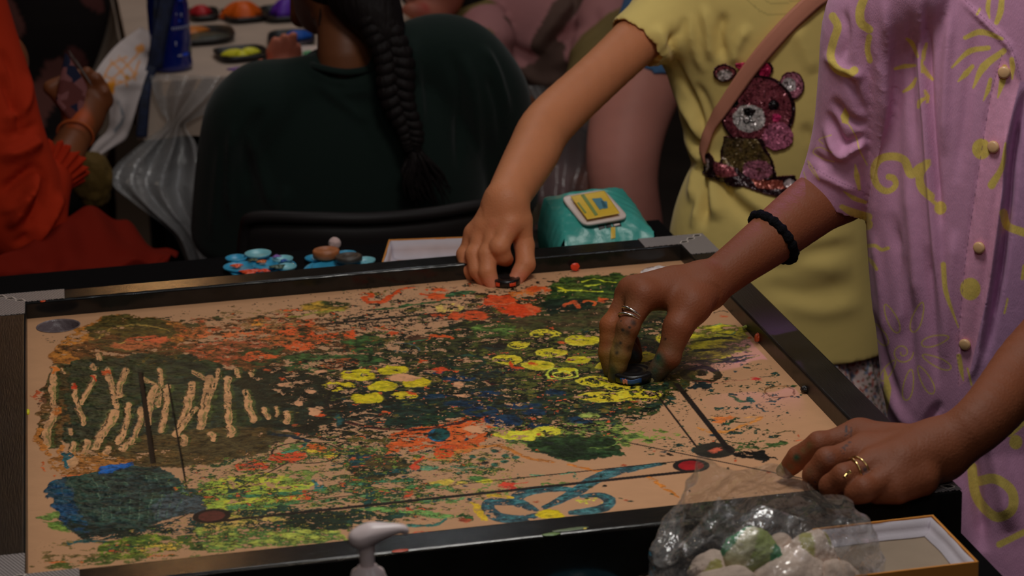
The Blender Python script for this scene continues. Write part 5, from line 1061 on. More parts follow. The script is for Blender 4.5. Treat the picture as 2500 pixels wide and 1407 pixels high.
# ================================================================== things on the near table
man_k = mat('black_lacquer_piece', (.010, .009, .009), rough=.3, spec=.6, bump=.0002, bscale=400)
man_b = mat('brown_wood_piece', pc(118, 68, 38), rough=.4, spec=.5, var=.2, vscale=90, bump=.0002, bscale=500)
man_d = mat('dark_wood_piece', pc(40, 34, 30), rough=.4, spec=.5, var=.3, vscale=90)
def piece(name, loc, r, h, m, label, group=None, dabs=()):
    e = empty(name, loc, label, 'game piece', group)
    prof = [(0, 0), (r*.9, 0), (r, h*.15), (r, h*.85), (r*.92, h), (r*.78, h), (r*.74, h*.93), (r*.62, h*.93), (r*.58, h), (r*.40, h), (r*.36, h*.93), (r*.2, h*.93), (0, h*.97)]
    lathe('disc', prof, m, e, loc, 48)
    for k, (a, w_, c) in enumerate(dabs):
        g = []
        for z in np.linspace(h*.2, h*.7, 5): g.append([V(loc[0]+(r+.0006)*math.cos(t), loc[1]+(r+.0006)*math.sin(t), loc[2]+z+.0008*math.sin(t*40)) for t in np.linspace(math.radians(a-w_), math.radians(a+w_), 9)])
        solid(grid_mesh('paint_dab', np.array(g), mat('paint_dab', pc(*c), rough=.35, bump=.0006, bscale=300), e), .0004, 1)
    return e
q = PZ(1237, 694, .0008); piece('carrom_piece', q, .0152, .0078, man_k, 'black round piece with orange paint marks pinched in the pale child hand', dabs=((-75, 14, (200, 66, 34)), (-140, 10, (200, 66, 34))))
q = PZ(1545, 925, .0010); piece('striker', q, .0205, .0095, man_k, 'dark round striker tinged with blue paint under the brown hand', dabs=((-110, 30, (20, 50, 90)), (-125, 7, (150, 90, 80))))
q = PZ(797, 632, TZ+.006); q[2] = TZ+.0078; piece('carrom_piece', q, .0165, .0100, man_b, 'brown wooden disc standing on the blue paint palette')
q = PZ(852, 641, TZ+.006); q[2] = TZ+.0078; piece('carrom_piece', q, .0165, .0070, man_d, 'nearly black disc beside the brown one on the palette')
q = PZ(1583, 1394, TZ+.010); q[2] = TZ+.0005; piece('carrom_piece', q, .0150, .0095, mat('dull_brown_wood', pc(70, 54, 42), rough=.5, var=.2, vscale=60), 'dull brown disc on the dark table left of the plastic bag')
pal_m = mat('blue_plastic', pc(36, 108, 138), rough=.3, spec=.6, var=.15, vscale=60)
pal_l = mat('pale_blue_plastic', pc(90, 138, 146), rough=.3, spec=.6, var=.2, vscale=60)
def palette(px, py, label, wells, smears, mt):
    c = PZ(px, py, TZ+.004); e = empty('paint_palette', (c[0], c[1], TZ), label, 'paint palette')
    lathe('tray', [(0, .0004), (.040, .0004), (.042, .002), (.041, .0032), (.038, .003), (.037, .0022), (0, .0022)], pal_m, e, (c[0], c[1], TZ), 48)
    for (wx_, wy_, r, hz, mm) in wells:
        q = PZ(wx_, wy_, TZ+.004+hz); q[2] = TZ+.0035+hz
        lathe('well', [(r*.3, -.0012), (r*.8, -.0008), (r*.97, .0014), (r, .0034), (r*.95, .0038), (r*.88, .0032), (r*.72, .0008), (0, .0004)], mm, e, q, 36)
    for (sx_, sy_, r, c_, hz) in smears:
        q = PZ(sx_, sy_, TZ+.007+hz); q[2] = TZ+.0066+hz
        t = np.linspace(0, 2*np.pi, 33); rr = np.linspace(0, 1, 7); T_, R_ = np.meshgrid(t, rr); a = 1+.25*np.sin(T_*3+sx_)+.12*np.sin(T_*7+sy_)
        solid(grid_mesh('wet_paint', np.stack([q[0]+r*R_*a*np.cos(T_), q[1]+r*.8*R_*a*np.sin(T_), q[2]+.0016*(1-R_**2)*(1+.4*np.sin(T_*5))], -1), mat('wet_paint', pc(*c_), rough=.25, spec=.6, bump=.0006, bscale=250), e), .0008, 1)
    return e
palette(640, 650, 'blue paint palette with orange and green paint, left of the brown disc', [(577, 634, .0135, .002, pal_m), (630, 623, .0165, .004, pal_l), (690, 636, .0130, .002, pal_l), (585, 655, .0200, 0, pal_m), (648, 652, .0160, 0, pal_m), (700, 655, .0120, 0, pal_l)],
    [(578, 648, .007, (190, 70, 32), .001), (610, 662, .012, (214, 70, 32), 0), (645, 660, .007, (214, 66, 34), 0), (640, 638, .006, (150, 76, 34), .002), (678, 650, .009, (50, 64, 52), .002), (620, 634, .006, (52, 60, 40), .003), (675, 625, .005, (104, 70, 130), .005), (693, 636, .005, (24, 62, 120), .002)], pal_l)
palette(825, 652, 'bright blue paint palette lying under the brown disc', [(770, 634, .0130, -.001, pal_m), (890, 640, .0135, -.001, pal_l), (800, 655, .0200, -.001, pal_m), (845, 624, .0130, -.001, pal_m)], [(892, 642, .006, (80, 130, 140), -.001)], pal_m)
cot_m = mat('cotton_wool', pc(150, 126, 122), rough=.95, spec=.1, bump=.0012, bscale=260, sheen=.3)
def fluff(name, c, r, m, parent=None, colf=None, amp=.18, seed=0, sc=(1, 1, 1)):
    bm = bmesh.new(); bmesh.ops.create_icosphere(bm, subdivisions=5, radius=1)
    P = np.array([v.co[:] for v in bm.verts]); k = 1+amp*n3(P, 3.2, seed)+amp*.6*n3(P, 7, seed+1)+amp*.25*n3(P, 18, seed+2); Q_ = P*k[:, None]*r*np.array(sc)+c
    for v, q in zip(bm.verts, Q_): v.co = q
    o = link(name, tmesh(bm, name), m, parent)
    if colf is not None: setcol(o.data, colf(Q_, P))
    return o
c = PZ(817, 597, TZ+.006); c[2] = TZ+.0072
tag(fluff('cotton_ball', c, .0078, cot_m, amp=.08, seed=4), 'small off-white cotton ball behind the palettes, near the chair', 'cotton ball')
card_o = mat('tan_cardboard', pc(150, 98, 44), rough=.75, spec=.2, bump=.0002, bscale=300); card_w = mat('white_card_lining', pc(140, 134, 140), rough=.8, spec=.2, bump=.0002, bscale=500, var=.06, vscale=40)
card_f = mat('grey_card_floor', pc(104, 90, 76), rough=.85, var=.06, vscale=30)
def cardbox(label, A, Bc, Cc, Dc, z1, fm, zf=None):
    """open tray; A far-left, B far-right, C near-right, D near-left rim corners"""
    P = [np.array(p[:2]) for p in (A, Bc, Cc, Dc)]; ctr = sum(P)/4; e = empty('cardboard_tray', (ctr[0], ctr[1], TZ), label, 'box'); z0 = TZ+.0006; th = .0018
    bm = bmesh.new(); I = []
    for k in range(4):
        p = P[k]; a = P[k-1]-p; b = P[(k+1) % 4]-p; a /= np.linalg.norm(a); b /= np.linalg.norm(b); I.append(p+(a+b)*th)
    def ringv(PP, z): return [bm.verts.new((q[0], q[1], z)) for q in PP]
    o0, o1, i1 = ringv(P, z0), ringv(P, z1), ringv(I, z1); i0 = ringv(I, z1-.0015)
    bm.faces.new(o0)
    for k in range(4):
        j = (k+1) % 4
        for u, v in ((o0, o1), (o1, i1), (i1, i0)): bm.faces.new([u[k], u[j], v[j], v[k]])
    bmesh.ops.recalc_face_normals(bm, faces=bm.faces); link('walls', tmesh(bm, 'walls'), card_o, e, False)
    z0 = z0 if zf is None else zf
    for k in range(4):
        j = (k+1) % 4; a, b = I[k], I[j]; nn = ctr-(a+b)/2; nn /= np.linalg.norm(nn); L_ = np.linspace(0, 1, 24); g = []
        for z, off in ((z1-.0012, .0002), (z0+.5*(z1-z0), .0006+.001), (z0+.0030, .0028), (z0+.002, .009)):
            g.append([np.append(a+(b-a)*(t*.99+.005 if off < .005 else t*.86+.07)+nn*(off+.0006*math.sin(t*9+k)), z) for t in L_])
        solid(grid_mesh('lining', np.array(g), card_w, e, smooth=False), .0006, 0)
    slab('floor_panel', [tuple(q+(ctr-q)*.02) for q in I], z0+.0002, z0+.0012, fm, e)
    return e
zr = .012
A, Bc, Cc = PZ(2060, 1282, zr), PZ(2278, 1257, zr), PZ(2389, 1372, zr); cardbox('tan open cardboard tray lined in white at the near right table corner', Bc+(A-Bc)*1.35, Bc, Cc, Cc+(A-Bc)*1.35, zr, card_f, zr-.0155)
zr = TZ+.026
A, Bc, Dd = PZ(949, 585, zr), PZ(1190, 576, zr), PZ(926, 660, zr); cardbox('white-lined cardboard tray behind the far rail, beside the child hand', A, Bc, Bc+Dd-A, Dd, zr, card_o)
# ---- wipes
teal_m = mat('teal_film', pc(44, 116, 108), rough=.32, spec=.5, bump=.0012, bscale=70, var=.12, vscale=20)
TLc, TRc, BRc, BLc = PZ(1328, 484, .030), PZ(1520, 458, .036), PZ(1596, 566, .004), PZ(1378, 582, .002)
ctr = (TLc+TRc+BRc+BLc)/4; wip = empty('wipes_packet', (ctr[0], ctr[1], TZ), 'teal packet of wet wipes with a yellow and white flip lid', 'wipes packet')
n_ = 41; u_, v_ = np.meshgrid(np.linspace(0, 1, n_), np.linspace(0, 1, n_)); g = (TLc*(1-u_)[..., None]+TRc*u_[..., None])*(1-v_)[..., None]+(BLc*(1-u_)[..., None]+BRc*u_[..., None])*v_[..., None]
bulge = (1-(2*u_-1)**4)*(1-(2*v_-1)**4); g[..., 2] += .014*bulge+.0012*np.sin(u_*23+v_*9)*(1-bulge)+.0005*np.sin(u_*31-v_*40)
bot = []
for k in range(n_): bot.append(0)
G = [g]
def wall_(edge, push):
    rows = [edge]
    for t in (.25, .5, .75, 1.0):
        r_ = edge+push*(math.sin(t*2.2)*1.0); r_[:, 2] = edge[:, 2]*(1-t)+(TZ+.0012)*t+.0008*np.sin(np.arange(n_)*.9)*t*(1-t)*4; rows.append(r_)
    return np.array(rows)
cen = ctr[:2]
bm = bmesh.new(); allv = []
def addgrid(bm, P):
    ny, nx = P.shape[:2]; vs = [[bm.verts.new(tuple(P[i, j])) for j in range(nx)] for i in range(ny)]
    for i in range(ny-1):
        for j in range(nx-1): bm.faces.new([vs[i][j], vs[i][j+1], vs[i+1][j+1], vs[i+1][j]])
addgrid(bm, g)
for edge, d_ in ((g[0], V(.0, .010, 0)), (g[-1], V(-.002, -.012, 0)), (g[:, 0], V(-.010, -.002, 0)), (g[:, -1], V(.010, .0, 0))): addgrid(bm, wall_(edge.copy(), d_))
bmesh.ops.remove_doubles(bm, verts=bm.verts, dist=.0002); bmesh.ops.recalc_face_normals(bm, faces=bm.faces)
pw = link('pouch', tmesh(bm, 'pouch'), teal_m, wip)
def top(u, v): i = v*(n_-1); j = u*(n_-1); return g[int(min(i, n_-1)), int(min(j, n_-1))]
bvw = BVHTree.FromObject(pw, bpy.context.evaluated_depsgraph_get())
def patch(name, pts, z, m, parent, bv, h=.0008, nu=24, round_=.0, flat=None):
    """rounded quad laid on a surface; pts = 4 seen corners"""
    p = [np.array(q, float) for q in pts]; gg = []; miss = None
    for v in np.linspace(0, 1, nu):
        row = []
        for u in np.linspace(0, 1, nu):
            a, b = 2*u-1, 2*v-1
            if round_: f = (1-round_*(abs(a)**6*abs(b)**6)); a, b = a*f, b*f
            uu, vv = (a+1)/2, (b+1)/2; q = (p[0]*(1-uu)+p[1]*uu)*(1-vv)+(p[3]*(1-uu)+p[2]*uu)*vv
            if flat is not None:
                r_ = ray(q[0], q[1]); row.append(CC+r_*(((flat[0]+flat[1]*z-CC)@flat[1])/(r_@flat[1]))); continue
            hh_ = onto(q[0], q[1], z, bv); miss = hh_[0] if hh_ else miss; row.append(miss)
        gg.append(row)
    o = grid_mesh(name, np.array(gg), m, parent); solid(o, h, 1); return o
white_p = mat('white_plastic', pc(160, 146, 140), rough=.35, spec=.5); yel_p = mat('yellow_label', pc(176, 144, 44), rough=.4, var=.08, vscale=60); blu_p = mat('blue_print', pc(58, 98, 110), rough=.45); grn_p = mat('green_print', pc(92, 108, 60), rough=.45); ink_p = mat('black_print', pc(24, 26, 26), rough=.5)
lq = [onto(x, y, 0, bvw)[0] for x, y in ((1380, 486), (1472, 468), (1522, 528), (1428, 544))]; lnn = np.cross(lq[1]-lq[0], lq[3]-lq[0]); lnn /= np.linalg.norm(lnn); lnn = lnn if lnn[2] > 0 else -lnn; LF = (max(lq, key=lambda p: p@lnn)+lnn*.0015, lnn)
lid = patch('lid', [(1368, 480), (1474, 462), (1536, 530), (1425, 550)], .0030, white_p, wip, bvw, .0040, 24, .10, LF)
patch('lid_label', [(1392, 479), (1475, 465), (1514, 521), (1434, 536)], .0078, yel_p, lid, bvw, .0002, flat=LF)
patch('lid_picture', [(1445, 485), (1468, 483), (1484, 505), (1464, 512)], .0084, blu_p, lid, bvw, .0002, flat=LF); patch('lid_picture', [(1466, 490), (1482, 492), (1484, 508), (1474, 510)], .0084, blu_p, lid, bvw, .0002, flat=LF)
patch('lid_lettering', [(1418, 476), (1426, 474), (1460, 524), (1453, 527)], .0084, grn_p, lid, bvw, .0002, flat=LF); patch('lid_lettering', [(1409, 495), (1413, 494), (1432, 519), (1428, 521)], .0084, grn_p, lid, bvw, .0002, flat=LF)
patch('seal_stripe', [(1360, 456), (1366, 455), (1372, 468), (1366, 472)], .0008, yel_p, wip, bvw, .0002); patch('seal_stripe', [(1491, 556), (1502, 555), (1502, 582), (1491, 584)], .0008, yel_p, wip, bvw, .0002)
for a in ([(1458, 549), (1475, 546), (1478, 557), (1463, 562)], [(1477, 545), (1490, 543), (1494, 555), (1480, 558)], [(1494, 543), (1514, 540), (1517, 553), (1497, 555)]): b_ = patch('care_print', a, .0006, ink_p, wip, bvw, .0002)
patch('care_print', [(1498, 549), (1512, 546), (1513, 550), (1499, 552)], .0010, white_p, wip, bvw, .0002)
# ---- clear crinkled film
def film(name, rough=.12, white=.14, tint=.95, gloss=.9, bump=.004, bs=40):
    m = D.materials.new(name); m.use_nodes = True; nt = m.node_tree; N = nt.nodes; L = nt.links; N.clear()
    out = N.new('ShaderNodeOutputMaterial'); tr = N.new('ShaderNodeBsdfTransparent'); tr.inputs[0].default_value = (tint, tint, tint, 1)
    gl = N.new('ShaderNodeBsdfGlossy'); gl.inputs['Roughness'].default_value = rough; gl.inputs[0].default_value = (gloss, gloss, gloss, 1); df = N.new('ShaderNodeBsdfDiffuse'); df.inputs[0].default_value = (.8, .78, .78, 1)
    lw = N.new('ShaderNodeLayerWeight'); lw.inputs['Blend'].default_value = .42; tc = N.new('ShaderNodeTexCoord'); no = N.new('ShaderNodeTexNoise'); no.inputs['Scale'].default_value = bs; no.inputs['Detail'].default_value = 4; no.inputs['Distortion'].default_value = 1.2
    L.new(tc.outputs['Object'], no.inputs['Vector']); bp = N.new('ShaderNodeBump'); bp.inputs['Distance'].default_value = bump; L.new(no.outputs['Fac'], bp.inputs['Height'])
    for q in (gl, df, lw): L.new(bp.outputs[0], q.inputs['Normal'])
    m1 = N.new('ShaderNodeMixShader'); m1.inputs[0].default_value = white; L.new(tr.outputs[0], m1.inputs[1]); L.new(df.outputs[0], m1.inputs[2])
    mr = N.new('ShaderNodeMapRange'); mr.inputs[3].default_value = .07; mr.inputs[4].default_value = .42; L.new(lw.outputs['Facing'], mr.inputs[0]); m2 = N.new('ShaderNodeMixShader'); L.new(mr.outputs[0], m2.inputs[0]); L.new(m1.outputs[0], m2.inputs[1]); L.new(gl.outputs[0], m2.inputs[2]); L.new(m2.outputs[0], out.inputs[0]); return m
film_m = film('clear_film', .10, .10, .96, .9, .004, 45)
def crumple(P, s, amp, seed):
    """sharp folded facets: displacement by the largest of several random plane waves"""
    r = np.random.RandomState(seed); h = np.zeros(len(P))
    for k in range(9):
        d = r.randn(3); d /= np.linalg.norm(d); ph = (P@d)*s*(.5+r.rand()*1.4)+r.rand()*6; h += np.abs(((ph/np.pi) % 2)-1)-.5
    return h*amp/3
def crumpled(name, c, rad, m, seed, amp, s, openz=None, parent=None, sub=6):
    bm = bmesh.new(); bmesh.ops.create_icosphere(bm, subdivisions=sub, radius=1); P = np.array([v.co[:] for v in bm.verts]); Q_ = P*np.array(rad)
    Q_ = Q_+P*crumple(Q_, s, amp, seed)[:, None]+np.array(c); 
    for v, q in zip(bm.verts, Q_): v.co = (q[0], q[1], max(q[2], TZ+.001))
    if openz is not None: bmesh.ops.delete(bm, geom=[v for v, p in zip(list(bm.verts), P) if p[2] > openz+.10*math.sin(5*math.atan2(p[1], p[0]))], context='VERTS')
    return link(name, tmesh(bm, name), m, parent)
c = PZ(1338, 580, TZ+.010)
tag(crumpled('clear_wrapper', c, (.020, .020, .026), film('clear_wrapper_film', .12, .05, .96, .9, .004, 60), 3, .004, 160, sub=5), 'crumpled clear plastic wrapper left of the teal wipes packet', 'plastic wrapper')
# ---- plastic bag with cotton
bc = PY(1885, 1300, -.505); 
tag(fluff('cotton_wad', PY(1830, 1362, -.505), .0220, mat('green_stained_cotton', attr=True, rough=.95, spec=.1, bump=.0015, bscale=240), None,
    lambda Q_, P: np.where((n3(P, 3, 8)+P[:, 2]*.9 > .62)[:, None], pc(40, 96, 58), np.where((n3(P, 4, 2)+.4*P[:, 0] > .0)[:, None], pc(112, 120, 70), pc(138, 134, 104))), .17, 12, (1.05, .9, 1.15)), 'green paint-stained cotton wad in the clear bag', 'cotton wad', 'cotton wads in the bag')
ctw = mat('cotton_wool_stained', attr=True, rough=.95, spec=.1, bump=.0015, bscale=240)
for k, (px, py, y, r, s, lb, g_) in enumerate([(1912, 1405, -.515, .030, (1.25, 1, .9), 'large clean off-white cotton wad at the front of the clear bag', 0), (1985, 1352, -.495, .0235, (.9, .9, 1.15), 'cream cotton wad with small olive marks, right in the clear bag', 1), (1745, 1378, -.50, .0190, (1.1, 1, .9), 'small olive-tinged cotton wad at the left of the clear bag', 2), (1770, 1420, -.530, .023, (1.2, 1, .8), 'pinkish-white cotton wad low at the left front of the bag', 0), (1900, 1335, -.475, .0170, (1, 1, 1), 'small pale cotton wad behind the green one', 0), (2035, 1410, -.52, .022, (1, 1, 1.1), 'cream cotton wad at the right end of the bag', 0)]):
    f_ = (lambda g_: lambda Q_, P: np.where(((n3(P, 4.5, 5+g_) > .25) & (P[:, 1] < .2) & (g_ > 0))[:, None], pc(122, 116, 66), pc(156, 138, 126)))(g_)
    p_ = PY(px, py+22, y); p_[2] = max(p_[2], TZ+r*.85); tag(fluff('cotton_wad', p_, r, ctw, None, f_, .15, 20+k, s), lb, 'cotton wad', 'cotton wads in the bag')
bagm = film('bag_film', .10, .17, .97, 1.0, .006, 55)
for n_q in bagm.node_tree.nodes:
    if n_q.type == 'MAP_RANGE': n_q.inputs[3].default_value = .13; n_q.inputs[4].default_value = .50
nu, nv_ = 260, 150; th_ = np.linspace(0, 2*np.pi, nu); s_ = np.linspace(0, 1, nv_); A_, S_ = np.meshgrid(th_, s_)
lc = PY(1885, 1400, -.505)[0]; rx = .092+.004*np.cos(A_*3); ry = .052
hz = S_; prof_r = np.interp(hz, [0, .12, .45, .75, 1], [.55, .86, 1.0, .94, .72]); topz = np.interp(np.cos(A_), [-1, -.80, -.58, -.3, .05, .45, 1], [.058, .076, .104, .090, .086, .080, .060])-.012*(np.sin(A_) < 0)*np.abs(np.sin(A_))+.004*np.sin(A_*7)
X_ = lc+rx*prof_r*np.cos(A_)-.012*hz; Y_ = -.505+ry*prof_r*np.sin(A_); Z_ = TZ+.0015+hz*(topz-TZ)
Pb = np.stack([X_, Y_, Z_], -1).reshape(-1, 3); nr = np.stack([np.cos(A_), np.sin(A_), 0*A_], -1).reshape(-1, 3)
ck_ = crumple(Pb, 70, .0110, 31)+crumple(Pb, 170, .0055, 32)+crumple(Pb, 380, .0016, 33); Pb = Pb+nr*(ck_*(.35+hz.reshape(-1)))[:, None]+V(0, 0, 1)*(crumple(Pb, 60, .010, 35)*hz.reshape(-1)**2)[:, None]; Pb[:, 2] = np.maximum(Pb[:, 2], TZ+.001)
Pb = np.maximum(Pb, [-9, -9, -9]); Pb[:, 1] = np.minimum(Pb[:, 1], -.418+.0*Pb[:, 1])
tag(grid_mesh('plastic_bag', Pb.reshape(nv_, nu, 3), bagm), 'open clear plastic bag holding cotton wads at the near table edge', 'plastic bag')
# ---- pump bottle
pb = PY(893, 1310, -.585); pc_m = mat('white_pump_plastic', pc(166, 152, 152), rough=.3, spec=.5); bot_m = mat('white_bottle', pc(150, 140, 140), rough=.35)
pump = empty('pump_bottle', (pb[0], pb[1], TZ), 'white pump dispenser bottle in front of the board, nozzle pointing right', 'pump bottle')
z = pb[2]; x, y = pb[0], pb[1]
lathe('bottle', [(0, TZ+.0006), (.026, TZ+.0006), (.028, TZ+.004), (.028, TZ+.055), (.024, TZ+.066), (.0125, TZ+.074), (.012, TZ+.078)], bot_m, pump, (x, y, 0))
lathe('collar', [(.0125, z-.052), (.0150, z-.050), (.0150, z-.036), (.0128, z-.031), (.0118, z-.0275), (.0085, z-.026), (.0075, z-.0235), (.004, z-.023)], pc_m, pump, (x, y, 0))
B = Body(.004); B.seg(V(x, y, z-.030), V(x, y, z-.004), .0048, .0062, .003); 
B.limb([V(x-.0035, y, z-.001), V(x+.004, y, z+.002), V(x+.016, y-.001, z+.0035), V(x+.026, y-.002, z+.0038), V(x+.0285, y-.002, z+.0012)], [.0095, .0095, .0060, .0036, .0026], 6, (V(0, 0, 1), .82))
sdf_obj('pump_head', B.field(.0008), pc_m, pump, it=3)
# ---- blue saucer with yellow paint
q = PZ(1412, 1420, TZ+.008); sau = empty('paint_saucer', (q[0], q[1], TZ), 'turquoise paint dish with yellow dabs at the bottom edge of view', 'paint dish')
lathe('dish', [(0, .0008), (.026, .0008), (.034, .004), (.0372, .0085), (.0362, .0092), (.033, .0058), (.025, .0026), (0, .0024)], mat('turquoise_plastic', pc(30, 104, 128), rough=.3, spec=.6), sau, (q[0], q[1], TZ))
for dx, dy, r in ((-.006, .027, .008), (.024, .018, .005), (.004, .0325, .003), (-.02, .02, .004)):
    t = np.linspace(0, 2*np.pi, 25); rr = np.linspace(0, 1, 6); T_, R_ = np.meshgrid(t, rr); a = 1+.2*np.sin(T_*3+dx*900)
    solid(grid_mesh('yellow_paint', np.stack([q[0]+dx+r*1.5*R_*a*np.cos(T_), q[1]+dy+r*.6*R_*np.sin(T_), TZ+.0040+.10*(np.abs(dy)+.35*abs(dx)-.012)+.0016*(1-R_**2)+0*T_], -1), mat('yellow_paint', pc(190, 170, 30), rough=.3, bump=.0005, bscale=200), sau), .0008, 1)
# ---- lumps of thick paint that stand on the rails and against them
def lump(px, py, z, r, col, lab, sc=(1, 1, .6), yv=None):
    p = PZ(px, py, z) if yv is None else yv; o = fluff('paint_splash', p, r, mat('thick_paint', pc(*col), rough=.3, spec=.6), board, None, .25, int(px), sc); return o
lump(1968, 950, .004, .0050, (16, 14, 14), '', (1.1, .8, .7)); lump(1848, 825, .006, .0030, (150, 60, 30), '', (1, 1, 1.6)); lump(1823, 798, .004, .0028, (130, 140, 40), '', (1.6, .8, .5))
lump(1404, 652, .006, .0042, (214, 62, 32), '', (1.2, .4, 1)); lump(1345, 1305, RH, .0036, (80, 100, 56), '', (2, .8, .12)); lump(1395, 1293, RH, .0050, (74, 84, 60), '', (2.6, .6, .08)); lump(1428, 1291, RH, .0014, (170, 150, 50), '', (1, 1, .4)); lump(975, 1345, RH, .0034, (140, 54, 30), '', (2, .8, .1)); lump(104, 735, RH-.001, .0028, (196, 70, 24), '', (1.2, 1, .4)); lump(68, 1006, .006, .0022, (190, 180, 30), '', (.8, 2.6, 1))
# ================================================================== the far table and what lies on it
BZ = -.03
lt = empty('table', (.14, 2.05, -.78), 'far table under a pale cloth and clear plastic, behind the seated teenager', 'table')
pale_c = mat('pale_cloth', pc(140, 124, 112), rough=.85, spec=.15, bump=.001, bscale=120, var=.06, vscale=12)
LX0, LX1, LY0, LY1 = -.195, .33, 1.70, 2.75
box('tabletop', LX0+.01, LX1-.01, LY0+.01, LY1, BZ-.03, BZ-.002, wood_m, lt)
for x in (LX0+.05, LX1-.05):
    for y in (LY0+.06, LY1-.06): box('leg', x-.02, x+.02, y-.02, y+.02, -.78, BZ-.02, wood_m, lt)
drape(LX0, LX1, LY0, LY1, BZ, .095, 'tablecloth', lt, pale_c, .006, 40)
# side drop of the cloth on the left, hanging lower
g = []
for t in np.linspace(0, 1, 12): g.append([V(LX0-.012-.07*t**1.5-.012*t*math.sin(s*17)+.0*s, LY0+.04+s*1.0, BZ-.002-.17*t) for s in np.linspace(0, 1, 50)])
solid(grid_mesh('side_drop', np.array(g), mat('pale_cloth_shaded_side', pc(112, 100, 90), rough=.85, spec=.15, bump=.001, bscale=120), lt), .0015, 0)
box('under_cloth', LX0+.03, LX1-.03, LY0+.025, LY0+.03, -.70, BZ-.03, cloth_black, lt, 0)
filmc = film('tablecloth_film', .16, .10, .95, .8, .006, 16)
# clear plastic sheet: gathers under the bottle, tied in, then flares to the floor
def sheet(name, rows, m, parent, n=60, amp=.006, waves=9, seed=0, fold=None):
    """rows: seen left and right points with depth; interpolated, pleated"""
    R_ = [[J(*a), J(*b)] for a, b in rows]; L_ = crom([r[0] for r in R_], 10); Q_ = crom([r[1] for r in R_], 10); g = []
    for i in range(len(L_)):
        s = np.linspace(0, 1, n)[:, None]; p = L_[i]*(1-s)+Q_[i]*s; w_ = np.linalg.norm(Q_[i]-L_[i]); k = np.sin(s[:, 0]*waves*2*np.pi+seed+i*.05)+.5*np.sin(s[:, 0]*waves*4.7+seed*2+i*.11)
        p = p+V(0, -1, .15)*(amp*k)[:, None]; g.append(p)
    o = grid_mesh(name, np.array(g), m, parent); return o
psh = sheet('plastic_sheet', [((365, 183, 1.692), (600, 186, 1.682)), ((375, 225, 1.684), (560, 235, 1.678)), ((392, 270, 1.682), (500, 275, 1.678)), ((405, 302, 1.68), (452, 304, 1.68)), ((345, 350, 1.66), (478, 350, 1.66)), ((282, 405, 1.63), (500, 420, 1.64)), ((275, 450, 1.60), (505, 470, 1.62)), ((330, 500, 1.58), (512, 530, 1.60)), ((420, 570, 1.55), (520, 590, 1.58)), ((455, 640, 1.52), (540, 650, 1.55))], film('sheet_film', .22, .30, .90, .8, .010, 10), lt, 70, .012, 3, 1)
sheet('plastic_sheet', [((1215, 200, 1.66), (1360, 215, 1.60)), ((1225, 235, 1.64), (1400, 262, 1.58)), ((1235, 300, 1.62), (1470, 292, 1.56)), ((1260, 420, 1.60), (1462, 380, 1.56)), ((1290, 520, 1.56), (1430, 470, 1.55)), ((1300, 640, 1.55), (1420, 620, 1.55))], film('sheet_film_right', .22, .14, .92, .7, .008, 12), lt, 50, .006, 3, 4)
for rows in ([((600, 188, 1.682), (1100, 200, 1.66)), ((560, 240, 1.676), (1110, 250, 1.65)), ((500, 310, 1.67), (1120, 320, 1.65))],): sheet('plastic_sheet', rows, filmc, lt, 70, .004, 6, 2)
# ---- blue bottle with a printed strap
glass_b = mat('blue_translucent_plastic', pc(6, 24, 92), rough=.12, spec=.7, trans=.25, coat=.6)
bq = PZ(421, 168, BZ+.001); bot = empty('water_bottle', (bq[0], bq[1], BZ), 'deep blue bottle standing at the left front of the far table', 'bottle'); z = BZ+.0008
lathe('bottle_body', [(0, z), (.030, z), (.0345, z+.003), (.0352, z+.010), (.0335, z+.020), (.0345, z+.03), (.0345, z+.11), (.0335, z+.116), (.0345, z+.122), (.033, z+.16), (.024, z+.185), (.016, z+.20), (.016, z+.215)], glass_b, bot, (bq[0], bq[1], 0), 48)
lathe('cap', [(0, z+.238), (.017, z+.237), (.018, z+.232), (.018, z+.212), (.016, z+.210)], mat('bottle_cap', pc(20, 30, 60), rough=.4), bot, (bq[0], bq[1], 0), 32)
wl = mat('pale_print', pc(110, 112, 130), rough=.5); li = mat('bright_blue_print', pc(40, 80, 220), rough=.3)
def onbottle(name, a0, a1, z0, z1, m):
    g = [[V(bq[0]+.0356*math.cos(a), bq[1]+.0356*math.sin(a), zz) for a in np.linspace(math.radians(a0), math.radians(a1), 9)] for zz in np.linspace(z0, z1, 3)]; solid(grid_mesh(name, np.array(g), m, bot), .0003, 1)
for k in range(9): onbottle('lettering', -86+k*7, -82+k*7, z+.072, z+.077, wl)
for a0, a1, z0, z1, m in ((-60, -40, .026, .031, li), (-75, -62, .027, .030, wl), (-62, -45, .118, .130, li), (-80, -76, .045, .053, wl), (-72, -69, .096, .100, wl), (-58, -54, .092, .099, wl), (-66, -60, .085, .088, li)): onbottle('print_mark', a0, a1, z+z0, z+z1, m)
strp = mat('navy_printed_strap', pc(13, 20, 42), rough=.6, var=.6, vscale=60)
def ribbon(name, pts, wd_, m, parent, nrm=V(.15, -1, .1), lab=None):
    P = crom([J(*p) for p in pts], 12); T_ = np.gradient(P, axis=0); T_ /= np.linalg.norm(T_, axis=1)[:, None]; s = np.cross(T_, nrm); s /= np.linalg.norm(s, axis=1)[:, None]
    o = grid_mesh(name, np.stack([P+s*wd_*u for u in np.linspace(-.5, .5, 5)], 1), m, parent); solid(o, .0012, 0); return o
ribbon('strap', [(415, -40, 1.70), (400, 40, 1.695), (386, 110, 1.690), (378, 165, 1.690)], .026, strp, bot)
ribbon('strap', [(398, -60, 1.715), (388, 0, 1.715), (384, 90, 1.705), (372, 160, 1.69), (358, 200, 1.675), (352, 260, 1.665), (346, 335, 1.66)], .018, strp, bot)
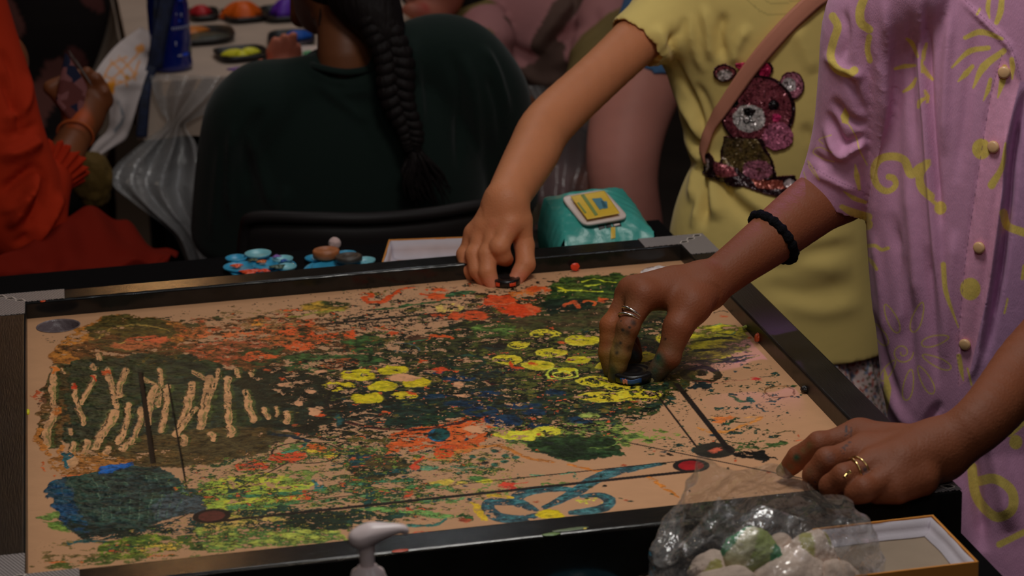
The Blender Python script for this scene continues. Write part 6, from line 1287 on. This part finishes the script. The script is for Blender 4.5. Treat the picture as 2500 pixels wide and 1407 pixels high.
# ---- paint-filled black dishes on the far table
dish_m = mat('black_dish', pc(18, 17, 18), rough=.4)
def bdish(px, py, rx_, ry_, ang, label, paint, cat='paint dish', h=.012):
    c = PZ(px, py, BZ+.004); e_ = empty('paint_dish', (c[0], c[1], BZ), label, cat, 'paint dishes on the far table'); ca, sa = math.cos(ang), math.sin(ang); t = np.linspace(0, 2*np.pi, 41)
    def rg(k, z): sq = (np.abs(np.cos(t))**4+np.abs(np.sin(t))**4)**-.25; x, y = rx_*k*np.cos(t)*sq, ry_*k*np.sin(t)*sq; return np.stack([c[0]+x*ca-y*sa, c[1]+x*sa+y*ca, BZ+z+0*t], -1)
    grid_mesh('dish', np.array([rg(.02, .001), rg(.9, .001), rg(1, h), rg(.94, h+.0006), rg(.85, .004), rg(.02, .0035)]), dish_m, e_, smooth=False)
    for (dx, dy, r, col, hz) in paint:
        tt = np.linspace(0, 2*np.pi, 33); rr = np.linspace(0, 1, 8); T_, R_ = np.meshgrid(tt, rr); a = 1+.22*np.sin(T_*3+dx*99)+.1*np.sin(T_*5)
        solid(grid_mesh('paint', np.stack([c[0]+dx+r*1.5*R_*a*np.cos(T_), c[1]+dy+r*1.2*R_*a*np.sin(T_), BZ+.005+hz*(1-R_**2.5)+0*T_], -1), mat('dish_paint', pc(*col), rough=.45, bump=.002, bscale=90), e_), .001, 1)
bdish(470, 92, .075, .070, .0, 'long black dish with a trace of orange paint behind the blue bottle', [(.0, .05, .020, (150, 84, 26), .010), (.02, -.02, .03, (34, 36, 28), .010)])
bdish(498, 38, .028, .05, .0, 'small black dish with red paint right of the blue bottle', [(-.005, .01, .013, (140, 24, 30), .018)])
bdish(596, 40, .040, .06, .1, 'black dish heaped with bright orange paint', [(-.004, -.01, .024, (216, 92, 14), .030)])
bdish(690, 36, .040, .07, .0, 'black dish with violet paint beside the teenager face', [(.01, .0, .022, (70, 30, 124), .030)])
bdish(590, 135, .045, .050, .15, 'black dish with a V-shaped smear of yellow paint', [(-.012, .004, .013, (190, 182, 40), .010), (.014, .010, .011, (196, 190, 50), .010), (.0, -.008, .011, (176, 170, 30), .010)])
bdish(712, 100, .042, .07, -.1, 'black dish with blue paint behind the raised hand', [(.012, .02, .016, (20, 62, 130), .014)])
def puddle(px, py, r, col, label):
    c = PZ(px, py, BZ+.002); t = np.linspace(0, 2*np.pi, 33); rr = np.linspace(0, 1, 6); T_, R_ = np.meshgrid(t, rr); o = grid_mesh('paint_smear', np.stack([c[0]+r*1.6*R_*(1+.2*np.sin(3*T_))*np.cos(T_), c[1]+r*R_*np.sin(T_), BZ+.0016+.002*(1-R_**2)+0*T_], -1), mat('smear_paint', pc(*col), rough=.5)); solid(o, .001, 1); return tag(o, label, 'paint smear')
puddle(600, 166, .018, (88, 60, 120), 'violet paint smear on the pale cloth at the front table edge')
pl_ = PZ(748, 132, BZ+.003); pe = empty('paper_plate', (pl_[0], pl_[1], BZ), 'white paper plate with green and yellow paint behind the raised hand', 'plate')
lathe('plate', [(0, .001), (.034, .001), (.044, .007), (.046, .008), (.045, .009), (.034, .0025), (0, .0022)], white_p, pe, (pl_[0], pl_[1], BZ), 40)
for dx, dy, c_ in ((.004, .004, (60, 120, 80)), (.012, -.012, (150, 160, 50))):
    t = np.linspace(0, 2*np.pi, 25); rr = np.linspace(0, 1, 5); T_, R_ = np.meshgrid(t, rr); solid(grid_mesh('paint', np.stack([pl_[0]+dx+.011*R_*np.cos(T_), pl_[1]+dy+.012*R_*np.sin(T_), BZ+.004+.004*(1-R_**2)+0*T_], -1), mat('plate_paint', pc(*c_), rough=.5), pe), .001, 1)
yb = PZ(1000, 72, BZ+.008); yb[2] = BZ+.012; tag(fluff('paint_lump', yb, .012, mat('yellow_lump', pc(190, 164, 20), rough=.5), None, None, .15, 9, (2, 1, .7)), 'bright yellow blob of paint just above the teenager shoulder', 'paint blob')
# ---- white canvas hanging over the corner, painted with an orange basket shape
new_canvas(190, 60, 200, 360, pc(150, 140, 138), 17, .6)
for a in ([(262, 205), (290, 180), (330, 140), (345, 120)], [(250, 200), (270, 160), (310, 140)], [(262, 215), (320, 190), (340, 150)], [(255, 185), (300, 200), (335, 180)], [(270, 150), (300, 180), (310, 210)], [(290, 140), (320, 170), (330, 195)]): stroke(a, 5, (160, 112, 70), .8, 0, .3, flat=1)
blob(342, 120, 12, 10, (166, 112, 60), .8, 0, .3); poly([(262, 205), (282, 196), (278, 230), (262, 232)], (186, 118, 30), 1, 0, rough=.3); poly([(250, 212), (262, 208), (258, 232), (250, 228)], (84, 104, 34), 1, 0, rough=.3); blob(310, 190, 6, 6, (140, 96, 40), 1, 0, .3); stroke([(290, 250), (300, 290), (280, 320)], 8, (104, 104, 108), .6, 0, .3, flat=1)
cvl = [(345, 66, 1.92), (290, 105, 1.80), (250, 150, 1.69), (226, 190, 1.655), (222, 215, 1.65), (262, 250, 1.645), (268, 290, 1.64), (262, 320, 1.64), (232, 350, 1.63), (205, 395, 1.62), (200, 412, 1.62)]
cvr = [(372, 78, 1.92), (370, 130, 1.80), (366, 160, 1.70), (352, 200, 1.665), (345, 225, 1.66), (335, 255, 1.655), (325, 290, 1.65), (315, 320, 1.65), (300, 345, 1.64), (250, 375, 1.63), (207, 412, 1.62)]
Lc, Rc = crom([J(*p) for p in cvl], 8), crom([J(*p) for p in cvr], 8); g = np.array([[a*(1-s)+b*s+V(0, -1, 0)*(.010*math.sin(math.pi*s)+.003*math.sin(9*s+i*.1)) for s in np.linspace(0, 1, 60)] for i, (a, b) in enumerate(zip(Lc, Rc))])
cv = grid_mesh('canvas_sheet', g, mat('white_canvas', attr=True, rough=.85, spec=.15, bump=.0006, bscale=300), None, samp(can, pix(g))); solid(cv, .0012, 0)
tag(cv, 'white canvas sheet painted with an orange basket, hanging over the table corner', 'canvas')
# ================================================================== teenager seen from behind
teen = empty('person', (.13, 1.22, -.78), 'teenager with a long dark braid and dark green T-shirt, seen from behind', 'person')
tc_ = PY(890, 400, 1.15)[0]
B = Body(.02); nk = J(845, 150, 1.13); hd_ = J(835, -75, 1.20)
B.limb([J(850, 230, 1.16), nk, J(842, 60, 1.15), hd_], [.040, .040, .038, .05], 5)
B.ell(hd_, (.072, .088, .092), None, .012); B.ell(J(770, 5, 1.235), (.030, .045, .045), None, .02)
B.limb([J(740, -10, 1.29), J(735, 40, 1.275)], [.020, .014], 3)      # jaw
B.limb([tc_+0*V(0, 0, 0)+V(0, 0, 0) if False else V(tc_, 1.18, .02), V(tc_, 1.20, -.15), V(tc_, 1.22, -.33)], [.10, .10, .12], 4, (V(0, 1, 0), .6))
for s in (-1, 1): B.limb([V(tc_+s*.08, 1.24, -.33), V(tc_+s*.10, 1.60, -.34), V(tc_+s*.10, 1.62, -.74)], [.065, .052, .04], 5)
# raised left hand in front of her
e1, w1 = J(560, 420, 1.30), J(676, 212, 1.52)
B.limb([J(590, 250, 1.16), e1, w1], [.040, .034, .022], 6)
B.seg(w1, J(690, 168, 1.53), .020, .022, .01)
for a in ([(668, 158), (664, 126), (672, 100)], [(682, 154), (684, 118), (694, 92)], [(697, 154), (708, 118), (716, 88)], [(710, 160), (722, 138), (726, 116)]): finger(B, [J(x, y, 1.53-.002*i) for i, (x, y) in enumerate(a)], [.0095, .0085, .007])
finger(B, [J(676, 176, 1.52), J(652, 172, 1.51), J(638, 156, 1.505)], [.0110, .0095, .0080])
e2 = J(1300, 330, 1.35); B.group(); B.limb([J(1130, 150, 1.17), e2, J(1150, 260, 1.6)], [.04, .034, .022], 6)
palm = J(690, 140, 1.53)
def tcol(v, n=None):
    c = skinf((84, 48, 28), (), .06, 9)(v); d = np.linalg.norm(v-palm, axis=1); c[d < .055] = np.asarray(pc(200, 116, 90))*(1+.1*n3(v[d < .055], 90, 2))[:, None]; return np.clip(c, .003, .9)
tb_ = sdf_obj('body', B.field(.0035, gk=.012), skin_dark, teen, colf=tcol, it=3)
ear = Body(.004); ear.limb([J(783, 8, 1.16), J(772, 20, 1.158), J(770, 38, 1.162), J(780, 52, 1.168)], [.006, .0065, .006, .005], 5); sdf_obj('ear', ear.field(.0014), skin_dark, teen, colf=skinf((84, 48, 28)), it=2)
# hair: cap, plait of three strands, loose tail
hair_m = mat('black_hair', pc(15, 10, 10), rough=.62, spec=.22, bump=.0030, bscale=150, bstretch=(1, 1, .25))
hb = Body(.02); hb.ell(hd_+V(.006, -.012, .016), (.080, .092, .094), None, .01); hb.limb([J(880, -20, 1.10), J(915, 30, 1.08), J(935, 70, 1.07)], [.05, .038, .030], 4)
hb.ell(J(745, 60, 1.33), (.05, .06, .09), None, .01, True); hb.ell(J(790, 90, 1.19), (.038, .07, .050), None, .01, True)
hcap = sdf_obj('hair', hb.field(.0035), hair_m, teen, it=2)
ribbon('loose_hair', [(790, -10, 1.14), (786, 25, 1.135), (783, 62, 1.135)], .006, hair_m, teen)
cl = crom([J(900, -20, 1.075), J(930, 60, 1.062), J(958, 150, 1.052), (J(975, 250, 1.045)), J(1000, 330, 1.04), J(1008, 365, 1.04)], 24); n_s = len(cl); ln = np.linspace(0, 1, n_s)
wid = np.interp(ln, [0, .5, 1], [.0200, .0190, .0085])
for k in range(3):
    ph = ln*2*np.pi*6.2+k*2*np.pi/3; px_ = np.sin(ph)*wid*(1+.16*np.sin(ln*23+k*2)); py_ = -np.sin(2*ph)*wid*.42
    for q in range(9):      # each strand a bundle of locks
        a = q*.7; rr = .0052*(q > 0); pts = cl+np.stack([px_+rr*np.cos(a+ln*5), py_-.004+rr*np.sin(a+ln*5), 0*ln], -1)
        if q == 0: big = tube('braid_strand', pts[::2], np.interp(np.linspace(0, 1, len(pts[::2])), [0, .5, 1], [.0125, .0118, .0052]), hair_m, teen, 10, 2, .8)
tail = []
for q in range(46):
    a = R.rand()*6.28; r0 = .009*R.rand()**.5; sp = R.uniform(-1, 1); L_ = R.uniform(.6, 1.05)
    p0 = cl[-1]+V(r0*math.cos(a), r0*math.sin(a)*.5, .006); tail.append([p0, p0+V(.010+.012*sp, -.003+.004*math.sin(a), -.030*L_), p0+V(.016+.028*sp, -.004, -.062*L_), p0+V(.026+.030*sp+.006*math.sin(q), 0, -.092*L_)])
bm = bmesh.new()
for t_ in tail:
    o = tube('tmp', t_, [.0030, .0038, .0026, .0005], None, None, 6, 5, .7); bm.from_mesh(o.data); D.objects.remove(o)
link('braid_tail', tmesh(bm, 'braid_tail'), hair_m, teen)
ringband('hair_elastic', cl[-1]+V(0, 0, .002), V(.15, 0, -1), .0088, .0022, tie_m, teen)
# T-shirt
gs = Body(.03)
def GY(px, py, y=1.14): return PY(px, py, y)
gs.ell(GY(862, 228, 1.130), (.062, .045, .030), None, .03); gs.limb([GY(866, 262, 1.14), GY(868, 310, 1.145), GY(880, 380, 1.155), GY(885, 450, 1.17), GY(885, 540, 1.19), GY(885, 700, 1.22)], [.060, .118, .168, .180, .182, .19], 5, (V(0, 1, 0), .50))
gs.limb([GY(800, 200, 1.13), GY(735, 206, 1.14), GY(660, 240, 1.145), GY(602, 285, 1.155)], [.022, .026, .038, .050], 5, None, .02)
gs.limb([GY(840, 205, 1.12), GY(905, 190, 1.125), GY(960, 160, 1.14), GY(1030, 128, 1.15), GY(1100, 130, 1.15), GY(1150, 175, 1.155), GY(1190, 250, 1.175)], [.022, .024, .030, .040, .044, .050, .055], 5, None, .02)
lh = J(548, 520, 1.22); lhn = V(0, .15, -1); lhn /= np.linalg.norm(lhn)
gs.group(); gs.limb([GY(640, 250, 1.15), GY(582, 330, 1.165), J(562, 430, 1.19), J(552, 560, 1.23)], [.052, .052, .050, .052], 5)
gs.group(); gs.limb([GY(1120, 180, 1.155), GY(1190, 250, 1.18), GY(1222, 340, 1.20), J(1236, 470, 1.25)], [.055, .052, .050, .05], 5)
green_m = mat('dark_green_cotton', pc(15, 24, 21), rough=.88, spec=.15, bump=.0004, bscale=500, sheen=.12)
gl_ = [([(745, 150), (790, 190), (860, 205), (925, 190)], 9, .006), ([(760, 200), (840, 225), (930, 215)], 12, .005), ([(780, 215), (850, 260), (900, 300)], 12, .006), ([(1010, 90), (1020, 200), (1030, 320)], 10, .008), ([(1135, 130), (1160, 250), (1170, 400)], 12, .008), ([(1100, 120), (1120, 240), (1120, 420)], 12, -.007), ([(1180, 110), (1215, 180), (1245, 280)], 8, .007), ([(1190, 180), (1215, 260), (1225, 360)], 8, -.007), ([(640, 260), (600, 360), (610, 480)], 14, -.010), ([(600, 320), (640, 420), (670, 520)], 14, .008), ([(570, 300), (560, 420), (565, 540)], 10, .008), ([(700, 450), (690, 520), (700, 560)], 14, .007), ([(540, 350), (528, 470), (520, 590)], 9, .006)]
GS = gs.field(.0055, gk=.03)
sdf_cloth('tshirt', GS, green_m, teen, [(GY(885, 690, 1.22), V(0, 0, -1), .6)], gl_, .003, 14, 31, 1, None, .002)
nkc = [J(742, 146, 1.155), J(775, 163, 1.105), J(850, 176, 1.085), J(920, 160, 1.105), J(950, 130, 1.15), J(915, 112, 1.19), J(845, 118, 1.21), J(780, 126, 1.20), J(742, 146, 1.155)]
tube('collar', nkc, [.0065], green_m, teen, 10, 8, .7)
# ---- her chair
ch = empty('chair', (.10, 1.08, -.78), 'black chair whose curved backrest rim runs behind the teenager', 'chair'); chm = mat('black_chair_plastic', pc(20, 16, 16), rough=.55, spec=.3)
rim = [J(592, 640, 1.02), J(600, 560, 1.01), J(622, 532, .995), J(760, 533, .965), J(900, 534, .955), J(1050, 522, .965), J(1180, 502, .985), J(1226, 510, 1.0), J(1240, 560, 1.02), J(1245, 640, 1.03)]
tube('backrest_rim', rim, [.009], chm, ch, 12, 10, 1.0)
P = crom(rim, 10); mid = P[10:-10]; g = np.array([[p+V(0, .004+.018*t, -.30*t)+V(0, .0, -.004) for p in mid] for t in np.linspace(0, 1, 12)]); solid(grid_mesh('backrest', g, chm, ch), .004, 0)
xx0, xx1 = mid[:, 0].min()+.02, mid[:, 0].max()-.02; box('seat', xx0, xx1, 1.02, 1.40, -.435, -.415, chm, ch, .008)
for x in (xx0+.02, xx1-.02):
    for y, s in ((1.04, -.05), (1.37, .05)): tube('leg', [V(x, y, -.43), V(x*1.0, y+s, -.775)], [.012], chm, ch, 10)
# ================================================================== person in orange at the left
orp = empty('person', (-.55, 1.30, -.78), 'person in an orange-red kurta at the left, holding up a phone', 'person')
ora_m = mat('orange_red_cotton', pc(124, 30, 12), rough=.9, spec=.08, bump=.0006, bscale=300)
B = Body(.015); sh3, el3, wr3, pm3 = J(-10, 150, 1.22), J(90, 520, 1.12), J(185, 330, 1.26), J(205, 265, 1.29)
B.limb([sh3, J(-15, 350, 1.15), J(65, 520, 1.12), J(132, 430, 1.18), wr3], [.040, .036, .032, .028, .023], 6)
B.limb([wr3, J(205, 285, 1.28), J(222, 240, 1.30)], [.024, .030, .026], 4)
for a in ([(228, 240), (246, 215), (236, 190)], [(214, 225), (226, 196), (212, 176)], [(200, 215), (190, 188), (176, 180)], [(236, 262), (258, 245), (256, 222)]): finger(B, [J(x, y, 1.30-.01*i) for i, (x, y) in enumerate(a)], [.0115, .0100, .0085])
finger(B, [J(180, 275, 1.28), J(150, 240, 1.265), J(124, 214, 1.26), J(150, 198, 1.262)], [.0140, .0115, .0100, .0085])
B.limb([V(-.62, 1.28, .15), V(-.60, 1.28, -.05), V(-.58, 1.28, -.30)], [.11, .11, .12], 4, (V(0, 1, 0), .7)); B.seg(sh3, V(-.60, 1.28, .15), .045, .06, .02)
B.limb([V(-.60, 1.28, .22), V(-.60, 1.27, .34)], [.05, .045], 3); B.ell(V(-.59, 1.25, .45), (.072, .088, .095), None, .015)
for s, x2 in ((-1, -.62), (1, -.45)): B.limb([V(-.58+s*.07, 1.26, -.31), V(x2, .95+(.04 if s > 0 else 0), -.31), V(x2, .97, -.74)], [.07, .055, .04], 5)
mk_ = J(192, 290, 1.255)
sdf_obj('body', B.field(.004, gk=.012), skin_dark, orp, colf=skinf((88, 48, 26), ((mk_, .018, (150, 62, 20), .9), (J(180, 275, 1.28), .014, (140, 66, 20), .6)), .07, 13), it=3)
hb = Body(.02); hb.ell(V(-.59, 1.265, .47), (.080, .094, .095), None, .01); hb.ell(V(-.56, 1.17, .43), (.06, .05, .08), None, .01, True); sdf_obj('hair', hb.field(.006), hair_m, orp)
sl = Body(.02)
sl.limb([J(-90, 20, 1.24), J(-60, 110, 1.22), J(-32, 210, 1.19), J(-10, 330, 1.15), J(30, 470, 1.12), J(65, 545, 1.11)], [.062, .060, .062, .066, .070, .056], 6)
sl.limb([J(65, 540, 1.11), J(92, 480, 1.13), J(118, 438, 1.16)], [.056, .044, .034], 5); sl.limb([J(20, 500, 1.11), J(40, 560, 1.09), J(60, 590, 1.08)], [.07, .05, .03], 4)
sl.limb([V(-.62, 1.26, .26), V(-.61, 1.26, .10), V(-.60, 1.26, -.10), V(-.59, 1.24, -.32)], [.10, .15, .15, .17], 5, (V(0, 1, 0), .7))
cfn = J(153, 385, 1.20)-J(118, 438, 1.16); cfn /= np.linalg.norm(cfn)
ol = [([(0, 390), (60, 370), (100, 340)], 12, .010), ([(0, 470), (50, 430), (95, 400)], 10, -.010), ([(20, 560), (60, 500), (95, 420)], 10, .012), ([(60, 560), (100, 500), (115, 430)], 8, -.010), ([(10, 300), (60, 260), (70, 180)], 10, .007), ([(0, 180), (30, 250), (60, 330)], 9, -.007), ([(70, 590), (120, 530), (150, 470)], 10, .010)]
ol = [(p, w_*1.1, a*1.7) for p, w_, a in ol]+[([(0, 120), (30, 180), (40, 280)], 8, -.008), ([(0, 520), (50, 500), (90, 460)], 8, .010), ([(30, 600), (80, 570), (120, 530)], 8, -.010), ([(0, 330), (50, 320), (95, 300)], 9, -.008), ([(90, 400), (110, 440), (100, 500)], 7, -.010), ([(125, 520), (90, 580), (60, 640)], 9, .010)]
sdf_cloth('kurta', sl.field(.006), ora_m, orp, [(J(128, 424, 1.17), cfn, .06), (V(-.62, 1.26, .31), V(0, 0, 1), .3), (V(-.59, 1.24, -.395), V(0, 0, -1), .5)], ol, .004, 16, 51, 1, None, .002)
# gathered cuff frill
cc3 = J(128, 425, 1.165); cu = J(98, 478, 1.13)-cc3; cu /= np.linalg.norm(cu); u1 = np.cross(cu, V(0, 1, 0)); u1 /= np.linalg.norm(u1); u2 = np.cross(cu, u1); t = np.linspace(0, 2*np.pi, 150)
g = []
for s in np.linspace(0, 1, 10):
    r_ = .030+.012*s+(.0015+.0030*s)*np.sin(t*19)+.002*s*np.sin(t*41+1); g.append(cc3-cu*(.034*s-.012)[..., None] if False else cc3+r_[:, None]*(np.cos(t)[:, None]*u1+np.sin(t)[:, None]*u2)+cu*(.006-.030*s)+cu*(.003*s*np.sin(t*9))[:, None])
solid(grid_mesh('cuff_frill', np.array(g), ora_m, orp), .0012, 0)
ringband('thread_bracelet', J(184, 330, 1.25), wr3-J(150, 430, 1.18), .0265, .0018, mat('orange_thread', pc(130, 60, 22), rough=.8), orp)
# kurta skirt spread over the lap towards the right
kt = [[(150, 540, 1.10), (210, 508, 1.16), (300, 540, 1.22), (360, 590, 1.26), (435, 618, 1.24)], [(60, 600, 1.02), (180, 570, 1.06), (290, 590, 1.10), (370, 620, 1.14), (430, 626, 1.18)], [(-20, 640, .97), (120, 640, 1.0), (250, 625, 1.04), (350, 640, 1.08), (425, 634, 1.14)], [(-60, 672, .95), (110, 674, .97), (230, 662, 1.0), (310, 646, 1.03), (415, 640, 1.10)], [(-70, 720, .96), (110, 720, .98), (230, 715, 1.01), (310, 710, 1.04), (400, 700, 1.10)]]
K_ = np.array([crom([J(*p) for p in r_], 14) for r_ in kt]); g = np.stack([crom(K_[:, j], 12) for j in range(K_.shape[1])], 1); hh_ = .004*np.sin(g[..., 0]*70+g[..., 1]*30)+.003*np.sin(g[..., 0]*130); g[..., 2] += hh_
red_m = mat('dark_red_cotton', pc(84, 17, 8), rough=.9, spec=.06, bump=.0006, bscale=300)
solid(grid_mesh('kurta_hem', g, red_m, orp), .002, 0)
# phone held up
ph = empty('phone', tuple(J(182, 190, 1.255)), 'phone in a pink and navy patterned case, held by the person in orange', 'phone')
A_, B__, C_, D_ = J(160, 128, 1.24), J(212, 208, 1.262), J(186, 262, 1.262), J(138, 250, 1.24)
def quadbox(name, a, b, c, d, th, m, parent, n=6):
    nn = np.cross(b-a, d-a); nn /= np.linalg.norm(nn); bm = bmesh.new(); f_ = [bm.verts.new(p+nn*th/2) for p in (a, b, c, d)]; k_ = [bm.verts.new(p-nn*th/2) for p in (a, b, c, d)]
    bm.faces.new(f_); bm.faces.new(k_[::-1])
    for i in range(4): bm.faces.new([f_[i], k_[i], k_[(i+1) % 4], f_[(i+1) % 4]])
    bmesh.ops.recalc_face_normals(bm, faces=bm.faces); bmesh.ops.bevel(bm, geom=bm.edges[:], offset=.002, segments=2, affect='EDGES'); o = link(name, tmesh(bm, name), m, parent, False); return o
case_m = mat('patterned_case', pc(84, 48, 46), rough=.4); nt = case_m.node_tree; N = nt.nodes; L = nt.links; v_ = N.new('ShaderNodeTexVoronoi'); v_.inputs['Scale'].default_value = 60; rp = N.new('ShaderNodeValToRGB'); rp.color_ramp.interpolation = 'CONSTANT'
for p_, c_ in ((0, (84, 46, 44)), (.4, (30, 34, 52)), (.6, (110, 70, 70)), (.8, (70, 36, 34))):
    e_ = rp.color_ramp.elements[0] if p_ == 0 else rp.color_ramp.elements.new(p_); e_.color = (*pc(*c_), 1)
rp.color_ramp.elements[-1].color = (*pc(60, 30, 34), 1)
L.new([n for n in N if n.type == 'TEX_COORD'][0].outputs['Object'], v_.inputs['Vector']); L.new(v_.outputs['Color'], rp.inputs[0]); L.new(rp.outputs[0], N['Principled BSDF'].inputs['Base Color'])
quadbox('case', A_, A_+(B__-A_)*1.0, B__+(D_-A_)*.95, D_, .008, case_m, ph); quadbox('screen_edge', A_+V(.004, .004, .003), B__+V(.004, .004, .003), B__+V(.008, .006, -.004), A_+V(.008, .006, -.004), .003, mat('phone_edge', pc(90, 80, 76), rough=.3), ph)
# chair for the person in orange
oc = empty('chair', (-.56, 1.3, -.78), 'dark chair under the person in orange', 'chair')
box('seat', -.76, -.38, 1.08, 1.46, -.43, -.405, chm, oc, .006)
for x in (-.74, -.40):
    for y in (1.10, 1.44): box('leg', x-.014, x+.014, y-.014, y+.014, -.78, -.43, chm, oc, .002)
box('backrest', -.76, -.38, 1.445, 1.465, -.40, -.02, chm, oc, .006)
# ================================================================== people beyond the far table
mp_ = empty('person', (.50, 2.20, -.78), 'person in a mauve and olive patterned top leaning over the far table, chin showing', 'person')
mcol_m = mat('mauve_olive_print', attr=True, rough=.85, spec=.15, bump=.0008, bscale=160)
B = Body(.03); B.ell(J(1060, -45, 2.0), (.058, .075, .078), None, .01); B.ell(J(1010, 22, 1.93), (.022, .018, .012), None, .012); B.ell(J(1050, 38, 1.94), (.030, .026, .020), None, .02)
B.limb([J(1075, 20, 2.05), J(1200, 30, 2.15), V(.58, 2.2, -.20), V(.6, 2.2, -.36)], [.04, .06, .10, .12], 5)
B.limb([V(.62, 2.2, -.36), V(.66, 1.9, -.38), V(.66, 1.88, -.74)], [.07, .055, .04], 4)
sdf_obj('body', B.field(.005), skin_child, mp_, colf=skinf((116, 66, 52), ((J(1032, 22, 1.92), .012, (120, 40, 36), .8),), .08, 15), it=2)
hb = Body(.02); hb.ell(J(1075, -70, 2.04), (.07, .085, .085), None, .01); hb.limb([J(1135, -30, 2.0), J(1155, 30, 2.0), J(1165, 70, 2.02)], [.03, .028, .016], 5); sdf_obj('hair', hb.field(.005), hair_m, mp_)
S_ = Body(.03)
S_.limb([J(1230, -30, 2.12), J(1280, 60, 2.08), J(1370, 150, 2.05), J(1440, 260, 2.05), V(.60, 2.1, -.40)], [.085, .11, .115, .11, .13], 6, (V(0, 1, 0), .7))
S_.limb([J(1500, -40, 2.1), J(1520, 60, 2.0), J(1490, 170, 1.85), J(1450, 240, 1.8)], [.10, .09, .075, .06], 5); S_.limb([J(1160, 60, 2.02), J(1190, 110, 1.9), J(1150, 140, 1.85)], [.06, .05, .035], 5)
S_.limb([J(1600, -20, 2.05), J(1640, 80, 2.0)], [.10, .09], 4)
def mc(v, n=None):
    c = np.tile(np.asarray(pc(124, 84, 84)), (len(v), 1)); a = n3(v, 14, 61)+.4*n3(v, 40, 62); b = n3(v, 17, 71); c[a > .0] = pc(88, 74, 44); c[b > .35] = pc(128, 108, 74); c[(a < -.5)] = pc(66, 50, 44); return c*(1+.1*n3(v, 60, 3))[:, None]
sdf_cloth('patterned_top', S_.field(.009), mcol_m, mp_, [(V(.6, 2.1, -.46), V(0, 0, -1), .5)], [([(1180, 60), (1260, 130), (1340, 140)], 14, -.02), ([(1290, 150), (1350, 60), (1400, 0)], 16, .02), ([(1320, 120), (1420, 60), (1470, 20)], 12, -.016), ([(1350, 170), (1420, 110), (1480, 60)], 10, .014), ([(1200, 90), (1300, 190), (1400, 200)], 14, .016)], .010, 12, 44, 1, lambda v, n: mc(v), .003)
box('stool_seat', .42, .80, 2.02, 2.4, -.515, -.487, chm, tag(empty('stool', (.6, 2.2, -.78), 'dark stool beneath the person in the patterned top', 'stool'), None), .004)
st0 = D.objects['stool']
for x in (.44, .78):
    for y in (2.04, 2.38): box('leg', x-.012, x+.012, y-.012, y+.012, -.78, -.50, chm, st0, .002)
# bare-legged person in denim shorts
dp = empty('person', (.50, 1.20, -.78), 'bare-legged person in blue denim shorts standing behind the wipes packet', 'person')
B = Body(.02); B.limb([J(1660, 0, 1.32), J(1600, 130, 1.30), J(1537, 290, 1.27), J(1520, 430, 1.23), J(1545, 560, 1.20), J(1560, 700, 1.20), V(.42, 1.2, -.45), V(.42, 1.2, -.74)], [.070, .066, .060, .054, .046, .043, .040, .032], 6)
B.limb([J(1800, 10, 1.42), J(1840, 200, 1.42), V(.80, 1.42, -.35), V(.80, 1.42, -.74)], [.08, .065, .045, .034], 5)
B.limb([V(.42, 1.2, -.755), V(.40, 1.11, -.762)], [.024, .018], 3); B.limb([V(.80, 1.42, -.755), V(.79, 1.33, -.762)], [.024, .018], 3); B.limb([J(1730, -10, 1.37), J(1730, -250, 1.38), J(1730, -420, 1.38)], [.11, .11, .05], 4)
sdf_obj('body', B.field(.006), skin_child, dp, colf=skinf((150, 98, 88), (), .05, 23), it=2)
sj = Body(.02); sj.limb([J(1680, -60, 1.33), J(1640, 50, 1.31), J(1598, 150, 1.30)], [.086, .080, .074], 5); sj.limb([J(1790, -60, 1.42), J(1790, 120, 1.42)], [.09, .085], 5); sj.limb([J(1730, -150, 1.37), J(1730, -40, 1.37)], [.125, .125], 4)
hn = V(-.30, -.1, -1); hn /= np.linalg.norm(hn)
sdf_cloth('denim_shorts', sj.field(.007), mat('blue_denim', pc(58, 84, 116), rough=.85, spec=.15, bump=.0008, bscale=500, var=.15, vscale=90), dp, [(J(1606, 178, 1.25), hn, .6)], [([(1580, 170), (1620, 185)], 4, .003)], .002, 20, 5, 1, None, .003)
# person in dark flowered clothes, far left
fp = empty('person', (-.45, 2.6, -.78), 'person in dark clothes with dusty pink flowers, in shadow at the top left', 'person')
B = Body(.03); B.limb([J(110, -60, 2.55), J(120, 60, 2.55), J(115, 220, 2.55), J(110, 420, 2.5)], [.10, .13, .13, .14], 5, (V(0, 1, 0), .7)); B.limb([J(115, 420, 2.5), J(200, 470, 2.2), J(210, 700, 2.2)], [.08, .06, .05], 5); B.limb([J(110, -60, 2.55), J(108, -160, 2.55)], [.05, .045], 3); B.ell(J(108, -260, 2.55), (.07, .085, .095))
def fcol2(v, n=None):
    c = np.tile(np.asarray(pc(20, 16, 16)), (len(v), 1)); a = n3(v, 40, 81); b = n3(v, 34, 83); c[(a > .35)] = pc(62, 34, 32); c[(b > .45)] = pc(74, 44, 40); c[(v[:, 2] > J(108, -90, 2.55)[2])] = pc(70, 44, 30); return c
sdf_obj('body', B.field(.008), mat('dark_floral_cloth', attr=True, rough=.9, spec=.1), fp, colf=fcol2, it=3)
# small olive cloth bag by the table leg
ob = J(225, 440, 1.55); tag(fluff('cloth_bag', ob, .035, mat('olive_cloth', pc(70, 52, 16), rough=.9, bump=.004, bscale=40), None, None, .16, 77, (1, .8, 1.35)), 'olive-yellow cloth bag between the orange sleeve and the plastic sheet', 'bag')
